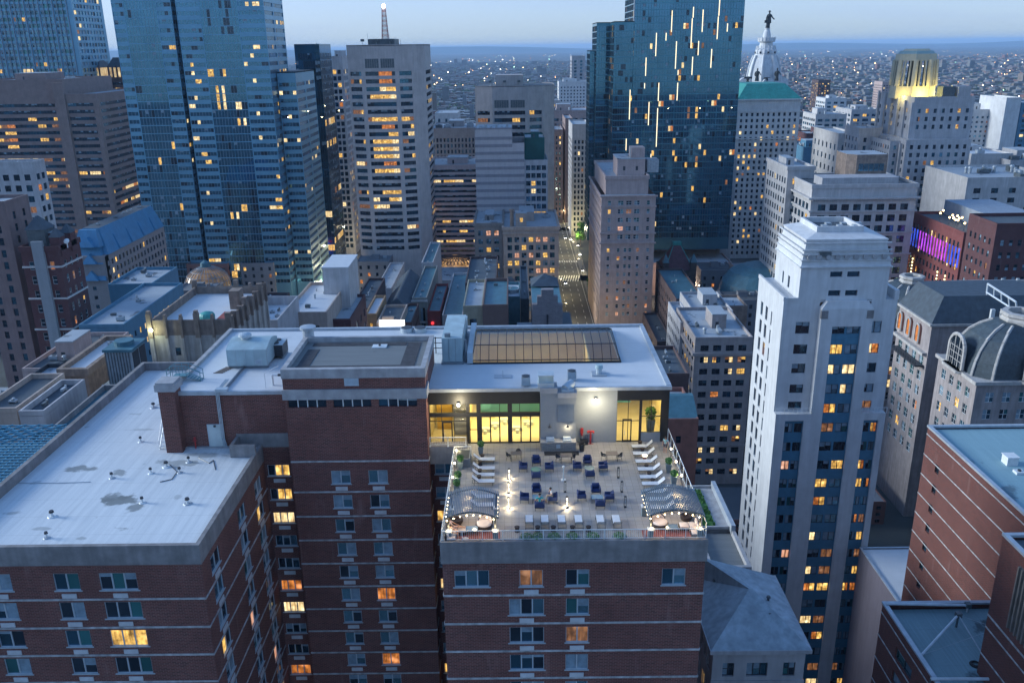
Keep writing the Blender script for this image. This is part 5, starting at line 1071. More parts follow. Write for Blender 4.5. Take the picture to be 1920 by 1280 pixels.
# ---- blank banded wall
B = Bld('banded_concrete_block', 'blank pale concrete wall with dark horizontal bands, stepping down to the right', 'building', (-8, 440, 0), P('smooth_concrete', (.46, .42, .42), .85, .06, .4, .25))
X0, X1, X2 = at(890, 243, Y=440).x, at(960, 243, Y=440).x, at(983, 268, Y=440).x; z1, z2 = at(925, 243, Y=440).z, at(970, 268, Y=440).z
block(B, X0, X1, 440, 470, 0, z1, front=False, side=False); block(B, X1, X2, 440.0, 468, 0, z2, front=False, side=False)
bb = B.part('dark_band'); bd = P('band_concrete', (.255, .24, .26), .85, .08, .5, .2)
for i in range(14):
    z = at(925, 259+i*14.0, Y=440).z; bb.box(X0-.05, (X1 if z > z2-2 else X2)+.0, 439.9, 440.0-.003, z-.9, z+.6, bd)
B.part('roof').box(X0+.1, X1-.1, 440.3, 469.5, z1-.2, z1+.05, croof)
B.part('parapet').box(X0-.1, X1+.1, 439.9, 440.3, z1, z1+.8, bd)
for i in range(6):
    q = MB(); x = X0+2+i*2.7; q.box(x, x+1.2, 445, 447, z1+.05, z1+1.2+(i % 2)*.8, unitm); q.build('rooftop_unit', B.root)
B.finish()
simple('green_glass_block', 'dark green glass attic block over punched grey windows, against the banded wall', 983, 1021, 258, 446, 26, GL('green_glass_wall', (.03, .14, .14), .12, .6), 'building', st=4.2, cp=99, wh=3.6, sill=.3, kind='strip1.4', pal='dark', lit=.05, top=1, m=.3, n=1, zmin=76)
simple('punched_grey_office', 'grey office of square windows under the green glass block', 983, 1027, 300, 441, 34, lime2, 'office building', st=3.9, cp=3.0, ww=2.2, wh=2.4, sill=.7, kind='grid', lit=.2, litset='litw', top=1.0, m=.6, n=0, big=False)
# ---- ornate and tan offices beside the long street
simple('old_ornate_office', 'narrow dark ornate office block left of the tan office', 889, 942, 418, 404, 40, P('grey_brown_stone', (.24, .215, .20), .85, .15, .4, .3), 'office building', st=4.0, cp=3.3, ww=2.2, wh=2.4, kind='pair', lit=.3, litset='lito', top=2, n=4, over=.5, pal='blue')
B = simple('tan_office', 'tan masonry office with paired windows at the corner of the long street', 943, 1048, 425, 400, 44, tan, 'office building', st=3.75, cp=3.15, ww=2.15, wh=2.35, sill=.7, kind='pair', lit=.28, litset='lito', top=3.4, m=1.4, n=5, over=.6, fin=False, pal='blue')
cn_ = B.part('cornice'); cn_.box(B.X0-.3, B.X1+.3, 399.5, 400-.003, B.z-19.5, B.z-18.7, tan); cn_.box(B.X0-.4, B.X1+.4, 399.4, 400-.003, B.z-3.4, B.z-2.8, tan)
q = MB(); q.box(B.X0+6, B.X0+11, 404, 410, B.z-.9, B.z+5.5, tan); q.box(B.X0+5.8, B.X0+11.2, 403.8, 410.2, B.z+5.5, B.z+5.8, croof); q.box(B.X0+8, B.X0+9.3, 403.95, 404, B.z+1.5, B.z+3.4, l_yel); q.build('stair_tower', B.root)
q = MB(); q.cyl((B.X0+4.2, 404, B.z-1), (B.X0+4.2, 404, B.z+7), .9, .8, stain, 8); q.cyl((B.X0+4.2, 404, B.z+7), (B.X0+4.2, 404, B.z+7.6), 1.3, 1.1, stain, 8); q.build('chimney', B.root)
B.finish()
# ---- hotel slab right of the street
hx0, hx1, hz = at(1128, 370, Y=372).x, at(1230, 370, Y=372).x, at(1180, 368, Y=372).z
B = Bld('masonry_hotel', 'tall pinkish stone hotel slab with a stepped crown right of the long street', 'hotel', ((hx0+hx1)/2, 372, 0), pink)
def hc(cx): return (PX(1090+cx/3.656, 420, 372)-hx0)
def hzr(cy): return at(1180, 270+cy/3.656, Y=372).z
zc = hzr(683)
up = [(hc(x)-w_/2, hc(x)+w_/2, k) for x, w_, k in ((190, 1.3, 'sash'), (267, 2.3, 'pair'), (322, 2.3, 'pair'), (377, 2.3, 'pair'), (455, 1.3, 'sash'))]
lo = [(hc(x)-.6, hc(x)+.6, 'sash') for x in (188, 258, 305, 338, 392, 462)]
st = (hzr(415)-hzr(590))/3; Dh = 60
B.facade((hx0, 372), (1, 0), hx1-hx0, zc+.0, hz, up, urows(zc+1.0, hz-.8, st, 1.9, .7), rec=.25, lit=.15, litset='lito', pal='blue', fr=whfr)
st2 = (hzr(705)-hzr(1195))/9
B.facade((hx0, 372), (1, 0), hx1-hx0, 0, zc, lo, urows(8, zc-.9, st2, 1.7, .8), rec=.25, lit=.2, litset='lito', pal='blue', fr=whfr)
for z_0, z_1, s_ in ((zc, hz, st), (0, zc, st2)):
    B.facade((hx0, 372+Dh), (0, -1), Dh, z_0, z_1, ucols(Dh, 17, 1.5, 1), urows(max(8, z_0+1), z_1-.8, s_, 1.8, .8), rec=.3, lit=.1, pal='dark', kind='pane')
B.quadwall((hx1, 372), (0, 1), Dh, 0, hz); B.quadwall((hx1, 372+Dh), (-1, 0), hx1-hx0, 0, hz)
c = B.part('cornice')
for z, o in ((hz-.3, .7), (zc, .7), (hzr(618), .5), (hzr(435), .3)): c.box(hx0-o, hx1+o, 372-o, 372-.003, z, z+.7, pink); c.box(hx0-o, hx0-.003, 372, 372+Dh, z, z+.7, pink)
ux0, ux1, uz = hx0+2.0, hx1-3, hzr(240)
block(B, ux0, ux1, 375, 372+Dh-3, hz, uz, st=5.2, cp=4.1, ww=1.6, wh=2.6, sill=1.2, kind='sash', lit=.3, top=3.4, m=3, side=False)
B.roof(ux0, ux1, 375, 372+Dh-3, uz, croof, ph=1, over=.4); B.part('roof').box(hx0+.1, hx1-.1, 372.2, 375, hz-.3, hz+.3, croof)
q = MB(); q.box(ux0+5.5, ux0+17.5, 381, 398, uz-.1, uz+7.2, pink); q.box(ux0+5.3, ux0+17.7, 380.8, 398.2, uz+7.2, uz+7.6, croof); q.box(ux0+8, ux0+9, 380.96, 381, uz+2.4, uz+4.2, dkfr); q.box(ux0+13.5, ux0+14.5, 380.96, 381, uz+2.4, uz+4.2, dkfr); q.build('roof_house', B.root)
q = MB(); q.box(ux0+11.5, ux0+17.4, 382, 390, uz+7.6, uz+12, pink); q.build('roof_house', B.root)
q = MB(); q.box(ux0+19, ux0+24, 384, 392, uz+1, uz+6.5, unitm); q.build('rooftop_unit', B.root)
q = MB(); q.cyl((ux0+11, 381.5, uz+7.6), (ux0+11, 381.5, uz+12.5), .25, .25, unitm); q.build('flue', B.root)
B.finish()
# ---- residential glass tower with light bars
YR = 450; RD = 40
B = Bld('residential_glass_tower', 'dark teal glass tower with vertical white light bars scattered over it', 'skyscraper', (80, YR, 0), GL('teal_spandrel', (.07, .21, .29), .2, .65, 0, .15))
def rsec(a, b_, Y, D, zt, side, cols_w=5.2, lit=.2):
    X0, X1 = a, b_; rows = urows(28, zt-1.5, 3.05, 2.55, .3); W = X1-X0; n = max(1, int(W/cols_w)); kw = dict(rec=.14, kind='strip1.25', lit=lit, pal='slab', litset='lit', nv=16, fr=dkfr)
    B.facade((X0, Y), (1, 0), W, 22, zt, ucols(W, n, W/n-.25, 0), rows, **kw)
    n = max(1, int(D/6)); B.facade((X0, Y+D), (0, -1), D, 22, zt, ucols(D, n, D/n-.3, 0), rows, **kw)
    B.quadwall((X1, Y), (0, 1), D, 22, zt); B.quadwall((X1, Y+D), (-1, 0), W, 22, zt); B.part('roof').box(X0, X1, Y, Y+D, zt-.4, zt, droof)
rx0, rx1, rs = at(1152, 60, Y=YR).x, at(1393, 60, Y=YR).x, at(1190, 30, Y=YR).x
rsec(rs, rx1, YR, RD, 170, True); rsec(rx0, rs-.01, YR+.6, RD-1, at(1170, 40, Y=YR).z, True)
ra = at(1119, 50, Y=470).x; rsec(ra, rx0-.02, 470, 26, at(1140, 42, Y=470).z, True, lit=.1); rsec(at(1106, 110, Y=476).x, ra-.02, 476, 20, at(1110, 95, Y=476).z, True, lit=.04)
B.part('fin').box(rs-.5, rs-.02, YR-1.2, YR+.5, at(1190, 40, Y=YR).z, 170, tower_fr)
bars = [(640+x/2.977, y0/2.977, y1/2.977) for x, y0, y1 in ((1845, 60, 180), (1813, 185, 228), (1757, 185, 315), (1868, 232, 385), (1700, 322, 425), (1880, 392, 420), (1693, 465, 495), (1610, 502, 668), (1771, 463, 565), (1876, 463, 562), (1716, 570, 700), (1762, 605, 820), (1590, 775, 840), (1728, 860, 910))]
bars += [(1280+x/2.977, y0/2.977, y1/2.977) for x, y0, y1 in ((60, 40, 100), (50, 104, 270), (112, 55, 180), (205, 0, 90), (196, 94, 220), (250, 132, 178), (88, 230, 310), (160, 275, 380), (54, 318, 420))]
lbm = EM('light_bar', (1, .78, .5), 1.2, False)
for x, y0, y1 in bars:
    a, b_ = at(x, y0, Y=YR-.3), at(x, y1, Y=YR-.3); q = MB(); q.box((a.x+b_.x)/2-.16, (a.x+b_.x)/2+.16, YR-.35, YR-.01, b_.z, a.z, lbm); q.build('light_bar', B.root)
B.finish()
pd0 = at(1222, 497, Y=440).x
B = simple('stone_podium', 'pale stone podium with tall slit windows at the foot of the teal glass tower', 1222, 1372, 492, 440, 30, pink, 'building', st=11, cp=5.2, ww=1.4, wh=7, sill=2, kind='pane', lit=.28, litset='litw', top=1, n=0, big=False)
simple('grey_slab', 'plain grey windowless slab between the teal tower and the green-roofed tower', 1360, 1382, 300, 462, 30, lime2, 'building', side=False, front=False, n=0, big=False)
# ---- green-roofed classical tower
B = simple('classical_tower', 'white stone office tower under a green copper hipped roof', 1384, 1502, 187, 520, 46, white, 'skyscraper', st=3.42, cp=3.0, ww=1.35, wh=1.9, sill=.7, kind='pane', lit=.16, top=6.0, fin=False, n=0, big=False, ph=.6, litset='lit')
z = B.z; r = MB(); r.frust([(B.X0-.8, 519.2), (B.X1+.8, 519.2), (B.X1+.8, 566), (B.X0-.8, 566)], z, [(B.X0+7, 530), (B.X1-7, 530), (B.X1-7, 556), (B.X0+7, 556)], z+8.5, copper); r.build('hipped_roof', B.root)
c = B.part('cornice')
for zz, o in ((z-.4, 1.), (z-22.5, .9), (z-7, .4), (z-42, .5)): c.box(B.X0-o, B.X1+o, 520-o, 520-.003, zz, zz+.8, white); c.box(B.X0-o, B.X0-.003, 520, 566, zz, zz+.8, white)
pc = B.part('pilaster')
for i in range(12): x = B.X0+(B.X1-B.X0)*(i+.5)/12; pc.box(x-.35, x+.35, 519.6, 520-.003, z-41, z-23, white)
B.finish()
# ---- City hall tower with its bronze statue
YH = 640; cxh = at(1433, 130, Y=YH).x
def hzz(py): return at(1436, py, Y=YH).z
stone_w = P('pale_tower_stone', (.60, .62, .64), .8, .1, .3, .35)
ch = empty('city_hall_tower', (cxh, YH, 0), 'white domed clock tower with an observation ring under a bronze figure', 'tower')
q = MB(); zb = hzz(164); s8 = math.pi/8
q.lathe((cxh, YH, 0), [(12.2, 0), (12.2, zb-12), (13, zb-11), (12.4, zb-6), (11.2, zb), (11.4, hzz(150)), (11.1, hzz(140)), (10.2, hzz(125)), (8.8, hzz(112)), (7.6, hzz(104)), (7.0, hzz(101))], stone_w, 8, True, s8); q.build('dome', ch)
for i in range(8):
    q = MB(); t = i*math.pi/4+s8; prs = [(12.4, zb-6), (11.6, hzz(150)), (11.3, hzz(140)), (10.4, hzz(125)), (9.0, hzz(112)), (7.8, hzz(104))]
    for (ra_, za_), (rb_, zb_) in zip(prs, prs[1:]): q.cyl((cxh+ra_*math.cos(t), YH+ra_*math.sin(t), za_), (cxh+rb_*math.cos(t), YH+rb_*math.sin(t), zb_), .75, .75, stone_w, 6)
    q.build('dome_rib', ch)
q = MB()
for k in range(26):
    z = zb+1+k*(hzz(106)-zb-1)/26; tt = k/26; rr = 11.35-3.4*tt**1.8; q.lathe((cxh, YH, 0), [(rr*.99+.0, z), (rr*1.012, z+.15), (rr*.99, z+.3)], stone_w, 8, False, s8)
q.build('stone_course', ch)
q = MB(); q.lathe((cxh, YH, 0), [(7.2, hzz(101)), (7.0, hzz(94)), (5.0, hzz(90)), (4.6, hzz(84)), (4.2, hzz(80)), (5.6, hzz(79)), (5.9, hzz(77.5)), (5.9, hzz(71)), (5.3, hzz(71)), (5.2, hzz(76)), (3.2, hzz(75)), (2.9, hzz(70)), (2.2, hzz(60)), (1.6, hzz(56)), (1.9, hzz(54)), (1.9, hzz(53))], stone_w, 16); q.build('lantern', ch)
q = MB()
for i in range(16):
    t = i*math.pi/8; q.cyl((cxh+7.3*math.cos(t), YH+7.3*math.sin(t), hzz(101)), (cxh+6.3*math.cos(t), YH+6.3*math.sin(t), hzz(86)), .4, .25, stone_w, 5); q.cyl((cxh+5.95*math.cos(t), YH+5.95*math.sin(t), hzz(77)), (cxh+5.95*math.cos(t), YH+5.95*math.sin(t), hzz(70)), .18, .18, stone_w, 4)
for i in range(8):
    t = i*math.pi/4; q.box(cxh+6.95*math.cos(t)-.6, cxh+6.95*math.cos(t)+.6, YH+6.95*math.sin(t)-.6, YH+6.95*math.sin(t)+.6, hzz(100.5), hzz(97), dkfr)
q.build('lantern_column', ch)
q = MB()
for i in range(8):
    t = i*math.pi/4; x, y = cxh+13.2*math.cos(t), YH+13.2*math.sin(t); q.box(x-2.2, x+2.2, y-2.2, y+2.2, zb-6, hzz(153), stone_w)
    if i % 2 == 0: q.cyl((x, y-1.2, hzz(157)), (x, y+2.5, hzz(157)), 4.4, 4.4, stone_w, 16)
q.build('pediment', ch)
bronze = P('dark_bronze', (.045, .055, .06), .6, .3, 1, .3, .3)
def sculpt(name, c, h, label, cat, horn=False, group=None):
    """small bronze standing figure"""
    x, y, z = c; b = MB(); s = h/2.0
    b.lathe((x, y, z), [(.34*s, 0), (.34*s, .05*s), (.3*s, .4*s), (.26*s, .8*s), (.3*s, 1.2*s), (.27*s, 1.5*s), (.1*s, 1.62*s), (.08*s, 1.68*s), (.13*s, 1.76*s), (.13*s, 1.9*s), (.05*s, 2*s)], bronze, 10)
    b.tube([(x-.26*s, y, z+1.45*s), (x-.42*s, y-.05*s, z+1.1*s), (x-.36*s, y-.2*s, z+.8*s)], .08*s, bronze)
    b.tube([(x+.26*s, y, z+1.45*s), (x+.42*s, y-.1*s, z+1.15*s), (x+.5*s, y-.2*s, z+.95*s)], .08*s, bronze)
    return b.build(name, label=label, cat=cat, group=group)
for i, (px, py, h) in enumerate(((1402, 153, 7.5), (1419, 152.5, 8.0), (1456, 152, 8.0), (1438, 152.5, 3.2))):
    v = at(px, py, Y=YH-14); 
    if i in (1, 2): sculpt('bronze_sculpture', tuple(v), h*1.0+.6, 'tall dark bronze group on the dome ledge, '+('left' if i == 1 else 'right')+' of the centre face', 'statue')
    else:
        q = MB(); s = 1.6 if i == 3 else 2.0; q.ball((v.x, v.y, v.z+s*.7), s*.55, bronze, 8, 1.1); q.ball((v.x, v.y-.3, v.z+s*1.45), s*.25, bronze, 6)
        q.frust([(v.x-s*1.5, v.y-.2), (v.x, v.y-.3), (v.x, v.y+.3), (v.x-s*1.5, v.y+.2)], v.z+s*.9, [(v.x-s*1.2, v.y-.2), (v.x, v.y-.3), (v.x, v.y+.3), (v.x-s*1.2, v.y+.2)], v.z+s*1.6, bronze)
        q.frust([(v.x, v.y-.3), (v.x+s*1.5, v.y-.2), (v.x+s*1.5, v.y+.2), (v.x, v.y+.3)], v.z+s*.9, [(v.x, v.y-.3), (v.x+s*1.2, v.y-.2), (v.x+s*1.2, v.y+.2), (v.x, v.y+.3)], v.z+s*1.6, bronze)
        q.box(v.x-.5*s, v.x+.5*s, v.y-.4, v.y+.4, v.z-.3, v.z+.3, bronze)
        q.build('bronze_eagle', label='dark bronze eagle with spread wings at the '+('middle' if i == 3 else 'left edge')+' of the dome ledge', cat='statue')
# figure on top: long coat, broad hat, right hand held out
q = MB(); sx_, z0_ = at(1441, 53, Y=YH).x, hzz(53); hh = hzz(20)-z0_; s = hh/11.0; Y0 = YH
def L(p): return (sx_+p[0]*s, Y0+p[1]*s, z0_+p[2]*s)
q.cyl(L((-1.2, 0, 0)), L((-1.0, 0, 3.2)), .95*s, .75*s, bronze, 8)
q.cyl(L((.35, 0, 0)), L((.3, 0, 3.5)), .42*s, .55*s, bronze, 8); q.cyl(L((-.5, -.4, 0)), L((-.3, -.2, 3.5)), .42*s, .6*s, bronze, 8)
q.lathe(L((0, 0, 0)), [(1.55*s, 3.0*s), (1.6*s, 3.4*s), (1.3*s, 5.2*s), (1.25*s, 6.4*s), (1.45*s, 7.6*s), (1.3*s, 8.5*s), (.45*s, 9.1*s), (.4*s, 9.4*s), (.58*s, 9.8*s), (.52*s, 10.3*s)], bronze, 12, True, 0, 1, .75)
q.cyl(L((0, 0, 10.15)), L((0, 0, 10.3)), 1.15*s, 1.15*s, bronze, 12); q.cyl(L((0, 0, 10.3)), L((0, 0, 11)), .62*s, .5*s, bronze, 12)
q.tube([L((1.2, 0, 8.2)), L((1.9, -.4, 6.6)), L((2.9, -.9, 5.6))], .42*s, bronze, 8); q.ball(L((3.0, -.95, 5.5)), .42*s, bronze, 6)
q.tube([L((-1.2, 0, 8.2)), L((-1.8, -.2, 6.4)), L((-1.9, -.3, 4.8))], .45*s, bronze, 8); q.box(*[v for pr in zip(L((-3.0, -.6, 3.2)), L((-1.5, .2, 4.9))) for v in pr], bronze)
q.cyl(L((-.6, 0, -.1)), L((-.6, 0, .05)), 1.7*s, 1.7*s, bronze, 12)
q.build('rooftop_statue', label='dark bronze figure in a broad hat and long coat atop the white domed tower', cat='statue')
# ---- white art deco apartment tower, right
YW = 138.0
wm = P('white_glazed_brick', (.56, .57, .58), .75, .08, .5, .28); wdk = P('blue_spandrel_panel', (.055, .19, .29), .5, .12, 1, .2)
def c4(cx, cy, Y=YW): return at(1380+cx/3.369, 400+cy/3.369, Y=Y)
lx0, lx1 = c4(302, 560).x, c4(1020, 560).x; ux0, ux1 = c4(395, 520).x, c4(950, 520).x
zsh = c4(310, 545).z; zup = c4(700, 340).z; zbal = c4(600, 1245).z; bx0, bx1 = c4(527, 600).x, c4(850, 620).x; zbay = c4(680, 545).z
depth = at(1424, 513, X=lx0).y-YW; depth = max(14, min(depth, 30))
B = Bld('white_apartment_tower', 'tall white stepped apartment tower with blue window bays and sloping shoulders at its top', 'apartment tower', ((lx0+lx1)/2, YW, 0), wm, cap=100)
w = B.w; ux0f = ux0
# upper shaft
w_ = ux1-ux0
oc = [(c4(583, 500).x-ux0, c4(660, 500).x-ux0), (c4(690, 500).x-ux0, c4(768, 500).x-ux0)]
B.facade((ux0, YW), (1, 0), w_, zsh-.2, zup, oc, [(c4(650, 521).z, c4(650, 486).z), (c4(650, 402).z, c4(650, 368).z)], rec=.4, pal='tower', lit=0, kind='pane')
B.facade((ux0, YW+depth-1.5), (0, -1), depth-1.5, zsh-.2, zup, [(4.4, 5.2), (7.6, 8.6)], [(zsh+.5, zsh+2.6)], rec=.2, pal='tower', lit=0)
B.quadwall((ux1, YW), (0, 1), depth-1.5, zsh-.2, zup); B.quadwall((ux1, YW+depth-1.5), (-1, 0), w_, zsh-.2, zup)
cap_ = B.part('bevelled_crown')
def rect(x0, x1, y0, y1): return [(x0, y0), (x1, y0), (x1, y1), (x0, y1)]
levels = [(0, c4(700, 340).z, .25), (0, c4(700, 325).z, .05), (.0, c4(700, 240).z, -.35), (0, c4(700, 232).z, -.5), (0, c4(700, 190).z, -.7), (0, c4(700, 168).z, -.55)]
for (a, za, ea), (b_, zb2, eb) in zip(levels, levels[1:]): cap_.frust(rect(ux0-ea, ux1+ea, YW-ea, YW+depth-1.5+ea), za, rect(ux0-eb, ux1+eb, YW-eb, YW+depth-1.5+eb), zb2, wm)
zt4 = c4(700, 113, YW+4).z; cap_.frust(rect(ux0+.55, ux1-.55, YW+.55, YW+depth-2), levels[-1][1], rect(ux0+3.2, ux1-3.6, YW+3.6, YW+depth-3), zt4, wm, droof)
mo_ = B.part('moulding')
for cy_, o_ in ((340, .22), (300, .02), (262, -.02), (236, -.1), (192, -.25)): z_ = c4(700, cy_).z; mo_.box(ux0-o_-.12, ux1+o_+.12, YW-o_-.14, YW-o_+.1, z_, z_+.2, wm); mo_.box(ux0-o_-.14, ux0-o_+.1, YW-o_+.1, YW+depth-1.5, z_, z_+.2, wm)
for k in range(9): q = MB(); x_ = ux0+1.2+k*(ux1-ux0-2.4)/8; q.cyl((x_, YW-.34, c4(700, 308).z+.9), (x_, YW-.05, c4(700, 308).z+.9), .42, .42, conc_l, 12); q.build('medallion', B.root)
q = MB(); q.box(c4(527, 250).x, c4(600, 250).x, YW-.32, YW-.02, c4(560, 272).z, c4(560, 243).z, unitd); q.build('vent_opening', B.root)
q = MB(); q.box(ux0+3.2, ux1-3.6, YW+3.6, YW+4.0, zt4, zt4+.9, wm); q.box(ux0+3.2, ux1-3.6, YW+depth-3.4, YW+depth-3, zt4, zt4+.9, wm); q.box(ux0+3.2, ux0+3.6, YW+4, YW+depth-3.4, zt4, zt4+.9, wm); q.box(ux1-4, ux1-3.6, YW+4, YW+depth-3.4, zt4, zt4+.9, wm); q.build('parapet', B.root)
for i in range(6): q = MB(); x = ux0+4.6+i*1.3; q.box(x, x+.9, YW+5+(i % 2)*2, YW+6+(i % 2)*2, zt4, zt4+.8, unitm); q.build('rooftop_unit', B.root)
# shoulders and main shaft
cols = [(c4(378, 700).x-lx0, c4(465, 700).x-lx0, 'two')]
colr = [(c4(838, 700).x-lx0, c4(920, 700).x-lx0, 'two')]
rz = [(at(1550, a, Y=YW).z, at(1550, b_, Y=YW).z) for a, b_ in ((767, 752), (736, 720), (699, 681), (663, 645), (625, 603))]
B.facade((lx0, YW), (1, 0), bx0-lx0, zbal, zsh-.2, cols, rz, rec=.25, pal='dark', lit=.1, fr=dkfr, litset='lito')
B.facade((bx1, YW), (1, 0), lx1-bx1, zbal, zsh-.2, [(colr[0][0]+lx0-bx1, colr[0][1]+lx0-bx1, 'two')], rz, rec=.25, pal='blue', lit=.5, fr=dkfr, litset='lit')
w.face([(bx0, YW, zbay), (bx1, YW, zbay), (bx1, YW, zsh-.2), (bx0, YW, zsh-.2)], wm)
B.facade((lx0, YW+depth), (0, -1), depth, 0, zsh-.2, [(2.6, 3.9), (5.6, 6.9), (9.0, 9.6)] if depth < 16 else [(3.2, 4.6), (6.6, 8.0), (11, 11.7)], urows(4, zsh-3.4, 3.35, 2.5, .4), rec=.35, pal='dark', kind='sash', lit=.08, litset='lito')
B.quadwall((lx1, YW), (0, 1), depth, 0, zsh-.2); B.quadwall((lx1, YW+depth), (-1, 0), lx1-lx0, 0, zsh-.2)
B.part('roof').box(lx0+.05, lx1-.05, YW+.05, YW+depth-.05, zsh-.5, zsh-.21, wm)
pr = B.part('parapet_wall'); pr.box(lx0-.12, lx0+.25, YW-.12, YW+depth, zsh-.2, zsh+.45, wm); pr.box(lx1-.6, lx1+.1, YW-.1, YW+depth, zsh-.2, zsh+1.4, wm); pr.box(lx0+.25, ux0-.02, YW-.12, YW+.2, zsh-.2, zsh+.3, wm)
# centre bay: white piers, blue infill
by = YW-1.3
def baywin(x0, x1, ztop, zbot, rws, first):
    pass
bi0, bi1 = c4(590, 720).x, c4(770, 720).x
w.box(bx0, bi0, by, YW-.003, 0, zbay-1.2, wm); w.box(bi1, bx1, by, YW-.003, 0, zbay-1.2, wm)
zwt = c4(680, 700).z; w.box(bi0, bi1, by, YW-.003, zwt, zbay-1.2, wm)
w.frust(rect(bx0, bx1, by, YW-.003), zbay-1.2, rect(bx0+.9, bx1-.9, by+.3, YW-.003), zbay, wm)
w.box(bx0-.03, bx0+1.1, by-.03, by+.5, zbay-2.9, zbay-1.5, conc); w.box(bx1-1.1, bx1+.03, by-.03, by+.5, zbay-2.9, zbay-1.5, conc)
prow = []; cyc = [613, 652, 689, 725, 761, 803, 838, 872, 905, 938, 970, 1002, 1033, 1065, 1095, 1125, 1154]
zs_ = [at(1595, y, Y=YW).z for y in cyc]; stw = (zs_[0]-zs_[-1])/(len(zs_)-1)
zs_ = [zs_[0]-stw*i for i in range(28)]
rws = [(z-.85, z+.85) for z in zs_][::-1]
Wb = bi1-bi0; B.facade((bi0, by+.35), (1, 0), Wb, 0, zwt, [(.15, Wb/2-.2, 'two'), (Wb/2+.2, Wb-.15, 'two')], rws, rec=.12, wall=wdk, pal='blue', lit=.4, fr=dkfr, litset='lit')
# lower, wider part under the balcony: two more blue bays between white piers
for (xa_, xb_, fx0, fx1) in ((lx0, bx0, .28, .82), (bx1, lx1, .15, .75)):
    W = xb_-xa_; a, c = xa_+W*fx0, xa_+W*fx1; w.box(xa_, a, by, YW-.003, 0, zbal, wm); w.box(c, xb_, by, YW-.003, 0, zbal, wm); w.box(a, c, by, YW-.003, zbal-1.3, zbal, wm)
    rr = [r for r in rws if r[1] < zbal-1.3]; ww_ = c-a
    B.facade((a, by+.35), (1, 0), ww_, 0, zbal-1.3, [(.12, ww_/2-.15, 'two'), (ww_/2+.15, ww_-.12, 'two')], rr, rec=.12, wall=wdk, pal='blue', lit=.26, fr=dkfr, litset='lito')
q = MB()
for a, c in ((lx0-.1, bx0-.1), (bx1+.1, lx1+.1)):
    q.cyl((a, by-.05, zbal+1.05), (c, by-.05, zbal+1.05), .05, .05, whfr, 4)
    for k in range(9): x = a+(c-a)*k/8; q.cyl((x, by-.05, zbal), (x, by-.05, zbal+1.05), .035, .035, whfr, 4)
q.build('balcony_rail', B.root)
B.finish()
# ---- near buildings at the lower right
hr = P('standing_seam_roof', (.36, .43, .47), .6, .22, .5, .5, .1, bump=.3)
YQ = 82
a, b_ = at(1338, 1213, Y=YQ), at(1512, 1213, Y=YQ); z = (a.z+b_.z)/2; X0, X1 = a.x, b_.x
B = Bld('hip_roofed_block', 'stone block under a weathered grey hipped roof below the terrace corner', 'building', ((X0+X1)/2, YQ, 0), lime2)
yb = YQ+13.6
cw = [(2.0, 4.2, 'pair'), (6.6, 10.6, 'three'), (13.6, 15.9, 'pair')]; W = X1-X0; cw = [(c[0]*W/17.6, c[1]*W/17.6, c[2]) for c in cw]
B.facade((X0, YQ), (1, 0), W, 0, z-.5, cw, urows(3, z-1.0, 4.3, 1.9, 1.3), rec=.3, pal='blue', lit=.3, litset='lit')
B.facade((X0, yb), (0, -1), yb-YQ, 0, z-.5, ucols(yb-YQ, 6, 1.3, 1), urows(3, z-1.0, 4.3, 2.2, 1.0), rec=.3, pal='blue', kind='pair', fr=whfr)
B.quadwall((X1, YQ), (0, 1), yb-YQ, 0, z-.5); B.quadwall((X1, yb), (-1, 0), W, 0, z-.5)
B.part('cornice').box(X0-.5, X1+.5, YQ-.6, yb+.5, z-.5, z, lime2); B.part('string_course').box(X0-.1, X1+.1, YQ-.15, YQ-.003, z-4.9, z-4.5, lime2)
B.part('roof').frust(rect(X0-.4, X1+.4, YQ-.5, yb+.4), z, [((X0+X1)/2-.2, YQ+5.2), ((X0+X1)/2+.2, YQ+5.2), ((X0+X1)/2-3.8, yb-2), ((X0+X1)/2-4.2, yb-2)], z+4.2, hr)
for i, (x, y, zz) in enumerate(((X0+2.2, YQ+10, z+1.4), (X0+7, YQ+3, z+1.6), (X1-2.5, YQ+7, z+1.0))):
    q = MB(); q.cyl((x, y, zz-.9), (x, y, zz+.7), .15, .15, unitd, 6); q.cyl((x, y, zz+.7), (x, y, zz+.9), .28, .2, unitd, 8); q.build('roof_vent', B.root)
B.finish()
# low grey roof and planted ledge between terrace and white tower
YG = 97.5; zg = at(1370, 1062, Y=YG).z; yg1 = at(1350, 990, Z=zg).y; X0, X1 = at(1332, 1062, Y=YG).x, at(1408, 1062, Y=YG).x
B = Bld('grey_parapet_building', 'low grey flat-roofed block squeezed between the roof terrace and the white tower', 'building', ((X0+X1)/2, YG, 0), conc_l)
block(B, X0, X1, YG, yg1, 0, zg-.8, front=False, side=False); B.part('roof').box(X0+.3, X1-.3, YG+.3, yg1-.3, zg-1.2, zg-.75, groof)
q = B.part('parapet'); q.box(X0-.1, X1+.1, YG-.1, YG+.4, zg-.8, zg, conc_l); q.box(X0-.1, X0+.4, YG+.4, yg1, zg-.8, zg, conc_l); q.box(X1-.4, X1+.1, YG+.4, yg1, zg-.8, zg, conc_l)
B.finish()
YG2 = yg1+.3; zg = at(1343, 990, Y=YG2).z; yg2 = at(1330, 912, Z=zg).y; X0, X1, X2 = 18, at(1346, 990, Y=YG2).x, at(1372, 1000, Y=YG2).x
B = Bld('planted_roof_building', 'low grey building with a planted green roof strip beyond the right pergola', 'building', ((X0+X1)/2, YG2, 0), conc)
block(B, X0, X2, YG2, yg2, 0, zg-.3, front=False, side=False); q = B.part('roof'); q.box(X0, X2-.4, YG2+.1, yg2, zg-.3, zg-.05, conc_l)
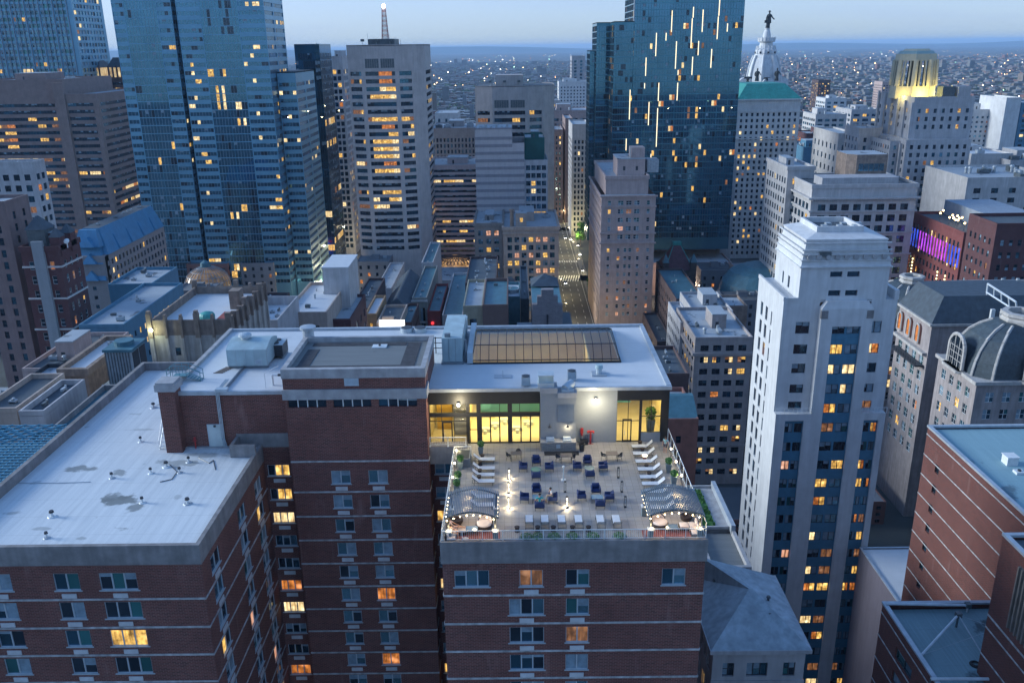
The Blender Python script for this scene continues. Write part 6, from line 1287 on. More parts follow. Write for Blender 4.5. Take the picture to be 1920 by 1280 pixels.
q = B.part('parapet'); q.box(X2-.4, X2+.2, YG2-1, yg2, zg-.3, zg+1.0, cop); q.box(X0, X2-.4, yg2-.3, yg2, zg-.05, zg+.3, conc_l); q.box(X0, X2-.4, YG2, YG2+.3, zg-.05, zg+.25, conc_l)
B.finish()
grs = P('sedum_green', (.05, .15, .035), .95, .5, 3, 0, bump=.6)
q = MB()
for i in range(1600):
    x, y = rk.uniform(X0+1, X1-.2), rk.uniform(YG2+.8, yg2-.9); s = rk.uniform(.1, .24); t = rk.uniform(0, 6)
    q.face([(x-s*math.cos(t), y-s*math.sin(t), zg), (x+s*math.cos(t), y+s*math.sin(t), zg), (x+s*.3, y, zg+rk.uniform(.15, .45))], grs)
q.box(X0+1, X1-.2, YG2+.8, yg2-.9, zg-.05, zg+.06, grs); q.build('ground_cover', label='green planted strip on the ledge beside the right pergola', cat='plants', kind='stuff')
# the orange brick blocks at the right edge
fin_m = P('vertical_metal_fins', (.16, .14, .125), .6, .2, 1, .2)
X0 = 58.0; zt = at(1740, 800, X=X0).z
yfar = at(1740, 800, X=X0).y
B = Bld('orange_brick_block', 'large orange-red brick block with sloping pale belts and a teal flat roof', 'building', (70, 80, 0), redb)
rws = [(zt-5.2-3.1*i, zt-3.9-3.1*i) for i in range(12)][::-1]
B.facade((X0, yfar), (0, -1), yfar-55, 0, zt, [(3.6, 4.7)], rws, rec=.25, pal='dark', kind='sash', lit=0)
B.quadwall((X0, 55), (1, 0), 40, 0, zt); B.quadwall((X0+40, yfar), (-1, 0), 40, 0, zt); B.quadwall((X0+40, 55), (0, 1), yfar-55, 0, zt)
tr_ = P('teal_membrane_roof', (.13, .20, .235), .7, .2, .5, 0); B.part('roof').box(X0+.5, X0+39.5, 55.4, yfar-.4, zt-.5, zt-.2, roofmat('teal_roof', (.22, .36, .40), (.16, .28, .32), (.09, .15, .18), 2.5, .15))
q = B.part('coping'); q.box(X0-.12, X0+.4, 55, yfar+.1, zt-.02, zt+.28, cop); q.box(X0+.4, X0+40, yfar-.4, yfar+.1, zt-.02, zt+.28, cop)
q = B.part('belt_course')
for i in range(20): q.box(X0-.06, X0-.003, 55, yfar, zt-1.1-3.1*i, zt-.95-3.1*i, belt_m)
B.finish()
v = at(1893, 866, Z=zt)
q = MB(); q.box(v.x-.7, v.x+.7, v.y-.7, v.y+.7, zt-.2, zt+.9, whfr); q.box(v.x-.8, v.x+.8, v.y-.8, v.y+.8, zt+.9, zt+1.0, whfr); q.build('roof_hatch', label='white box hatch on the teal flat roof at the right edge', cat='roof hatch')
v = at(1911, 884, Z=zt); q = MB(); q.box(v.x-.55, v.x+.55, v.y-.5, v.y+.5, zt-.2, zt+.12, whfr); q.cyl((v.x, v.y, zt+.12), (v.x, v.y, zt+.3), .22, .22, dkfr, 10); q.build('roof_vent', label='flat white roof vent with a dark opening beside the box hatch', cat='roof vent')
X0, X1 = 43.0, 56.5; zt2_ = at(1655, 1130, Y=85).z; X0 = at(1655, 1130, Y=85).x
B = Bld('brick_wing', 'lower orange brick wing whose roof carries a window-cleaning rig', 'building', (50, 70, 0), redb)
B.facade((X0, 85), (0, -1), 30, 0, zt2_, [(4.5, 8.5, 'two'), (13, 17, 'two'), (21, 25, 'two')], urows(3, zt2_-1.6, 3.1, 1.5, .8), rec=.25, pal='blue', fr=dkfr, lit=.05)
B.quadwall((X0, 55), (1, 0), X1-X0, 0, zt2_); B.quadwall((X1, 85), (-1, 0), X1-X0, 0, zt2_); B.quadwall((X1, 55), (0, 1), 30, 0, zt2_)
B.part('roof').box(X0+.4, X1, 55, 84.6, zt2_-.9, zt2_-.6, roofmat('plank_roof', (.19, .28, .30), (.09, .15, .17), (.04, .06, .07), 4.5, .12, .6))
q = B.part('coping'); q.box(X0-.1, X0+.4, 55, 85.1, zt2_-.02, zt2_+.2, cop); q.box(X0+.4, X1, 84.6, 85.1, zt2_-.02, zt2_+.2, cop)
q = B.part('belt_course')
for i in range(12): q.box(X0-.06, X0-.003, 55, 85, zt2_-1.2-3.1*i, zt2_-1.05-3.1*i, belt_m)
B.finish()
# rig on that roof
zr2 = zt2_-.6
rg = MB(); white_t = P('white_truss_paint', (.55, .6, .64), .5, .1, 1, .2, .1)
def zz(px, py, h=0): v = at(px, py, Z=zr2+h); return (v.x, v.y, zr2+h)
p1, p2 = zz(1662, 1131, .9), zz(1815, 1134, .9); rg.cyl(p1, p2, .16, .16, white_t, 6); rg.cyl((p1[0], p1[1], zr2), p1, .1, .1, white_t, 6); rg.cyl((p2[0], p2[1], zr2), p2, .1, .1, white_t, 6)
p3 = zz(1728, 1227, .5); p4 = zz(1797, 1152, 1.6); rg.cyl(p3, p4, .14, .14, white_t, 6); rg.cyl((p4[0], p4[1], zr2), p4, .12, .12, unitd, 6); rg.cyl((p3[0], p3[1], zr2), p3, .12, .12, unitd, 6)
p5 = zz(1868, 1268, .6); rg.cyl(p4, p5, .07, .07, unitm, 5); rg.cyl((p5[0], p5[1], zr2), p5, .12, .12, unitd, 6); p6 = zz(1745, 1272, .9); rg.cyl(p6, zz(1885, 1272, .9), .16, .16, white_t, 6); rg.cyl((p6[0], p6[1], zr2), p6, .1, .1, unitd, 6)
for p_ in (p4, p2, p5): rg.box(p_[0]-.3, p_[0]+.3, p_[1]-.3, p_[1]+.3, p_[2]-.2, p_[2]+.3, unitd)
rg.cyl(p4, zz(1870, 1177, 2.4), .02, .02, unitm, 4); rg.cyl(p3, zz(1870, 1177, 2.4), .02, .02, unitm, 4); rg.cyl(zz(1858, 1240, 0), zz(1870, 1177, 2.4), .03, .03, unitm, 4)
rg.build('window_cleaning_rig', label='white tubular window-cleaning rig on the dark roof at the lower right', cat='rig')
def ring(b, c, r, t, mt, n=18, m=6):
    k = len(b.v); mi = b.mi(mt)
    for i in range(n):
        a = 2*math.pi*i/n
        for j in range(m):
            e = 2*math.pi*j/m; b.v.append((c[0]+(r+t*math.cos(e))*math.cos(a), c[1]+(r+t*math.cos(e))*math.sin(a), c[2]+t*math.sin(e)))
    for i in range(n):
        for j in range(m): b.f.append((k+i*m+j, k+((i+1) % n)*m+j, k+((i+1) % n)*m+(j+1) % m, k+i*m+(j+1) % m)); b.m.append(mi)
blackr = P('black_rubber', (.015, .015, .017), .7, .2, 2, 0)
q = MB(); c_ = zz(1829, 1244, .12)
for r_ in (.52, .38, .45): ring(q, (c_[0], c_[1], zr2+.08+(.52-r_)*.8), r_, .08, blackr)
q.build('hose_coil', label='coiled black hose lying on the dark roof with the cleaning rig', cat='hose')
q = MB(); c_ = zz(1852, 1251, .1)
for r_ in (.5, .36, .43): ring(q, (c_[0], c_[1], zr2+.07+(.5-r_)*.6), r_, .05, white_t)
q.build('rope_coil', label='coiled white rope lying beside the black hose coil', cat='rope')
# taller piece with vertical fins
v = at(1881, 1003, Y=74); X0, z3 = v.x, v.z
B = Bld('finned_brick_block', 'taller brick block with dark vertical fins at the right edge', 'building', (60, 66, 0), redb)
B.facade((X0, 74), (0, -1), 24, 0, z3, [], []); B.quadwall((X0, 50), (1, 0), 20, 0, z3); B.quadwall((X0+20, 74), (-1, 0), 20, 0, z3); B.quadwall((X0+20, 50), (0, 1), 24, 0, z3)
B.part('roof').box(X0+.4, X0+20, 50, 73.6, z3-.6, z3-.3, droof); q = B.part('coping'); q.box(X0-.1, X0+.4, 50, 74.1, z3-.02, z3+.25, cop); q.box(X0+.4, X0+20, 73.6, 74.1, z3-.02, z3+.25, cop)
q = B.part('metal_fin'); q.box(X0-.06, X0-.003, 55, 70.6, z3-8, z3-1.2, unitd)
for i in range(26): y = 55.3+i*.6; q.box(X0-.28, X0-.06, y, y+.2, z3-8, z3-1.2, fin_m)
q = B.part('belt_course')
for i in range(8): q.box(X0-.06, X0-.003, 50, 74, z3-4.2-3.2*i if i else z3-9.2, (z3-4.05-3.2*i) if i else z3-9.0, belt_m) if i != 1 else None
B.finish()
# pale violet party wall with blue-white roof
v = at(1626, 1046, Y=133); X0, zl = v.x, v.z
lav = P('lavender_render', (.15, .135, .17), .85, .06, .3, .3)
B = Bld('lavender_wall_building', 'plain lavender rendered building with a bright blue-white roof, left of the orange brick', 'building', (X0+6, 118, 0), lav); yl1 = at(1640, 1026, Z=zl).y
B.facade((X0, yl1), (0, -1), yl1-92, 0, zl, [(yl1-111, yl1-110.3), (yl1-106, yl1-105.3)], [(zl-24, zl-21.5)], rec=.2, pal='tower', kind='pane', lit=0)
B.quadwall((X0, 92), (1, 0), 16, 0, zl); B.quadwall((X0+16, yl1), (-1, 0), 16, 0, zl); B.quadwall((X0+16, 92), (0, 1), yl1-92, 0, zl); B.part('roof').box(X0+.3, X0+16, 92.2, yl1-.3, zl-.5, zl-.15, proof)
q = B.part('coping'); q.box(X0-.08, X0+.3, 92, yl1, zl-.02, zl+.15, cop); q.box(X0+.3, X0+16, yl1-.3, yl1, zl-.02, zl+.15, cop)
B.finish()
q = MB(); a_, b_ = at(1590, 1222, Z=12), at(1625, 1278, Z=12); q.cyl(tuple(a_), tuple(b_), .7, .7, P('yellow_paint', (.55, .33, .03), .5, .15, 1, .2), 6); q.cyl((a_.x, a_.y, 0), tuple(a_), .4, .4, unitd, 6); q.cyl((b_.x, b_.y, 0), tuple(b_), .4, .4, unitd, 6)
q.build('yellow_barrier', label='yellow beam on posts deep in the gap left of the lavender wall', cat='barrier')
# ---- the domed hotel
hs_ = P('pale_rusticated_stone', (.34, .30, .295), .85, .15, .5, .6, bump=.3); dome_m = P('dark_slate_dome', (.045, .065, .08), .55, .3, 1.2, .3, bump=.4); trim = P('pale_carved_trim', (.44, .42, .40), .85, .2, .8, .4)
XH = at(1832, 717, Y=182).x; zH = at(1832, 717, Y=182).z; yH = at(1760, 672, X=XH).y
def sqdome(B, X0, X1, Y0, Y1, z, h, ring_=True):
    cx, cy, rx, ry = (X0+X1)/2, (Y0+Y1)/2, (X1-X0)/2, (Y1-Y0)/2; q = MB(); prev = None
    pr = [(1.0, 0), (.985, .12), (.95, .3), (.88, .5), (.76, .7), (.6, .86), (.42, .97), (.3, 1.0)]; ch_ = .36
    def poly(s):
        a, c = rx*s, ry*s; k = ch_*min(a, c)
        return [(cx-a+k, cy-c), (cx+a-k, cy-c), (cx+a, cy-c+k), (cx+a, cy+c-k), (cx+a-k, cy+c), (cx-a+k, cy+c), (cx-a, cy+c-k), (cx-a, cy-c+k)]
    for (s0, t0), (s1, t1) in zip(pr, pr[1:]): q.frust(poly(s0), z+h*t0, poly(s1), z+h*t1, dome_m)
    do = q.build('dome_roof', B.root); P8 = [poly(s) for s, t in pr]
    for j in (0, 7, 6, 1):
        rb_ = MB()
        for k in range(len(pr)-2):
            a, c = P8[k][j], P8[k+1][j]; rb_.cyl((a[0], a[1], z+h*pr[k][1]), (c[0], c[1], z+h*pr[k+1][1]), .4, .35, trim, 5)
        rb_.build('carved_rib', do)
    l = MB(); l.lathe((cx, cy, z+h), [(rx*.34, -.6), (rx*.36, .3), (rx*.33, .9), (rx*.37, 1.3), (rx*.36, 2.0), (rx*.25, 2.1), (rx*.24, .3)], trim, 8, False, math.pi/8); l.cyl((cx, cy, z+h-.3), (cx, cy, z+h+.5), rx*.25, rx*.25, dkfr, 8); l.build('lantern', do)
def arch(B, c, u, wd, h, y_out=.9):
    """big arched window with a carved hood; c is the sill centre on the wall, u along the wall"""
    n = (u[1], -u[0]); q = MB(); g = MB()
    def p(a, z, d): return (c[0]+u[0]*a+n[0]*d, c[1]+u[1]*a+n[1]*d, c[2]+z)
    r = wd/2; zs0 = h-r; pts = [(-r, 0), (-r, zs0)]+[(-r*math.cos(math.pi*i/12), zs0+r*math.sin(math.pi*i/12)) for i in range(1, 12)]+[(r, zs0), (r, 0)]
    for (a, za), (b2, zb_) in zip(pts, pts[1:]): q.cyl(p(a*1.12, za*1.04, y_out*.5), p(b2*1.12, zb_*1.04, y_out*.5), .45, .45, trim, 6)
    for t_ in (.0, 1.0):
        q.face([p(a, z, y_out*.5-.25) for a, z in ((-r, 0),)*0] or [p(-r*1.2, -.1, .1), p(r*1.2, -.1, .1), p(r*1.2, -.1, y_out+.6), p(-r*1.2, -.1, y_out+.6)], trim)
    q.prism([p(-r*1.35, 0, .0)[:2], p(-r*1.1, 0, y_out+.9)[:2], p(r*1.1, 0, y_out+.9)[:2], p(r*1.35, 0, .0)[:2]], c[2]-.8, c[2]-.15, trim)
    g.face([p(a, z, y_out*.45) for a, z in pts], g_dark)
    for i in (-1, -.36, .36, 1): g.cyl(p(i*r*.96, 0, y_out*.5), p(i*r*.96, zs0+(r*math.sqrt(max(0, 1-(i*.96)**2))), y_out*.5), .16, .16, trim, 4)
    for z_ in (h*.2, h*.42, h*.62): g.cyl(p(-r, z_, y_out*.5), p(r, z_, y_out*.5), .09, .09, trim, 4)
    for i in (-.7, 0, .7): g.cyl(p(i*r, 0, y_out*.48), p(i*r, zs0*1.2, y_out*.48), .06, .06, trim, 4)
    q.build('arched_hood', B.root); g.build('arched_window', B.root)
B = Bld('domed_hotel', 'ornate stone hotel corner under a dark slate dome with arched windows, nearest the right edge', 'hotel', (XH+12, 182, 0), hs_)
DW = 26; dd_ = yH-182
block(B, XH, XH+DW, 182, yH, 0, zH, st=4.2, cp=3.6, ww=1.9, wh=2.4, kind='pair', lit=.05, pal='blue', top=1.5, m=1.5, fr=whfr, zmin=20)
c = B.part('cornice'); c.box(XH-.7, XH+DW+.5, 181.3, 182-.003, zH-.5, zH+.3, trim); c.box(XH-.7, XH-.003, 182, yH+.5, zH-.5, zH+.3, trim); c.box(XH-.003, XH+DW+.5, 182, yH, zH, zH+.3, trim)
sqdome(B, XH+.4, XH+DW-.4, 182.4, max(yH-.4, 182+16), zH+.3, 11.5)
arch(B, (XH-.1, (182+yH)/2+.5, zH+.6), (0, -1), 6.2, 7.4); arch(B, (XH+15, 181.9, zH+.6), (1, 0), 8.5, 7.6)
B.finish()
# middle wing and the rear dome
X2 = at(1748, 607, Y=212).x; z2 = at(1748, 607, Y=212).z
B = Bld('mansard_hotel_wing', 'ornate hotel wing with a dark mansard and three tall arched windows, behind the near dome', 'hotel', (X2+10, 212, 0), hs_)
y2b = at(1688, 572, X=X2).y; y2b = min(max(y2b, 222), 240)
block(B, X2, X2+32, 212, y2b, 0, z2, st=4.2, cp=4.5, ww=2.2, wh=2.6, kind='pair', lit=.06, pal='blue', top=9, m=1, fr=whfr, zmin=15, front=False)
B.part('mansard_roof').frust(rect(X2-.3, X2+32, 211.7, y2b+.3), z2, rect(X2+3.5, X2+30, 215, y2b-1), z2+6.5, slate, slate)
for k in range(3):
    yy = y2b-2.2-k*(y2b-212-3)/3; q = MB(); r_ = 1.05; n_ = 10; pts = [(X2-.5, yy+r_, z2-7), (X2-.5, yy-r_, z2-7)]+[(X2-.5, yy-r_*math.cos(math.pi*i/n_), z2-3.2+r_*1.2*math.sin(math.pi*i/n_)) for i in range(n_+1)]
    q.face(pts, l_org); 
    for a, b2 in zip(pts, pts[1:]+pts[:1]): q.cyl((a[0]-.1, a[1], a[2]), (b2[0]-.1, b2[1], b2[2]), .28, .28, trim, 5)
    q.build('arched_window', B.root)
c = B.part('cornice'); c.box(X2-.8, X2-.003, 212, y2b, z2-.6, z2, trim); c.box(X2-.8, X2+32, 211.3, 212-.003, z2-.6, z2, trim); c.box(X2-1.2, X2-.003, 212.5, y2b-.3, z2-9, z2-8.2, trim)
for i in range(3): q = MB(); q.box(X2+14+i*2.6, X2+15+i*2.6, 210.8, 211.5, z2+.5, z2+4, whfr); q.build('dormer_frame', B.root)
ct_ = MB(); ct_.box(X2-2.4, X2-.003, 213, y2b-2, z2-12.2, z2-11.8, dkfr)
for k in range(12): yk = 213+k*(y2b-15-200)/11; ct_.box(X2-2.4, X2-2.3, 213+k*(y2b-215)/11, 213.1+k*(y2b-215)/11, z2-11.8, z2-10.8, dkfr)
ct_.build('iron_balcony', B.root)
B.finish()
v = at(1660, 598, Y=250)
B = Bld('domed_hotel', 'rear wing of the ornate hotel under a lower dark dome with a stone lantern', 'hotel', (v.x+12, 250, 0), hs_)
zR = at(1700, 600, Y=250).z; xr0 = at(1668, 600, Y=250).x; xr1 = at(1795, 600, Y=250).x
block(B, xr0, xr1, 250, 272, 0, zR, st=4.2, cp=4, ww=2, wh=2.5, kind='pair', lit=.05, fr=whfr, zmin=15); sqdome(B, xr0, xr1, 250, 272, zR, at(1718, 528, Y=261).z-zR)
B.finish()
# sign frame on the roof
q = MB(); pts = [at(1852, 532, Y=215), at(1905, 566, Y=200), at(1908, 585, Y=200), at(1850, 548, Y=215)]
q.tube([tuple(p_) for p_ in pts+[pts[0]]], .25, white_t, 5)
for t_ in (.25, .5, .75): q.cyl(tuple(pts[0].lerp(pts[1], t_)), tuple(pts[3].lerp(pts[2], t_)), .18, .18, white_t, 5)
q.cyl(tuple(pts[1]), tuple(at(1912, 610, Y=200)), .22, .22, white_t, 5); q.cyl(tuple(pts[0]), tuple(at(1850, 560, Y=216)), .22, .22, white_t, 5)
q.build('sign_frame', label='white open steel sign frame on the roof behind the near dome', cat='sign frame')
# ---- red building washed with blue and violet light
def lface(name, label, xn, yn_, Yn, xf, wall, depth_x, cat='building', **k):
    """block seen mostly by its left face: near roof corner pixel at Y=Yn, far corner pixel column xf"""
    v = at(xn, yn_, Y=Yn); X0, z = v.x, v.z; d = (xf-960)/FP; yf = None
    lo_, hi_ = Yn, Yn+400
    for _ in range(40):
        m_ = (lo_+hi_)/2; s_ = Vector((X0, m_, z))-CAM; px = 960+FP*s_.dot(RGT)/s_.dot(FWD)
        if px > xf: lo_ = m_
        else: hi_ = m_
    B = Bld(name, label, cat, (X0+depth_x/2, Yn, 0), wall); B.X0, B.X1, B.Y0, B.Y1, B.z = X0, X0+depth_x, Yn, lo_, z
    block(B, B.X0, B.X1, Yn, lo_, 0, z-1, **k); B.roof(B.X0, B.X1, Yn, lo_, z-1, droof, ph=1.0); return B
B = lface('floodlit_red_building', 'red brick building whose upper windows are washed in blue and violet light', 1808, 436, 300, 1712, BR('deep_red_brick', (.22, .05, .045), (.17, .04, .04), (.2, .1, .09), .4, .12), 30, st=4.0, cp=2.9, ww=1.3, wh=2.2, kind='sash', lit=.1, top=2, m=1.5, fr=dkfr, zmin=20)
n = 17; L_ = B.Y1-B.Y0
vb = {c: EM('wash_'+c, v_, .85, True, scale=.5, dim=.5) for c, v_ in (('blue', (.05, .12, 1)), ('violet', (.55, .08, 1)), ('magenta', (.7, .1, .95)))}
for i in range(n):
    y = B.Y1-L_*(i+.7)/(n+.3); c_ = 'blue' if i < 3 or i > 12 else ('magenta' if i in (8, 9, 10, 11) else 'violet'); q = MB(); q.box(B.X0-.12, B.X0-.004, y-.42, y+.42, B.z-13, B.z-6, vb[c_]); q.build('lit_window_bay', B.root)  # glowing bars stand in for the coloured floodlight washing the wall
for yy in (B.Y1-1.5, B.Y1-6, B.Y0+14, B.Y0+8):
    q = MB()
    for k in range(20): q.box(B.X0-.5, B.X0-.2, yy-.2, yy+.2, B.z-18-k*1.3, B.z-17.5-k*1.3, EM('string_bulb', (1, .8, .4), 3, False))
    q.cyl((B.X0-.1, yy, B.z-17), (B.X0-.1, yy, B.z-44), .12, .12, dkfr, 4); q.build('bulb_column', B.root)
for k in range(16):
    q = MB(); x, y = B.X0+rk.uniform(3, 9), B.Y0+rk.uniform(4, L_-6); q.cyl((x, y, B.z-1), (x, y, B.z+1.6), .06, .06, dkfr, 4); q.ball((x, y, B.z+1.7), .35, EM('roof_bar_bulb', (1, .66, .3), 7, False), 5); q.build('roof_lamp', B.root)
B.w.box(B.X0+12, B.X0+30, B.Y0+4, B.Y1, B.z-1, B.z+4.5, P('grey_blue_render', (.25, .30, .36), .8, .1, .4, .2))
B.finish()
B = lface('dark_red_block', 'dark red brick block with small white windows, nearer than the violet-lit building', 1870, 419, 262, 1818, dkred, 40, st=3.9, cp=2.7, ww=1.15, wh=1.9, kind='sash', lit=.02, pal='blue', top=3, m=1.2, fr=dkfr, zmin=20)
clutter(B, B.X0+2, B.X1-2, B.Y0+2, B.Y1-2, B.z-1, 5); B.finish()
simple('low_white_civic_block', 'low white block with square windows and big ducts on its roof, right edge', 1815, 1990, 332, 372, 40, lime, 'building', st=4.2, cp=7, ww=3, wh=2.2, kind='pair', lit=.03, top=2.5, n=12, side=False, fr=dkfr, big=False)
B = simple('flat_roof_block', 'flat-roofed block with rows of teal skylights, right edge beside the dark red block', 1850, 2000, 560, 225, 20, lime2, 'building', st=4, cp=3, ww=1.6, wh=2, kind='pair', lit=.03, top=1.5, n=12, big=False)
# ---- beige classical office and its neighbours
B = simple('beige_classical_office', 'beige stone office with a heavy bracketed cornice and wide dark windows', 1524, 1722, 345, 330, 30, lime, 'office building', st=4.15, cp=4.6, ww=2.9, wh=2.6, kind='pair', lit=.04, top=6, fin=False, n=0, big=False, roof=droof, fr=dkfr, over=.3, m=2)
c = B.part('cornice')
for zz_, o in ((B.z-5.6, 1.3), (B.z-10.6, .6), (B.z-19, .5), (B.z-27.5, .6)): c.box(B.X0-o, B.X1+o, 330-o, 330-.003, zz_, zz_+.6, lime); c.box(B.X0-o, B.X0-.003, 330, 360, zz_, zz_+.6, lime)
br_ = B.part('bracket')
for i in range(46): x = B.X0+(B.X1-B.X0)*(i+.5)/46; br_.box(x-.18, x+.18, 329.0, 330-.003, B.z-6.2, B.z-5.6, lime)
q = MB(); q.box(B.X0+4, B.X1-7, 331.5, 341, B.z-1, B.z+2.2, lime2); q.build('attic', B.root)
q = MB(); hx = at(1590, 320, Y=342).x; hx2 = at(1662, 320, Y=342).x; q.prism([(hx, 345), (hx+3, 342), (hx2, 342), (hx2, 356), (hx, 356)], B.z-1, at(1625, 290, Y=342).z, stain, croof)
for k in range(5): x = hx+4+(hx2-hx-5)*k/5; q.box(x, x+1.8, 341.9, 342-.004, B.z+3.2, B.z+6, g_sky)
q.build('roof_house', B.root); B.finish()
simple('beige_side_office', 'narrower beige office half hidden behind the bracketed one', 1478, 1528, 312, 352, 30, lime, 'office building', st=4.1, cp=3.6, ww=1.8, wh=2.4, kind='pair', lit=.05, top=3, n=3, over=.4)
# ---- art deco tower with the lit crown
B = Bld('art_deco_tower', 'stepped art deco stone tower with a lantern crown glowing yellow', 'skyscraper', (240, 420, 0), lime2); YD = 420
def dx(px, py, Y=YD): return at(px, py, Y=Y)
tiers = [(1690, 1832, 270, 420, 48, 26), (1701, 1825, 210, 423, 42, 15), (1708, 1820, 165, 426, 0, 0)]
a1, a2, za = dx(1700, 262).x, dx(1822, 262).x, dx(1760, 262).z
block(B, a1, a2, 420, 470, 0, za, st=3.7, cp=3.5, ww=1.5, wh=2.0, kind='pane', lit=.14, top=1.5, fr=dkfr)
b1, b2, zb_ = dx(1706, 255, 424).x, dx(1818, 255, 424).x, dx(1760, 184, 424).z
block(B, b1, b2, 424, 466, za, zb_, st=3.7, cp=4, ww=1.4, wh=2.0, kind='pair', lit=.2, top=4, fr=dkfr)
B.roof(b1, b2, 424, 466, zb_, droof, ph=.6); B.part('roof').box(a1+.2, a2-.2, 420.2, 469.8, za-.4, za+.05, lime2)
pr = B.part('buttress')
for i in range(6): y = 424+i*8; h = za+4+i*3.0; pr.box(a1-1.0, a1-.003, y, y+1.6, 10, za-2+i*.5, lime2); pr.box(b1-.9, b1-.003, y, y+1.4, za, zb_-2+i*.7, lime2)
# side steps to the left
for i, (dx_, zz_) in enumerate(((5, -10), (10, -26), (15, -48))): block(B, a1-dx_, a1-dx_+5.0-.02, 426+i*3, 470, 0, za+zz_+9, st=3.7, cp=2.8, ww=1.3, wh=1.9, kind='pane', lit=.06, top=1.2, m=.6)
crx, crz0, crz1 = dx(1728, 160, 436).x, dx(1730, 184, 436).z, dx(1730, 92, 436).z
glow = P('crown_stone', (.50, .46, .34), .85, .1, .5, .2)
def octp(r, s=1.): return [(crx+r*math.cos(math.pi/8+i*math.pi/4), 446+r*math.sin(math.pi/8+i*math.pi/4)*s) for i in range(8)]
q = B.part('lantern_crown'); r0 = 10.6; H_ = crz1-crz0
q.frust(octp(r0), crz0-.5, octp(r0*.97), crz0+H_*.24, glow); pts = octp(r0*.93)
for i, (x, y) in enumerate(pts):
    nx, ny = pts[(i+1) % 8]; dxx, dyy = nx-x, ny-y
    for t_, ww_ in ((0, 1.3), (.33, .5), (.67, .5)): xx, yy = x+dxx*t_, y+dyy*t_; q.cyl((xx, yy, crz0+H_*.24), (crx+(xx-crx)*.94, 446+(yy-446)*.94, crz0+H_*.78), ww_, ww_*.9, glow, 5)
q.frust(octp(r0*.9), crz0+H_*.76, octp(r0*.86), crz0+H_*.9, glow, glow); q.frust(octp(r0*.8), crz0+H_*.9, octp(r0*.7), crz0+H_*.96, P('crown_roof', (.25, .36, .36), .7, .1, 1, .2)); q.frust(octp(r0*.6), crz0+H_*.96, octp(r0*.5), crz0+H_, glow)
core = B.part('crown_core'); core.frust(octp(r0*.3), crz0+H_*.2, octp(r0*.28), crz0+H_*.78, bronze)
q = MB(); q.box(b2-14, b2-8, 428, 434, zb_, zb_+5, unitd); q.build('rooftop_unit', B.root); q = MB(); q.box(b2-7, b2-1, 427, 436, zb_, zb_+5, lime2); q.build('roof_house', B.root)
B.finish()
for k, (ex, ey, ez, e) in enumerate(((0, -13.5, 1.5, 3200), (9, -12, 1.5, 3000), (0, 0, H_*.3, 9000), (-10, -10, 1.5, 1500), (13, -4, 1.5, 3500))):
    lamp('crown_floodlight', 'POINT', (crx+ex, 446+ey, crz0+ez), e, (1, .80, .22), .8)
# ---- mid-right group
B = simple('grey_terracotta_office', 'grey-brown terracotta office with a deep cornice and a row of bright yellow windows', 1304, 1412, 632, 232, 30, P('grey_terracotta', (.33, .29, .28), .85, .15, .5, .3), 'office building', st=3.55, cp=3.65, ww=2.3, wh=1.75, sill=.9, kind='pair', lit=.34, litset='lit', top=.6, m=1.0, roof=croof, n=3, fin=False, fr=dkfr)
c = B.part('cornice'); c.box(B.X0-.7, B.X1+.7, 231.2, 232-.003, B.z-5.4, B.z-4.5, B.wall); c.box(B.X0-.7, B.X0-.003, 232, 262, B.z-5.4, B.z-4.5, B.wall); c.box(B.X0-.2, B.X1+.2, 231.8, 232-.003, B.z-34, B.z-33.4, B.wall); B.finish()
simple('rear_grey_office', 'taller pale office edge just left of the terracotta one', 1276, 1301, 603, 250, 22, lime2, 'office building', st=3.55, cp=2.6, ww=1.3, wh=1.8, kind='pair', lit=.05, top=1, n=2)
simple('flat_roof_office', 'small office with blue-grey flat roof and a white stair house behind the terracotta one', 1300, 1375, 583, 272, 24, lime2, 'building', st=3.8, cp=3, ww=1.5, wh=1.8, kind='pair', lit=.02, n=4, roof=croof)
simple('brown_brick_stair_block', 'small brown brick block with a snow-white roof rim behind the blue-grey roof', 1355, 1402, 573, 285, 14, stain, 'building', st=4, cp=6, ww=2.5, wh=2, kind='pane', lit=.0, n=2, big=False)
# romanesque
B = simple('arched_red_stone_building', 'low red sandstone building with small arched openings beyond the terrace corner', 1238, 1310, 785, 168, 18, P('red_sandstone', (.24, .11, .09), .85, .15, .7, .3), 'building', st=3.6, cp=4.4, ww=1.1, wh=1.7, kind='sash', lit=0, n=0, big=False, fin=False, top=2)
c = B.part('lean_to_roof'); c.frust(rect(B.X0, B.X1, 168.2, 176), B.z-.4, rect(B.X0, B.X1, 174.5, 176), B.z+2.6, tealp); B.finish()
simple('dark_flat_roof_building', 'dark flat-roofed building with vents behind the arched red sandstone one', 1232, 1292, 700, 190, 20, dkbrn, 'building', st=4, cp=4, ww=1.4, wh=1.6, kind='pane', lit=0, n=5, roof=droof, big=False)
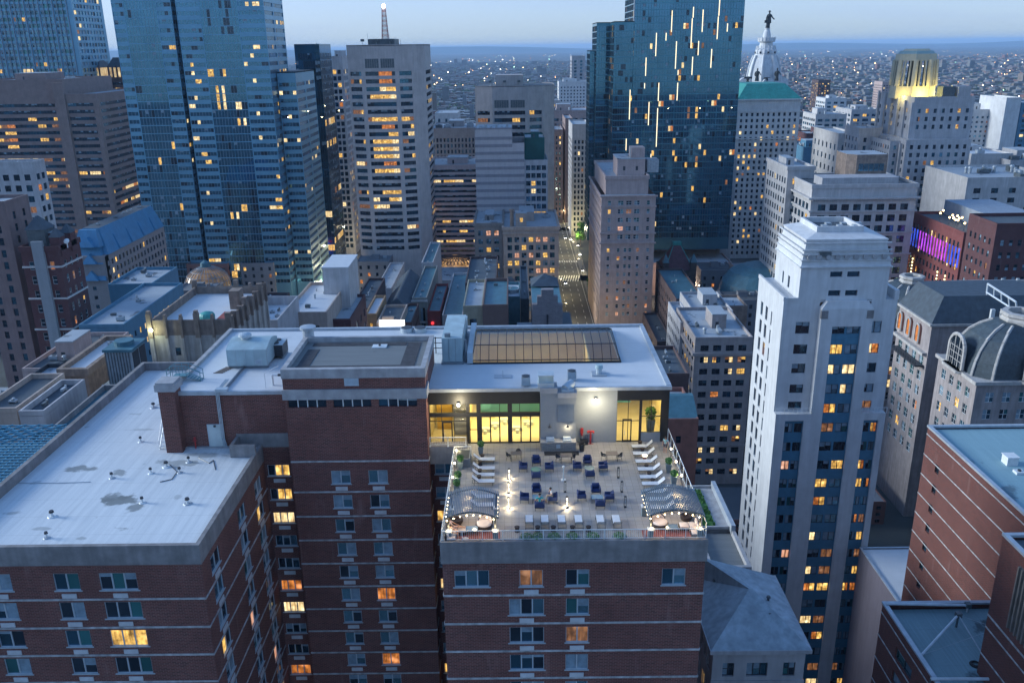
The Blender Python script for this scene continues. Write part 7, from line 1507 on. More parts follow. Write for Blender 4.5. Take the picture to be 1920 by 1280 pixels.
# victorian mansard
vx = at(1275, 510, Y=392); VX0, VX1 = at(1243, 510, Y=392).x, at(1305, 510, Y=392).x; vz = at(1275, 508, Y=392).z
B = Bld('victorian_mansard_house', 'dark Victorian building with a steep red-slate pyramid roof edged in copper', 'building', (vx.x, 392, 0), P('soot_dark_stone', (.075, .055, .055), .85, .3, .6, .3))
block(B, VX0, VX1, 392, 412, 0, vz, st=4.5, cp=4.6, ww=1.5, wh=2.6, kind='pair', lit=.06, top=1.5, m=1, zmin=10)
zp = at(1275, 459, Y=402).z; q = MB(); mx_ = (VX0+VX1)/2; q.frust(rect(VX0+1, VX1-1, 393, 411), vz, rect(mx_-1.8, mx_+1.8, 401, 403), zp, P('red_slate', (.10, .04, .05), .8, .25, .8, .2)); ro = q.build('pyramid_roof', B.root)
q = MB()
for (sx, sy) in ((-1, -1), (1, -1), (1, 1), (-1, 1)): q.cyl((mx_+sx*(VX1-VX0-2)/2, 402+sy*9, vz), (mx_+sx*1.8, 402+sy*1, zp), .22, .22, copper, 4)
q.box(mx_-2, mx_+2, 400.8, 403.2, zp, zp+1.6, copper); q.build('copper_ridge', ro)
for sx in (-1, 1): q = MB(); x = mx_+sx*(VX1-VX0)*.42; q.box(x-1.3, x+1.3, 391.6, 395, vz, vz+4, B.wall); q.frust(rect(x-1.5, x+1.5, 391.4, 395), vz+4, rect(x-.1, x+.1, 393, 393.2), vz+8, tealp); q.build('dormer', B.root)
B.finish()
simple('teal_flat_building', 'long low building with a teal roof and a row of square vents below the mansard', 1268, 1322, 560, 330, 50, dkbrn, 'building', st=4, cp=4, ww=1.5, wh=2, kind='pair', lit=.15, n=8, roof=tealp, big=False)
# teal round dome
v = at(1430, 545, Y=360); q = MB(); zd = at(1430, 560, Y=360).z; rdd = 19; q.lathe((v.x+4, 375, 0), [(rdd+1, 0), (rdd+1, zd-3), (rdd, zd), (rdd*.93, zd+4), (rdd*.75, zd+8.5), (rdd*.45, zd+11), (rdd*.35, zd+11.3)], lime2, 28)
do = q.build('domed_rotunda', label='round rotunda with a shallow teal dome half hidden by the white tower', cat='building'); q = MB(); q.lathe((v.x+4, 375, 0), [(rdd+.1, zd+.1), (rdd*.94, zd+4.1), (rdd*.76, zd+8.7), (rdd*.45, zd+11.3), (rdd*.35, zd+11.6)], tealp, 28); q.build('dome', do)
simple('rail_yard_block', 'low dark block between the hotel slab and the terracotta office', 1232, 1262, 640, 330, 40, dkbrn, 'building', st=4, cp=4, ww=1.5, wh=2, kind='pair', lit=.25, litset='litw', n=6, roof=droof, big=False)
# ================================================================ left foreground city
# tall brown slab at the left edge
simple('brown_slab_tower', 'tall brown masonry slab with narrow vertical window slots at the left edge', -60, 8, 378, 236, 12, P('plum_brown_masonry', (.21, .15, .145), .85, .15, .3, .3), 'building', st=3.4, cp=4.6, ww=1.3, wh=2.1, kind='sash', lit=.06, litset='lito', top=2, n=0, big=False, pal='dark')
0 and simple('brown_slab_tower', 'lower stepped front of the brown masonry slab, above the pink terrace house', -60, 34, 560, 205, 25, MATS['plum_brown_masonry'], 'building', st=3.4, cp=4.6, ww=1.3, wh=2.1, kind='sash', lit=.1, litset='lito', top=2, n=0, big=False)
simple('square_window_office', 'white office with a grid of square windows, left edge before the brown office block', -70, 60, 304, 330, 9, lime2, 'office building', st=4.1, cp=3.9, ww=2.3, wh=2.3, sill=.9, kind='pane', lit=.22, litset='lito', top=3, n=1, big=False, m=.8)
# red brick victorian with a grey shaft
B = simple('victorian_red_hotel', 'dark red brick Victorian block with white trim and one plain grey shaft up its front', 36, 108, 462, 232, 12, dkred, 'building', st=4.1, cp=3.0, ww=1.25, wh=2.3, kind='sash', lit=.24, litset='lito', top=2.4, m=1, fr=whfr, n=3, fin=False, over=.3)
c = B.part('grey_shaft'); xs_ = B.X0+(B.X1-B.X0)*.36; c.box(xs_, xs_+3.0, 231.0, 232-.003, 30, B.z+1.5, P('smooth_grey_render', (.26, .28, .30), .85, .06, .5, .2))
c = B.part('string_course')
for d_ in (6, 15, 24): c.box(B.X0-.2, xs_, 231.75, 232-.003, B.z-d_, B.z-d_+.5, lime); c.box(xs_+3.0, B.X1+.2, 231.75, 232-.003, B.z-d_, B.z-d_+.5, lime); c.box(B.X1+.003, B.X1+.25, 232, 244, B.z-d_, B.z-d_+.5, lime)
for i in range(2):
    q = MB(); x = B.X1-1+i*0; y = 233+i*6; q.box(B.X1-2.5, B.X1+.3, y, y+3, B.z-3, B.z+2.2, dkred); q.frust(rect(B.X1-2.7, B.X1+.5, y-.2, y+3.2), B.z+2.2, rect(B.X1-1.2, B.X1-.9, y+1.3, y+1.6), B.z+4.5, slate); q.build('dormer', B.root)
q = MB(); q.box(B.X0+1, B.X0+6, 235, 240, B.z-1, B.z+4, unitd); q.frust(rect(B.X0+.6, B.X0+6.4, 234.6, 240.4), B.z+4, rect(B.X0+3.3, B.X0+3.7, 237, 237.5), B.z+7.5, slate); q.build('roof_house', B.root)
for i in range(2): q = MB(); q.cyl((B.X0+9+i*3.2, 234, B.z-.9), (B.X0+9+i*3.2, 234, B.z+.6), .15, .15, whfr, 6); q.cyl((B.X0+9+i*3.2, 233.9, B.z+1.0), (B.X0+9+i*3.2, 233.5, B.z+1.3), .8, .2, whfr, 12); q.build('dish_antenna', B.root)
B.finish()
# blue mansard slab: pale flank, stacked blue roof panels on the narrow front
mx0, mx1 = at(140, 525, Y=300).x, at(203, 525, Y=300).x; mzt = at(175, 434, Y=300).z; mz = at(175, 526, Y=300).z; myb = 355
B = Bld('blue_mansard_hotel', 'long pale slab hotel under a bright blue metal mansard with triangular dormers', 'hotel', (mx0+6, 300, 0), P('pinkish_panel', (.27, .24, .24), .85, .08, .5, .2))
B.facade((mx0, 300), (1, 0), mx1-mx0, 0, mz, [((mx1-mx0)*.5, (mx1-mx0)*.5+1.3)], urows(20, mz-1.2, 3.4, 1.3, 1), rec=.2, kind='pane', lit=0)
B.facade((mx1, 300), (0, 1), myb-300, 0, mzt-9, ucols(myb-300, 17, 1.6, 1), urows(10, mzt-10.5, 3.3, 1.9, .8), rec=.25, kind='pane', lit=.12, litset='litw', pal='dark')
B.quadwall((mx1, myb), (-1, 0), mx1-mx0, 0, mzt-9); B.quadwall((mx0, myb), (0, -1), myb-300, 0, mzt-9); B.w.box(mx0, mx1, 300.3, 303, mz-1, mzt-9, B.wall)
q = B.part('mansard_roof'); q.frust(rect(mx0-.3, mx1+.3, 303, myb), mzt-9, rect(mx0+3, mx1-3.2, 306, myb-2), mzt, bluemt, droof)
for k in range(3):
    zA = mz+(mzt-mz)*k/3; zB_ = mz+(mzt-mz)*(k+1)/3; q = MB(); ww_ = mx1-mx0
    q.frust(rect(mx0+.4+k*.5, mx1-.4-k*.5, 299.6+k*.5, 304), zA, rect(mx0+1.8+k*.6, mx1-1.8-k*.6, 302.2+k*.4, 304.5), zB_-.05, bluemt)
    p_ = q.build('mansard_tier', B.root); q = MB(); cx_ = (mx0+mx1)/2+.6; q.frust([(cx_-2.6, 298.2+k*.5), (cx_+2.6, 298.2+k*.5), (cx_+2.6, 302+k*.5), (cx_-2.6, 302+k*.5)], zA+.3, [(cx_-.05, 299.3+k*.5), (cx_+.05, 299.3+k*.5), (cx_+.05, 302.4+k*.5), (cx_-.05, 302.4+k*.5)], zA+3.6, bluemt); q.build('dormer', p_)
for k in range(4): q = MB(); y = 312+k*11; q.frust(rect(mx1-2.4, mx1+.8, y, y+3), mzt-8.5, rect(mx1-2.6, mx1-1.6, y+.9, y+2.1), mzt-3.5, bluemt); q.build('dormer', B.root)
clutter(B, mx0+3.5, mx1-4, 310, myb-4, mzt-.05, 8, False); B.finish()
# blue stepped annexe
blu = P('blue_grey_panel', (.075, .20, .30), .7, .1, .5, .2)
simple('blue_annexe', 'windowless blue-grey block with a white roof in front of the blue mansard', 202, 284, 532, 262, 22, blu, 'building', st=5, cp=8, ww=1.2, wh=1.6, kind='pane', lit=.2, litset='litw', top=9, n=5, front=False, big=False, zmin=40)
simple('blue_low_block', 'low blue building with small lit windows below the windowless blue block', 147, 232, 608, 214, 42, blu, 'building', st=3.9, cp=3.2, ww=1.1, wh=1.6, kind='pane', lit=.75, litset='litw', top=1.3, n=4, big=False)
# glazed dome
v = at(372, 548, Y=372); q = MB(); zd_ = v.z; rr = abs(at(415, 540, Y=372).x-at(330, 540, Y=372).x)/2; cg = (v.x, 385, 0); dp = [(rr*1.0, zd_-1), (rr*.97, zd_+2.2), (rr*.86, zd_+4.6), (rr*.66, zd_+6.6), (rr*.4, zd_+8.0), (rr*.22, zd_+8.6)]
q.lathe(cg, [(rr*1.02, 0), (rr*1.02, zd_-1)], tan, 32); do = q.build('glazed_dome', label='round glazed dome building glowing at its rim beside the blue glass slab', cat='building')
q = MB(); q.lathe(cg, dp, EM('dome_glow', (.9, .55, .25), .16, True, scale=.35, dim=.1), 32); q.build('dome', do)
q = MB()
for i in range(32):
    t = 2*math.pi*i/32
    for (r0_, z0_a), (r1_, z1_a) in zip(dp, dp[1:]): q.cyl((cg[0]+r0_*1.01*math.cos(t), cg[1]+r0_*1.01*math.sin(t), z0_a+.1), (cg[0]+r1_*1.01*math.cos(t), cg[1]+r1_*1.01*math.sin(t), z1_a+.1), .13, .13, tower_fr, 4)
for r0_, z0_a in dp: ring(q, (cg[0], cg[1], z0_a+.1), r0_*1.01, .12, tower_fr, 32, 4)
q.lathe(cg, [(rr*.24, zd_+8.4), (rr*.22, zd_+10.4), (rr*.05, zd_+11.5)], tealp, 16); q.build('dome_rib', do)
# cream art deco blocks with brown-stained buttresses
def deco(label, x0, x1, yt, Y, D, dz, cell=2.6, mech=False):
    a, b_ = at(x0, yt, Y=Y), at(x1, yt, Y=Y); X0, X1, z = a.x, b_.x, (a.z+b_.z)/2
    B = Bld('cream_deco_building', label, 'building', ((X0+X1)/2, Y, 0), creamy); zr_d = z-1.2
    W = X1-X0; rowsd = urows(z-34, z-4.2, 4.3, 1.7, 1.0)
    n = max(3, int(round(W/3.4)))
    colsf = [c for i, c in enumerate(ucols(W, n, 1.1, .4)) if i % 3 == 1]
    B.facade((X0, Y), (1, 0), W, 0, z-3.2, colsf, rowsd, rec=.3, kind='sash', lit=.22, litset='litw', pal='dark', fr=dkfr); B.w.box(X0, X1, Y, Y+.4, z-3.2, z, stain)
    B.w.box(X1-.4, X1, Y+.4, Y+D, z-3.2, z, stain); B.w.box(X0, X0+.4, Y+.4, Y+D, z-3.2, z, stain); B.w.box(X0+.4, X1-.4, Y+D-.4, Y+D, z-3.2, z, stain)
    B.facade((X1, Y), (0, 1), D, 0, z-3.2, [], []); B.quadwall((X1, Y+D), (-1, 0), W, 0, z-3.2); B.quadwall((X0, Y+D), (0, -1), D, 0, z-3.2)
    q = B.part('roof'); q.box(X0+.4, X1-.4, Y+.4, Y+D-.4, z-2.2, z-1.7, proof)
    for i in range(n+1):
        x = X0+W*i/n; tall_ = (i % 3 == 0); q = MB(); ww_ = .42 if tall_ else .22; h = 1.5 if tall_ else .7
        q.box(x-ww_, x+ww_, Y-.5, Y-.003, 0, z-3.6, creamy); q.box(x-ww_*1.1, x+ww_*1.1, Y-.55, Y+.5, z-3.6, z+h, stain); q.box(x-ww_*.8, x+ww_*.8, Y-.45, Y+.4, z+h, z+h+.5, stain); q.build('buttress', B.root)
        q = MB(); q.box(x-ww_*1.1, x+ww_*1.1, Y+D-.5, Y+D+.4, z-2, z+h, stain); q.build('pinnacle', B.root)
    m_ = max(2, int(D/3.4))
    for i in range(m_+1):
        y = Y+D*i/m_; tall_ = (i % 3 == 0); q = MB(); ww_ = .42 if tall_ else .22; h = 1.5 if tall_ else .7
        q.box(X1+.003, X1+.5, y-ww_, y+ww_, 0, z-3.6, creamy); q.box(X1-.5, X1+.55, y-ww_*1.1, y+ww_*1.1, z-3.6, z+h, stain); q.build('buttress', B.root)
    B.X0, B.X1, B.Y0, B.Y1, B.z = X0, X1, Y, Y+D, z
    return B
B = deco('cream art deco block with brown stained pinnacles round a snowy white roof', 280, 428, 600, 165, 26, 0)
q = MB(); q.lathe((B.X0+(B.X1-B.X0)*.62, 170, B.z-1.75), [(1.5, 0), (1.6, 1.2), (1.3, 1.7), (.5, 2)], P('green_tank', (.05, .3, .27), .5, .15, 1, .2), 14); q.build('water_tank', B.root)
q = MB(); xm = B.X0+(B.X1-B.X0)*.86; q.box(xm-2.2, xm+2.2, 171, 176, B.z-1.7, B.z-1.6, P('red_mat', (.3, .07, .06), .8, .2, 1, 0)); q.build('roof_mat', B.root)
q = MB(); q.box(xm-1.6, xm+.6, 178, 181, B.z-1.7, B.z+2.3, stain); q.build('roof_house', B.root)
v = at(283, 619, Y=164.3); q = MB(); q.ball(tuple(v), .35, EM('wall_flood', (.9, 1, .55), 14, False)); q.build('wall_lamp', B.root); lamp('wall_flood_light', 'POINT', (v.x, v.y-1.2, v.z), 260, (.9, 1, .6), .3)
B.finish()
B = deco('nearer cream art deco wing with chimney-like buttresses under the cooling tower', 168, 262, 800, 137, 22, 0)
B.finish()
# cooling tower on frame between them
v = at(206, 700, Y=150); zc_ = at(235, 735, Y=146).z; x0c, x1c = at(203, 700, Y=146).x, at(252, 700, Y=146).x
B = Bld('roof_plant_deck', 'brown stained roof deck between the two cream deco wings carrying plant', 'building', (x0c, 150, 0), stain)
block(B, x0c-4, x1c+14, 143, 163, 0, zc_-.8, front=False, side=False); B.part('roof').box(x0c-4, x1c+14, 143, 163, zc_-.8, zc_-.6, groof); B.finish()
for i in range(14):
    pass
q = MB(); zt_ = at(206, 660, Y=146).z; q.box(x0c, x1c, 146, 152, zc_+.8, zt_, unitm); q.box(x0c-.3, x1c+.3, 145.7, 152.3, zt_, zt_+.5, tealp); q.cyl(((x0c+x1c)/2, 149, zt_+.5), ((x0c+x1c)/2, 149, zt_+1.3), 1.7, 1.7, tealp, 16)
for k in range(9): q.box(x0c+(x1c-x0c)*k/9, x0c+(x1c-x0c)*k/9+.12, 145.85, 146, zc_+.8, zt_, unitd)
ctw = q.build('cooling_tower', label='big ribbed metal cooling tower on a steel frame between the cream deco wings', cat='cooling tower')
q = MB(); q.box(x1c+.004, x1c+.12, 146.4, 148.8, zc_+1.2, zt_-.3, dkfr); q.box(x1c+.004, x1c+.12, 149.3, 151.7, zc_+1.2, zt_-.3, dkfr); q.build('louvre', ctw)
q = MB()
for x in (x0c-.4, (x0c+x1c)/2, x1c+.4):
    for y in (146, 152): q.cyl((x, y, zc_-.6), (x, y, zc_+.8), .15, .15, unitd, 4)
q.cyl((x0c-1, 145, zc_+.8), (x1c+1.4, 145, zc_+.8), .1, .1, alu, 4); q.cyl((x0c-1, 145, zc_+1.9), (x1c+1.4, 145, zc_+1.9), .05, .05, alu, 4); q.cyl((x0c-1, 145, zc_+.8), (x0c-1, 153, zc_+.8), .1, .1, alu, 4)
for k in range(8): x = x0c-1+(x1c-x0c+2.4)*k/7; q.cyl((x, 145, zc_+.8), (x, 145, zc_+1.9), .05, .05, alu, 4)
q.build('steel_frame', ctw)
for i, (px, py, lb_) in enumerate(((300, 655, 'cluster'), (318, 648, 'cluster'), (330, 662, 'cluster'))):
    v = at(px, py, Y=158); q = MB(); q.box(v.x-1, v.x+1, 157.4, 158.6, zc_-.6, zc_+1.0, unitm); q.cyl((v.x, 157.3, zc_+.3), (v.x, 157.4, zc_+.3), .5, .5, dkfr, 10)
    q.build('condenser_unit', label='pale condenser unit in the row on the brown roof deck, %s' % ('nearest the cooling tower', 'between the other two', 'nearest the white roof')[i], cat='condenser unit')
# pink terrace house with dark roof, black gridded block, brown classical block
simple('pink_terrace_house', 'pinkish building under a dark roof cluttered with pipes, left side', 40, 150, 690, 182, 26, pink, 'building', st=3.8, cp=3.6, ww=2.0, wh=2.0, kind='pair', lit=.3, litset='lito', top=.8, n=16, roof=droof, fr=dkfr, pal='blue')
simple('black_framed_block', 'black-framed apartment block with wide lit windows over a bright ground floor', 52, 122, 705, 172, 8, dkfr, 'building', st=3.5, cp=3.6, ww=2.7, wh=1.9, kind='three', lit=.3, litset='lito', top=1, n=0, big=False, fr=alu, pal='blue')
q = MB(); a_, b_ = at(85, 768, Y=171), at(120, 772, Y=171); q.box(a_.x, b_.x, 170.2, 171, a_.z-2, a_.z+.6, EM('shopfront', (1, .72, .25), 1.6, True, dim=.5)); q.build('lit_canopy', label='bright yellow lit canopy at the foot of the black-framed block', cat='canopy')
simple('brown_cornice_block', 'brown stone block with a dentilled cornice and white roof edge, left of the cream wing', 112, 162, 690, 158, 20, stain, 'building', st=3.9, cp=3.6, ww=1.8, wh=2.1, kind='pair', lit=.02, top=3.6, n=1, big=False, fr=dkfr, over=.5, roof=proof)
simple('dark_corner_block', 'small dark building with a slanted roof at the left edge below the brown slab', -40, 30, 765, 130, 16, tan, 'building', st=4, cp=4, ww=1.6, wh=2, kind='sash', lit=.05, n=2, fin=True, roof=droof)
simple('dark_step_block', 'grey building with a blank side wall and dark roof beyond the parapet, left', 34, 82, 770, 128, 14, lime2, 'building', st=4, cp=4, ww=1.6, wh=2, kind='sash', lit=.08, litset='lito', n=2, roof=slate, big=False)
simple('low_teal_roof_block', 'low building with a narrow teal roof running beside the long parapet', 70, 130, 822, 118, 22, conc, 'building', front=False, side=False, n=3, roof=tealp, big=False)
# blue lattice canopy by the parapet
q = MB(); ltm = P('blue_lattice_paint', (.10, .30, .42), .5, .1, 1, .2)
Zl = 78.; x1l, y1l, y0l = at(93, 826, Z=Zl).x, at(0, 800, Z=Zl).y, at(0, 908, Z=Zl).y; x0l = x1l-16
for i in range(18): x = x0l+(x1l-x0l)*i/17; q.cyl((x, y0l, Zl), (x, y1l, Zl), .12, .12, ltm, 4)
for i in range(22): y = y0l+(y1l-y0l)*i/21; q.cyl((x0l, y, Zl+.15), (x1l, y, Zl+.15), .1, .1, ltm, 4)
for i in range(10):
    t_ = i/9; q.cyl((x0l, y0l+(y1l-y0l)*t_, Zl+.3), (x0l+(x1l-x0l)*(1-t_), y1l, Zl+.3), .08, .08, ltm, 4)
for (x, y) in ((x0l, y0l), (x1l, y0l), (x1l, y1l), (x0l, y1l)): q.cyl((x, y, Zl-6), (x, y, Zl), .2, .2, ltm, 4)
q.build('roof_lattice', label='bright blue steel lattice canopy beyond the parapet at the left edge', cat='lattice')
B = Bld('lattice_base_block', 'dark building under the blue steel lattice canopy', 'building', ((x0l+x1l)/2, y0l, 0), dkbrn); block(B, x0l, x1l, y0l, y1l, 0, Zl-2.5, front=False, side=False); B.part('roof').box(x0l+.1, x1l-.1, y0l+.1, y1l-.1, Zl-2.8, Zl-2.45, tealp); B.finish()
# white roofed offices behind the penthouse
B = simple('white_roof_office', 'brick office with a white roof and a tall stair tower, behind the penthouse roof', 532, 612, 585, 225, 32, tan, 'building', st=4, cp=5, ww=2.4, wh=1.8, kind='pane', lit=.02, n=5, roof=proof, fin=False, big=False, side=False)
q = MB(); q.box(B.X1-5, B.X1+2.5, 246, 262, 0, B.z+7, lime); q.box(B.X1-5.2, B.X1+2.7, 245.8, 262.2, B.z+7, B.z+7.3, proof); q.build('stair_tower', B.root); B.finish()
simple('brick_flank_building', 'dark brick building with a column of blocked windows beside the white-roofed office', 618, 657, 520+78, 232, 26, dkred, 'building', st=4.2, cp=6, ww=2.2, wh=2.2, kind='pane', lit=0, n=1, big=False, pal='blue')
simple('tank_deck_building', 'low roof with pale screen walls just behind the penthouse', 455, 520, 600, 205, 22, lime2, 'building', front=False, side=False, n=5, roof=proof, ph=2.4, big=False)
simple('dark_shed_roof', 'dark roof with rows of snowy vents below the glass slab', 445, 505, 590, 300, 30, dkbrn, 'building', front=False, side=False, n=12, roof=droof, big=False)
q = MB(); v = at(463, 577, Y=322); q.box(v.x-3.5, v.x+3.5, 321.5, 322, v.z-2.5, v.z+.8, EM('blue_sign', (.12, .2, 1), 2.2, True, scale=1.2, dim=.1)); q.cyl((v.x-3, 322.3, 0), (v.x-3, 322.3, v.z), .2, .2, dkfr, 4); q.cyl((v.x+3, 322.3, 0), (v.x+3, 322.3, v.z), .2, .2, dkfr, 4); q.build('billboard', label='small blue lit billboard beside the dark roof with snowy vents', cat='billboard')
q = MB(); v = at(590, 481, Y=470); q.box(v.x-6, v.x+6, 469.5, 470, v.z-3.5, v.z+3.5, EM('blue_sign_big', (.05, .15, 1), 2.2, True, scale=.5, dim=.2)); q.box(v.x-6, v.x+6, 469.4, 470, v.z+3.5, v.z+4.6, EM('red_sign_edge', (1, .05, .15), 1.5, False)); q.box(v.x-3, v.x+3, 469.3, 469.5, v.z-1.2, v.z+1.2, EM('sign_white', (.7, .8, 1), 2, False))
for s_ in (-5, 5): q.cyl((v.x+s_, 470.3, 0), (v.x+s_, 470.3, v.z), .25, .25, dkfr, 4)
q.build('billboard', label='blue and red lit billboard low between the glass slab and the black tower', cat='billboard')
# ---- small roofs between the penthouse and the towers
simple('domed_glass_entry', 'flat concrete block in front of the glazed lens canopy', 815, 888, 525, 400, 26, lime2, 'building', st=6, cp=8, ww=6.5, wh=1.6, sill=3, kind='pane', lit=0, top=1.5, n=2, big=False)
v = at(852, 505, Y=432); q = MB(); rr = abs(at(890, 500, Y=432).x-at(814, 500, Y=432).x)/2; q.lathe((v.x, 440, v.z), [(rr, -1.5), (rr*.98, .6), (rr*.8, 3.2), (rr*.5, 4.9), (rr*.15, 5.6)], EM('canopy_glow', (1, .55, .2), .55, True, scale=.5, dim=.05), 28); do = q.build('glazed_canopy', label='low oval glass canopy glowing amber at the foot of the pink strip office', cat='canopy')
q = MB()
for i in range(28):
    t = 2*math.pi*i/28; t2 = t+math.pi*2/28
    for (r0_, z0_a), (r1_, z1_a) in (((rr, -1.4), (rr*.8, 3.3)), ((rr*.8, 3.3), (rr*.5, 5.0)), ((rr*.5, 5.0), (rr*.15, 5.7))):
        for ta, tb in ((t, t2), (t2, t)): q.cyl((v.x+r0_*1.01*math.cos(ta), 440+r0_*1.01*math.sin(ta), v.z+z0_a), (v.x+r1_*1.01*math.cos(tb), 440+r1_*1.01*math.sin(tb), v.z+z1_a), .22, .22, dkfr, 4)
q.build('glazing_lattice', do)
MR = [
 ('narrow_arched_building', 'tall narrow building with three arched window strips up its front', 772, 800, 558, 300, 48, P('greenish_stone', (.25, .26, .24), .85, .15, .4, .3), dict(st=26, cp=2.6, ww=1.5, wh=23, sill=1.5, kind='strip1.5', lit=.1, top=1.5, m=.5, n=3, side=False, ind=True, roof=tealp)),
 ('red_brick_walkup', 'small bright red brick building with a round red sign and teal roof', 801, 826, 583, 298, 38, BR('bright_red_brick', (.30, .045, .04), (.22, .035, .035), (.2, .08, .07), .3, .1), dict(st=4.2, cp=2.6, ww=1.1, wh=1.9, kind='sash', lit=.25, litset='lito', top=3.6, n=2, roof=tealp)),
 ('teal_barrel_hall', 'wide hall with a sloping blue-grey roof right of the red brick walk-up', 829, 868, 590, 292, 60, lime2, dict(front=False, side=False, n=1, roof=tealp)),
 ('brown_pavilion_shop', 'small ochre building with three round-headed windows and a white roof', 684, 706, 588, 268, 22, P('ochre_stone', (.36, .24, .14), .85, .15, .5, .3), dict(st=4.4, cp=1.9, ww=.95, wh=2.2, kind='sash', lit=.25, litset='lito', top=1.0, n=0, roof=proof)),
 ('dark_vaulted_hall', 'big dark roofed hall with a low pointed roofline left of the narrow arched building', 718, 768, 585, 290, 46, dkbrn, dict(front=False, side=False, n=6, roof=slate)),
 ('stepped_gable_theatre', 'low tan theatre front with a stepped gable over a glowing white sign', 706, 750, 604, 262, 20, tan, dict(front=False, side=False, n=4, roof=droof)),
 ('blue_roof_shop', 'low shop with a blue-grey roof right of the stepped gable theatre', 750, 772, 604, 268, 22, dkbrn, dict(st=4, cp=2.4, ww=1.4, wh=1.6, kind='sash', lit=.5, litset='lito', top=1.2, n=1, roof=tealp)),
 ('dark_gravel_roof', 'dark gravel roof dotted with units behind the left penthouse corner', 655, 690, 578, 275, 40, dkbrn, dict(front=False, side=False, n=9, roof=droof)),
 ('long_grey_terrace', 'thin long grey block with teal roof steps running back toward the tower base', 704, 734, 540, 345, 45, lime2, dict(front=False, side=True, st=4, cp=4, ww=1.5, wh=1.8, kind='pane', lit=0, n=5, roof=croof)),
 ('grey_service_tower', 'narrow grey service tower with a lit top slot right of the office tower foot', 790, 812, 492, 352, 40, lime2, dict(front=False, side=False, n=2, roof=tealp)),
 ('yellow_brick_house', 'yellow brick building with two rows of square windows', 868, 905, 573, 240, 30, P('yellow_brick', (.33, .30, .22), .85, .12, .6, .3), dict(st=5.2, cp=3.3, ww=2.0, wh=2.2, sill=1.5, kind='pair', lit=.0, top=1.6, n=2, roof=croof, fr=dkfr, pal='blue')),
 ('plain_brown_wall_building', 'blank brown brick wall joined to the yellow brick building', 904.5, 952, 571, 239, 30, BR('plain_brown_brick', (.16, .095, .085), (.13, .08, .07), (.2, .15, .13), .3, .1), dict(front=False, side=False, n=1, roof=tealp)),
 ('jumbled_roof_block', 'block with jumbled dark rooftop plant behind the yellow brick building', 872, 930, 530, 290, 40, dkbrn, dict(st=4, cp=3, ww=1.5, wh=1.8, kind='pane', lit=.1, n=14, roof=droof)),
 ('cooling_fan_block', 'dark block carrying two big round fans in a white tray', 912, 975, 556, 262, 18, tealp, dict(front=False, side=False, n=0, roof=proof)),
 ('tall_chapel_wing', 'stone side wing with small gables between the fans and the stone chapel', 976, 992, 560, 268, 44, slate, dict(front=False, side=False, n=2, roof=slate)),
]
for nm, lb, x0, x1, yt, Y, D, wl, k in MR:
    B = simple(nm, lb, x0, x1, yt, Y, D, wl, 'building', fin=False, big=False, **k)
    if nm == 'stepped_gable_theatre':
        q = MB(); cx_ = (B.X0+B.X1)/2; W = B.X1-B.X0
        for f_, h in ((.5, 0), (.36, 1.1), (.24, 2.0)): q.box(cx_-W*f_, cx_+W*f_, 261.4, 261.99, B.z-6, B.z+h, tan)
        q.build('stepped_gable', B.root); q = MB(); v = at(735, 607, Y=261); q.box(v.x-4, v.x+4, 260.6, 261.3, v.z-1.2, v.z+1.2, EM('white_sign', (1, .95, .88), 1.7, False)); q.build('lit_sign', B.root)
    if nm == 'cooling_fan_block':
        for f_ in (.28, .74):
            q = MB(); x = B.X0+(B.X1-B.X0)*f_; q.cyl((x, 271, B.z-.9), (x, 271, B.z+.3), 2.6, 2.6, unitm, 20); q.cyl((x, 271, B.z+.3), (x, 271, B.z+.32), 2.3, 2.3, tealp, 20); q.cyl((x, 271, B.z+.32), (x, 271, B.z+.6), .4, .3, unitm, 8); q.build('roof_fan', B.root)
    if nm == 'dark_vaulted_hall': q = MB(); q.frust(rect(B.X0-.3, B.X1+.3, 290.5, 335), B.z, rect((B.X0+B.X1)/2-.3, (B.X0+B.X1)/2+.3, 292, 334), B.z+4.5, slate); q.build('pitched_roof', B.root)
    if nm == 'red_brick_walkup': q = MB(); v = at(811, 606, Y=297.5); q.cyl((v.x, 297.4, v.z), (v.x, 297.95, v.z), .55, .55, EM('red_sign', (1, .05, .06), .8, False), 16); q.build('round_sign', B.root)
    if nm == 'narrow_arched_building': q = MB(); q.box(B.X0-.3, B.X1+.3, 299.6, 299.99, B.z-9.5, B.z-8.9, lime); q.box(B.X0-.3, B.X1+.3, 299.5, 299.99, B.z-1.5, B.z-.9, lime); q.build('string_course', B.root)
    B.finish()
# stone chapel gable by the street
v0, v1 = at(998, 560, Y=240), at(1055, 560, Y=240); zc_ = at(1026, 552, Y=240).z
st_ = BR('grey_rubble_stone', (.22, .20, .21), (.17, .155, .165), (.26, .24, .25), .9, .35, .03, .3); B = Bld('stone_chapel', 'grey rubble stone chapel with a stepped gable and small spire roof beside the long street', 'chapel', ((v0.x+v1.x)/2, 240, 0), st_)
W = v1.x-v0.x; X0, X1 = v0.x, v1.x
for f0_, f1_, dz_ in ((0, 1, -3), (.16, .84, -.6), (.30, .70, 1.4)): B.w.box(X0+W*f0_, X0+W*f1_, 240-f0_*.05, 242, 0, zc_+dz_, st_)
B.w.box(X0+.02, X1-.02, 242, 262, 0, zc_-3.5, st_, tealp); B.part('slit_window').box((X0+X1)/2-.25, (X0+X1)/2+.25, 239.7, 239.98, zc_-14, zc_-6, dkfr)
q = MB(); a_ = at(1021, 560, Y=264).x; q.frust(rect(a_-4.4, a_+4.4, 260, 270), zc_-3, rect(a_-.1, a_+.1, 264.9, 265.1), at(1021, 513, Y=265).z, slate); q.build('spire_roof', B.root)
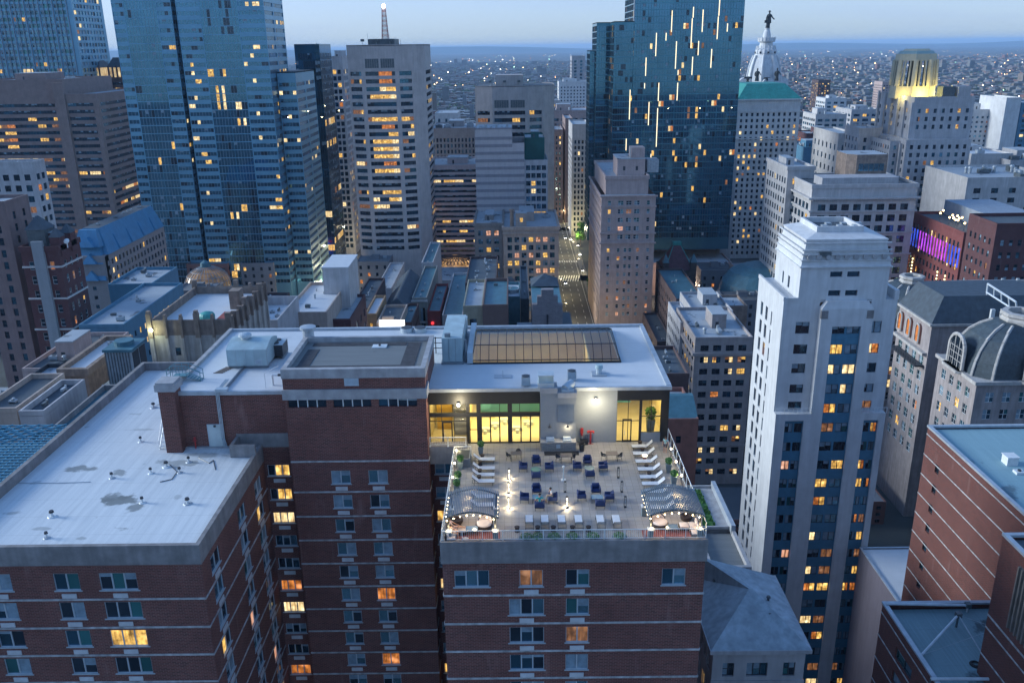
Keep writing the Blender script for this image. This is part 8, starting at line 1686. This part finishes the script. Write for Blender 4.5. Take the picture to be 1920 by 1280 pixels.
q = MB(); q.box(X1-.003+.01, X1+3.5, 243, 262, 0, zc_-12, slate); q.build('side_aisle', B.root); q = MB(); q.box(X0-4.5, X0-.01, 241, 250, 0, zc_-11.5, st_, croof); q.build('porch', B.root)
B.finish()
# ================================================================ the far city
MID = [
 ('ribbed_pale_tower', 'slim pale ribbed tower with a blank top left of the teal glass tower', 1073, 1106, 233, 590, 40, lime, dict(st=3.7, cp=2.6, ww=1.3, wh=2.3, kind='pane', lit=.06, top=9, n=0, big=False, z0=0)),
 ('brown_twin_office', 'narrow brown office with two vertical shafts on the far side of the long street', 1038, 1056, 243, 640, 40, brown, dict(st=3.7, cp=2.6, ww=1.1, wh=2.0, kind='pane', lit=.05, litset='litw', top=3, n=1, big=False)),
 ('brown_twin_office', 'taller brown shaft right beside the narrow brown office at the end of the long street', 1060, 1074, 222, 640, 40, brown, dict(st=3.7, cp=2.6, ww=1.1, wh=2.0, kind='pane', lit=.05, litset='litw', top=3, n=1, big=False)),
 ('wide_pink_office', 'wide pinkish office with glazed strips behind the brown shafts', 1030, 1106, 207, 700, 40, pink, dict(st=4, cp=7, ww=5.4, wh=2.0, kind='strip1.6', lit=.12, litset='litw', top=4, n=3)),
 ('white_punched_slab', 'white slab dotted with a fine grid of tiny square windows', 1048, 1106, 153, 900, 30, white, dict(st=3.2, cp=3.2, ww=1.3, wh=1.4, kind='pane', lit=.01, top=3, n=1, ind=False)),
 ('grey_cross_tower', 'grey tower with a pale lattice front above the white punched slab', 1072, 1097, 105, 1150, 30, lime2, dict(st=4, cp=6, ww=3.2, wh=2.6, kind='pane', lit=.03, top=4, n=0, big=False, ind=False)),
 ('blue_side_office', 'blue-grey office block left of the white punched slab', 1028, 1050, 188, 850, 30, lime2, dict(st=3.8, cp=3, ww=1.6, wh=2, kind='pane', lit=.05, top=2, n=0, big=False, ind=False)),
 ('pale_hall', 'low pale hall with a pediment front seen left of the shorter concrete tower', 815, 858, 212, 1150, 60, lime, dict(st=9, cp=8, ww=3, wh=5, kind='pane', lit=.0, top=3, n=0, big=False, ind=False)),
 ('white_apartment_slab', 'white many-balconied slab just right of the art deco tower', 1818, 1872, 205, 640, 34, white, dict(st=3.3, cp=3.6, ww=1.7, wh=1.5, kind='pane', lit=.04, top=3, n=2, z0=0, litset='lito')),
 ('blank_white_slab', 'tall blank white end wall at the right edge with a small lit roof room', 1888, 1916, 183, 620, 36, white, dict(front=False, side=False, n=0, big=False)),
 ('blue_glass_side', 'blue and white chequered slab cut off at the right edge', 1916, 1990, 192, 626, 30, blu, dict(st=3.4, cp=5, ww=2.8, wh=1.8, kind='pane', lit=.06, top=3, n=0, big=False, ind=False)),
 ('grey_loft_block', 'grey loft block with wide window rows right of the green-roofed tower', 1530, 1588, 214, 760, 34, lime, dict(st=4.2, cp=5.5, ww=4, wh=2.2, kind='pane', lit=.05, top=2, n=3, litset='lito')),
 ('white_framed_block', 'white framed apartment block above the grey loft block', 1548, 1588, 184, 950, 30, white, dict(st=4, cp=6, ww=4, wh=2.2, kind='pane', lit=.03, top=2, n=2, ind=False)),
 ('pale_green_offices', 'pale office rows with green-tinted glass left of the art deco tower', 1597, 1652, 205, 800, 40, lime2, dict(st=4.2, cp=7, ww=5.4, wh=2.2, kind='strip2', lit=.3, litset='litw', top=2, n=3, ind=False)),
 ('maroon_block', 'low maroon block right of the green-roofed tower', 1513, 1570, 250, 640, 26, dkred, dict(st=4.5, cp=4, ww=2.6, wh=2.4, kind='pane', lit=.15, litset='lito', top=2, n=2)),
 ('teal_vent_block', 'low block with a blue roof and a rank of tall vents below the maroon block', 1508, 1575, 276, 560, 36, blu, dict(front=False, side=False, n=10, roof=tealp)),
 ('slate_vault_house', 'pale gabled building under a long curved grey-green roof left of the art deco tower', 1573, 1612, 250, 470, 40, lime, dict(st=6, cp=6, ww=2, wh=3, kind='pane', lit=0, top=3, n=0, big=False)),
 ('stone_step_office', 'small stepped stone office in front of the art deco tower foot', 1612, 1655, 240, 450, 20, lime2, dict(st=4, cp=4, ww=1.6, wh=2.2, kind='pane', lit=.03, top=3, n=1, big=False)),
 ('white_roof_depot', 'low white-roofed depot behind the right edge low civic block', 1822, 1900, 288, 480, 50, lime, dict(front=False, side=False, n=6, roof=proof)),
 ('teal_roof_depot', 'low teal-roofed shed right of the white-roofed depot', 1895, 1990, 300, 470, 50, lime2, dict(front=False, side=False, n=6, roof=tealp)),
 ('pink_far_slab', 'small pink apartment slab far beyond the green-roofed tower', 1655, 1690, 153, 1300, 30, pink, dict(st=3.4, cp=4, ww=2, wh=1.6, kind='pane', lit=.05, top=3, n=0, big=False, ind=False)),
 ('dark_far_slab', 'dark apartment slab among the far roofs right of the domed tower', 1535, 1558, 150, 1350, 30, dkbrn, dict(st=3.4, cp=4, ww=2, wh=1.6, kind='pane', lit=.4, top=3, n=0, big=False, ind=False)),
]
for nm, lb, x0, x1, yt, Y, D, wl, k in MID:
    if 'side' in k and 'front' in k: pass
    simple(nm, lb, x0, x1, yt, Y, D, wl, 'building', **k)
rf2 = random.Random(11)
wallc = [P('row_brick', (.17, .09, .08), .85, .2, .05, 0), P('row_tan', (.17, .14, .12), .85, .2, .05, 0), P('row_pale', (.15, .15, .15), .85, .2, .05, 0), P('row_grey', (.18, .19, .21), .85, .2, .05, 0)]
roofc = [P('row_roof_pale', (.15, .18, .2), .8, .2, .08, 0), P('row_roof_grey', (.18, .2, .22), .8, .2, .08, 0), P('row_roof_dark', (.07, .08, .09), .8, .2, .08, 0), P('row_roof_white', (.27, .3, .32), .8, .15, .08, 0)]
def house(w_, d, h, wm_, rm, detail, lit):
    b = MB(); b.box(-w_/2, w_/2, -d/2, d/2, 0, h, wm_, rm)
    if detail:
        b.box(-w_/2, w_/2, -d/2, -d/2+.3, h, h+.6, wm_); b.box(-w_/2, -w_/2+.3, -d/2+.3, d/2, h, h+.6, wm_); b.box(w_/2-.3, w_/2, -d/2+.3, d/2, h, h+.6, wm_); b.box(-w_*.1, w_*.15, -d*.05, d*.15, h, h+2, wm_, rm); b.box(w_*.25, w_*.35, d*.1, d*.2, h, h+1.1, unitm)
        nr, nc = int(h/3.6), max(2, int(w_/3.4))
        for r_ in range(nr):
            for c in range(nc):
                x = -w_/2+w_*(c+.5)/nc; z = 1.2+r_*3.6; mt = rf2.choice([l_yel, l_org, l_dim]) if rf2.random() < lit else g_dark
                b.face([(x-.6, -d/2-.02, z), (x+.6, -d/2-.02, z), (x+.6, -d/2-.02, z+1.7), (x-.6, -d/2-.02, z+1.7)], mt)
        for s in (-1, 1):
            for r_ in range(nr):
                for c in range(max(2, int(d/4))):
                    y = -d/2+d*(c+.5)/max(2, int(d/4)); z = 1.2+r_*3.6; b.face([(s*(w_/2+.02), y-.6, z), (s*(w_/2+.02), y+.6, z), (s*(w_/2+.02), y+.6, z+1.7), (s*(w_/2+.02), y-.6, z+1.7)], rf2.choice([g_dark, g_dark, g_dark, l_yel]) if rf2.random() < lit*2 else g_dark)
    return b
near_t = [house(rf2.uniform(13, 22), rf2.uniform(14, 24), rf2.choice([9, 12, 12, 16, 20, 26]), rf2.choice(wallc), rf2.choice(roofc), True, .12) for _ in range(14)]
near_me = [b.mesh('house') for b in near_t]
cand = []
def free(x, y, w_, d):
    for a, b_, c, e in FOOT:
        if x+w_/2 > a-1 and x-w_/2 < b_+1 and y+d/2 > c-1 and y-d/2 < e+1: return False
    if XL-8 < x+w_/2 and x-w_/2 < XE+14 and y-d/2 < 112: return False
    for s0, s1 in ((15, 43), (-107, -81)):
        if x+w_/2 > s0 and x-w_/2 < s1: return False
    for s in (170, 305, 470, 610, 760, 930):
        if y+d/2 > s-2 and y-d/2 < s+15: return False
    return True
def inview(x, y, z, m_=60):
    v = Vector((x, y, z))-CAM; f_ = v.dot(FWD)
    if f_ < 5: return False
    px, py = 960+FP*v.dot(RGT)/f_, 640-FP*v.dot(UPV)/f_; return -m_ < px < 1920+m_ and 0 < py < 1280+m_
y = 120
placed = []
while y < 1250:
    x = -700
    while x < 900:
        k = rf2.randrange(14); b = near_t[k]; w_ = max(v[0] for v in b.v)*2; d = max(v[1] for v in b.v)*2; h = max(v[2] for v in b.v)
        if free(x, y, w_, d) and inview(x, y, 10) and rf2.random() < .84: placed.append((x, y, k)); FOOT.append((x-w_/2, x+w_/2, y-d/2, y+d/2))
        x += w_+rf2.choice([.3, .3, .3, 4])
    y += 25
placed.sort(key=lambda p: p[1])
for i, (x, y, k) in enumerate(placed[:299]):
    o = bpy.data.objects.new('low_rise', near_me[k]); COL.objects.link(o); o.location = (x, y, 0); zs_ = .55 if y < 260 else 1; o.scale = (1, 1, zs_); tag(o, 'small flat-roofed low-rise among the ordinary city blocks', 'building', 'ordinary low-rise buildings filling the city blocks')
sb = MB()
for x, y, k in placed[299:]: sb.add(near_t[k], Matrix.Translation((x, y, 0)))
far_t = [[house(rf2.uniform(6, 16), rf2.uniform(10, 20), rf2.choice([6, 8, 9, 9, 12]), w_, r_, False, 0) for w_ in wallc for r_ in roofc] for _ in range(1)][0]
y = 1250.
while y < 7500:
    step = 22 if y < 2500 else (34 if y < 4500 else 60); half = (y*.62+60)
    x = -half; sc3 = 1 if y < 2500 else (1.5 if y < 4500 else 2.4)
    while x < half:
        if rf2.random() < (.62 if (int(x/110)+int(y/90)) % 5 else .2) and inview(x, y, 10, 10): sb.add(rf2.choice(far_t), Matrix.Translation((x, y+rf2.uniform(-2, 2), 0)) @ Matrix.Diagonal((sc3, sc3, rf2.uniform(.8, 1.4) if rf2.random() < .994 else 3.5, 1)))
        x += rf2.uniform(9, 17)*sc3
    y += step
sb.build('distant_rooftops', label='carpet of far row-house roofs running out to the horizon', cat='buildings', kind='stuff', org=(0, 0, 0))
# tree crowns of the far streets, one mass
tl = P('far_tree_crown', (.045, .085, .04), .9, .3, .05, 0); tb = MB()
for i in range(17000):
    y = 650*math.exp(rf2.random()*2.45); x = rf2.uniform(-1, 1)*(y*.62+60)
    if y < 1250 and not free(x, y, 6, 6): continue
    if not inview(x, y, 8, 5): continue
    if rf2.random() > .35+.65*(math.sin(x*.004+2)+math.sin(y*.0031+x*.002) > .1): continue
    r_ = rf2.uniform(4, 7.5)*(1 if y < 2500 else 1.9); k0 = len(tb.v); mi_ = tb.mi(tl); hh = rf2.uniform(7, 12)
    for q_ in range(5): t_ = q_*2*PI/5+x; tb.v.append((x+r_*math.cos(t_)*rf2.uniform(.7, 1.2), y+r_*math.sin(t_)*rf2.uniform(.7, 1.2), hh*.45)); 
    tb.v.append((x+rf2.uniform(-1, 1), y, hh)); 
    for q_ in range(5): tb.f.append((k0+q_, k0+(q_+1) % 5, k0+5)); tb.m.append(mi_)
    tb.f.append(tuple(k0+q_ for q_ in range(5))); tb.m.append(mi_)
tb.build('far_trees', label='dark masses of trees between the far rows of houses', cat='trees', kind='stuff', org=(0, 0, 0))
# street lights and signs far away
fl = [EM('far_light_warm', (1, .62, .28), 14, False), EM('far_light_white', (1, .92, .8), 18, False), EM('far_light_orange', (1, .42, .15), 12, False), EM('far_light_green', (.5, 1, .7), 9, False)]; lbm_ = MB()
for i in range(1500):
    y = 620*math.exp(rf2.random()**.8*3.1); x = rf2.uniform(-1, 1)*(y*.62+60)
    if rf2.random() < .5: x = round(x/110)*110+3
    if not inview(x, y, 8, 0): continue
    if y < 1250 and not free(x, y, 1, 1): continue
    r_ = min(y, 4500)*.00032*rf2.uniform(.4, 1.4)*(2.0 if rf2.random() < .05 else 1); mt = rf2.choice([fl[0]]*5+[fl[1]]*3+[fl[2]]*3+[fl[3]]); z = rf2.uniform(7, 12)
    k0 = len(lbm_.v); mi_ = lbm_.mi(mt); lbm_.v += [(x+r_, y, z), (x-r_, y, z), (x, y+r_, z), (x, y-r_, z), (x, y, z+r_), (x, y, z-r_)]
    for a in (0, 1):
        for b_ in (2, 3):
            for c in (4, 5): lbm_.f.append((k0+a, k0+b_, k0+c)); lbm_.m.append(mi_)
lbm_.build('far_lights', label='hundreds of tiny street lights scattered over the far city', cat='lights', kind='stuff', org=(0, 0, 0))
# ---- street furniture and cars on the long street
def car(col):
    def mk():
        t = empty('car', (0, 0, 0), 'x', 'car'); b = MB(); pm = P('car_paint_%d' % int(col[0]*100), col, .35, .05, 1, 0, .3)
        for x0, x1, z0, z1, w_ in ((-2.2, 2.2, .35, .85, .88),): b.frust([(-w_, x0), (w_, x0), (w_, x1), (-w_, x1)], z0, [(-w_*.95, x0+.1), (w_*.95, x0+.1), (w_*.95, x1-.1), (-w_*.95, x1-.1)], z1, pm)
        o = b.build('body', t); soft(o, .08); b = MB(); b.frust([(-.8, -1.3), (.8, -1.3), (.8, 1.5), (-.8, 1.5)], .85, [(-.62, -.6), (.62, -.6), (.62, .9), (-.62, .9)], 1.42, g_dark, pm); b.build('cabin', t)
        for sx in (-1, 1):
            for yy in (-1.4, 1.4): b = MB(); b.cyl((sx*.72, yy, .33), (sx*.92, yy, .33), .33, .33, P('tyre', (.02, .02, .02), .8, .1, 1, 0), 12); b.build('wheel', t)
            b = MB(); b.box(sx*.5-.16, sx*.5+.16, -2.24, -2.16, .58, .74, EM('headlamp', (1, .95, .85), 22, False)); b.build('headlight', t); b = MB(); b.box(sx*.6-.16, sx*.6+.16, 2.16, 2.24, .6, .74, EM('tail_lamp', (1, .04, .03), 4, False)); b.build('tail_light', t)
        return t
    return mk
cars = [(1060, 447, 0, 'dark', 'with its headlights on, just past the trees'), (1070, 450, 0, 'white', 'in the right lane beside the trees'), (1060, 532, 0, 'dark', 'driving alone toward the camera below the crosswalk'), (1083, 461, 0, 'dark', 'parked under the street trees'), (1087, 478, 0, 'white', 'parked just before the crosswalk'), (1092, 508, 0, 'dark', 'parked at the right kerb beyond the bare corner'), (1063, 412, 0, 'white', 'far up the street near the shops'), (1052, 398, PI, 'dark', 'far up the street in the left lane')]
for i, (px, py, rz, c, lb) in enumerate(cars):
    v = at(px, py, Z=0); place('car_'+c, car((.03, .035, .045) if c == 'dark' else (.6, .6, .6)), v.x, v.y, rz, '%s car %s' % (c, lb), 'cars on the long street', z=.03)
def lampost():
    t = empty('street_lamp', (0, 0, 0), 'x', 'street lamp'); b = MB(); b.cyl((0, 0, 0), (0, 0, 9), .11, .07, met, 6); b.build('pole', t); b = MB(); b.tube([(0, 0, 8.8), (-.8, 0, 9.3), (-2.2, 0, 9.4)], .05, met, 5); b.build('arm', t); b = MB(); b.box(-2.8, -2.0, -.18, .18, 9.28, 9.42, met); b.box(-2.75, -2.05, -.15, .15, 9.2, 9.279, EM('street_bulb', (1, .80, .40), 30, False)); b.build('lamp_head', t); return t
k = 0
for y in (350, 395, 440, 485, 530, 575, 640, 700, 780):
    for side in (0, 1):
        if side == 0 and 355 < y < 445: continue
        x = 38.4 if side == 0 else 21.2; place('street_lamp', lampost, x, y, 0 if side == 0 else PI, 'lit street lamp on a curved arm along the long street', 'street lamps along the long street', z=.16)
        lamp('street_light', 'POINT', (x+(-2.4 if side == 0 else 2.4), y, 9.0), 2600, (1, .84, .45), .3)
for y in (400, 440, 480, 530, 590):
    for x, s in ((-104, 1), (-84, -1)): place('street_lamp2', lampost, x, y, PI if s > 0 else 0, 'lit street lamp on a curved arm in the street beside the blue slabs', 'street lamps beside the blue slabs'); lamp('street_light', 'POINT', (x+2.4*s, y, 9.0), 2600, (1, .84, .5), .3)
def tree(h, r_, seed):
    def mk():
        t = empty('street_tree', (0, 0, 0), 'x', 'tree'); b = MB(); rr = random.Random(seed); b.cyl((0, 0, 0), (0, 0, h*.5), .28, .16, stain, 7)
        for i in range(6): a = i*1.05; b.cyl((0, 0, h*.4), (r_*.6*math.cos(a), r_*.6*math.sin(a), h*.7), .12, .04, stain, 5)
        b.build('trunk', t); cb = MB()
        for i in range(9):
            c = Vector((rr.uniform(-.6, .6)*r_, rr.uniform(-.6, .6)*r_, h*.68+rr.uniform(-.16, .25)*h)); lb_ = leafball(c, r_*.5, 150, leafm, seed*31+i, .38); cb.add(lb_, Matrix.Identity(4))
        cb.build('crown', t); return t
    return mk
for i, (px, py, nm) in enumerate(((1092, 447, 'beside the teal tower podium, lit green by a lamp'), (1088, 462, 'just nearer along the same kerb'), (1099, 545, 'small, at the foot of the hotel slab'), (1085, 436, 'farthest up the right kerb'))):
    v = at(px, py, Z=0); place('tree', tree(11, 3.6, 5), max(v.x, 41.5) if i != 2 else 39.8, v.y, i*1.3, 'street tree on the long street, '+nm, None, z=0, sc_=(1, 1, 1) if i != 2 else (.6, .6, .6)); lamp('street_light', 'POINT', (40.2 if i != 2 else 38, v.y-3, 8.5), 1300, (1, .9, .4), .3) if i < 2 else None
for i, (px, py) in enumerate(((672, 553), (655, 540), (690, 505))):
    v = at(px, py, Z=0); place('tree', tree(11, 3.6, 5), v.x, v.y, i*2., 'street tree beside the concrete tower foot, %s of the three' % ('nearest', 'middle', 'farthest')[i], None, z=0, sc_=(.9, .9, .9))

for i, px in enumerate((1235, 1290, 1345)):
    v = at(px, 575, Y=426); place('street_lamp3', lampost, v.x, 426, PI/2, 'lit street lamp before the slit-windowed stone podium, %s of the three' % ('left', 'middle', 'right')[i], 'street lamps before the stone podium'); lamp('street_light', 'POINT', (v.x, 424, 9.0), 2600, (1, .72, .5), .3)
HAZE_D = 5.5e-5
# ================================================================ ground, streets, air
g, nt, b = _new('city_ground'); p = wpos(nt)
n1 = noise(nt, p, .0022, 6); n2 = noise(nt, p, .03, 4)
c = mix(nt, ramp(nt, n1, [(.42, 0.), (.6, 1.)]), (.045, .055, .05), (.12, .125, .13))
c = mix(nt, ramp(nt, n2, [(.4, 0.), (.65, .8)]), c, (.05, .055, .052)); nt.links.new(c, b.inputs['Base Color']); b.inputs['Roughness'].default_value = .95
gb = MB(); gb.face([(-30000, -1500, 0), (30000, -1500, 0), (30000, 45000, 0), (-30000, 45000, 0)], g)
gb.build('ground', kind='structure', org=(0, 0, 0))
asph = P('asphalt', (.06, .06, .062), .8, .2, .3, 0); pave = P('pavement_slabs', (.19, .185, .18), .9, .15, .6, 0); line = P('road_paint', (.7, .7, .68), .7, .2, 2, 0)
def street(x0, x1, y0, y1, name='road'):
    b = MB(); b.face([(x0, y0, .02), (x1, y0, .02), (x1, y1, .02), (x0, y1, .02)], asph); return b.build(name, kind='structure')
RX0, RX1 = 22.0, 38.5     # the long street ahead
street(17, 41, 130, 2600)
street(-105, -83, 120, 2600)
for y in (170, 305, 470, 610, 760, 930): street(-600, 600, y, y+13, 'cross_street')
pv = MB()
for a, c in ((17, 20.5), (37.8, 41)):
    for y0, y1 in ((183, 305), (318, 470), (483, 610), (623, 760), (773, 930), (943, 1500)): pv.box(a, c, y0, y1, 0, .16, pave)
pv.build('pavement', kind='structure')
mk = MB()
for i in range(12): mk.face([(20.8+i*1.45, 515, .03), (21.5+i*1.45, 515, .03), (21.5+i*1.45, 519.5, .03), (20.8+i*1.45, 519.5, .03)], line)
for k in range(60):
    y = 330+k*10
    for x in (25, 29.2, 33.4): mk.face([(x-.1, y, .03), (x+.1, y, .03), (x+.1, y+4, .03), (x-.1, y+4, .03)], line)
for x in (22, 36.4): mk.face([(x-.08, 318, .03), (x+.08, 318, .03), (x+.08, 900, .03), (x-.08, 900, .03)], line)
for i in range(9): mk.face([(23+i*1.4, 470, .035), (23.7+i*1.4, 470, .035), (25.5+i*1.4, 483, .035), (24.8+i*1.4, 483, .035)], line)
mk.build('road_marking', kind='structure')
hb = MB()
for i in range(60):
    pass
# distant wooded ridge on the horizon
hm = P('wooded_ridge', (.035, .055, .04), .95, .2, .002, 0)
hn = 80; pts = []
for i in range(hn+1):
    x = -26000+i*650; pts.append((x, 95+70*math.sin(i*.21+1)*max(0, 1-i/62)+40*math.sin(i*.53)+ (90 if i < 38 else 0)*math.sin(max(0, 38-i)/38*1.6)))
for i in range(hn):
    (xa, za), (xb, zb) = pts[i], pts[i+1]; za = max(za, 30); zb = max(zb, 30)
    hb.face([(xa, 20000, -1), (xb, 20000, -1), (xb, 22500, zb), (xa, 22500, za)], hm); hb.face([(xa, 22500, za), (xb, 22500, zb), (xb, 26000, -1), (xa, 26000, -1)], hm)
hb.build('hills', kind='structure', smooth=True)
hz = bpy.data.materials.new('haze_air'); hz.use_nodes = True; nt = hz.node_tree
for n_ in list(nt.nodes):
    if n_.type == 'BSDF_PRINCIPLED': nt.nodes.remove(n_)
pvv = N(nt, 'ShaderNodeVolumePrincipled'); pvv.inputs['Density'].default_value = HAZE_D; pvv.inputs['Color'].default_value = (.46, .70, 1, 1); pvv.inputs['Anisotropy'].default_value = .0
nt.links.new(pvv.outputs[0], nt.nodes['Material Output'].inputs['Volume'])
hx = MB(); hx.box(-29000, 29000, -1400, 44000, -2, 186, hz); hx.build('haze', kind='stuff', org=(0, 0, 0))
# ---------------------------------------------------------------- world, light, air
w = bpy.data.worlds.new("World"); sc.world = w; w.use_nodes = True
nt = w.node_tree; bg = nt.nodes['Background']
sky = nt.nodes.new('ShaderNodeTexSky'); sky.sky_type = 'NISHITA'; sky.sun_disc = False
SUN_EL = rad(11.0); SUN_ROT = rad(281)
sky.sun_elevation = SUN_EL; sky.sun_rotation = SUN_ROT; sky.altitude = 100; sky.air_density = 1.0; sky.dust_density = .6; sky.ozone_density = 3.0
vm = N(nt, 'ShaderNodeVectorMath', operation='MULTIPLY_ADD'); nt.links.new(sky.outputs[0], vm.inputs[0]); vm.inputs[1].default_value = (.5, .5, .5); vm.inputs[2].default_value = (1, 1, 1)
vd = N(nt, 'ShaderNodeVectorMath', operation='DIVIDE'); nt.links.new(sky.outputs[0], vd.inputs[0]); nt.links.new(vm.outputs[0], vd.inputs[1])   # thin high cloud evens the dusk sky out
cl = noise(nt, N(nt, 'ShaderNodeTexCoord').outputs['Generated'], 3.0, 6, (1, 1, 9)); t = mix(nt, ramp(nt, cl, [(.5, 0.), (.75, .35)]), vd.outputs[0], (.95, 1.02, 1.1))
t = mix(nt, 1.0, t, (.68, .86, 1.25), 'MULTIPLY')
nt.links.new(t, bg.inputs[0]); bg.inputs[1].default_value = .13
sd = bpy.data.lights.new('sun', 'SUN'); sd.energy = .85; sd.angle = rad(22); sd.color = (.88, .96, 1)
so = bpy.data.objects.new('sun', sd); COL.objects.link(so)
_d = Vector((math.sin(SUN_ROT), math.cos(SUN_ROT), math.tan(rad(17))))
so.rotation_euler = _d.to_track_quat('Z', 'Y').to_euler()
sc.view_settings.view_transform = 'Standard'; sc.view_settings.look = 'None'; sc.view_settings.exposure = 2.35; sc.view_settings.gamma = 1
sc.cycles.use_denoising = True; sc.cycles.max_bounces = 5; sc.cycles.diffuse_bounces = 3; sc.cycles.volume_bounces = 0; sc.cycles.sample_clamp_indirect = 4
try: sc.cycles.denoiser = 'OPENIMAGEDENOISE'
except Exception: pass
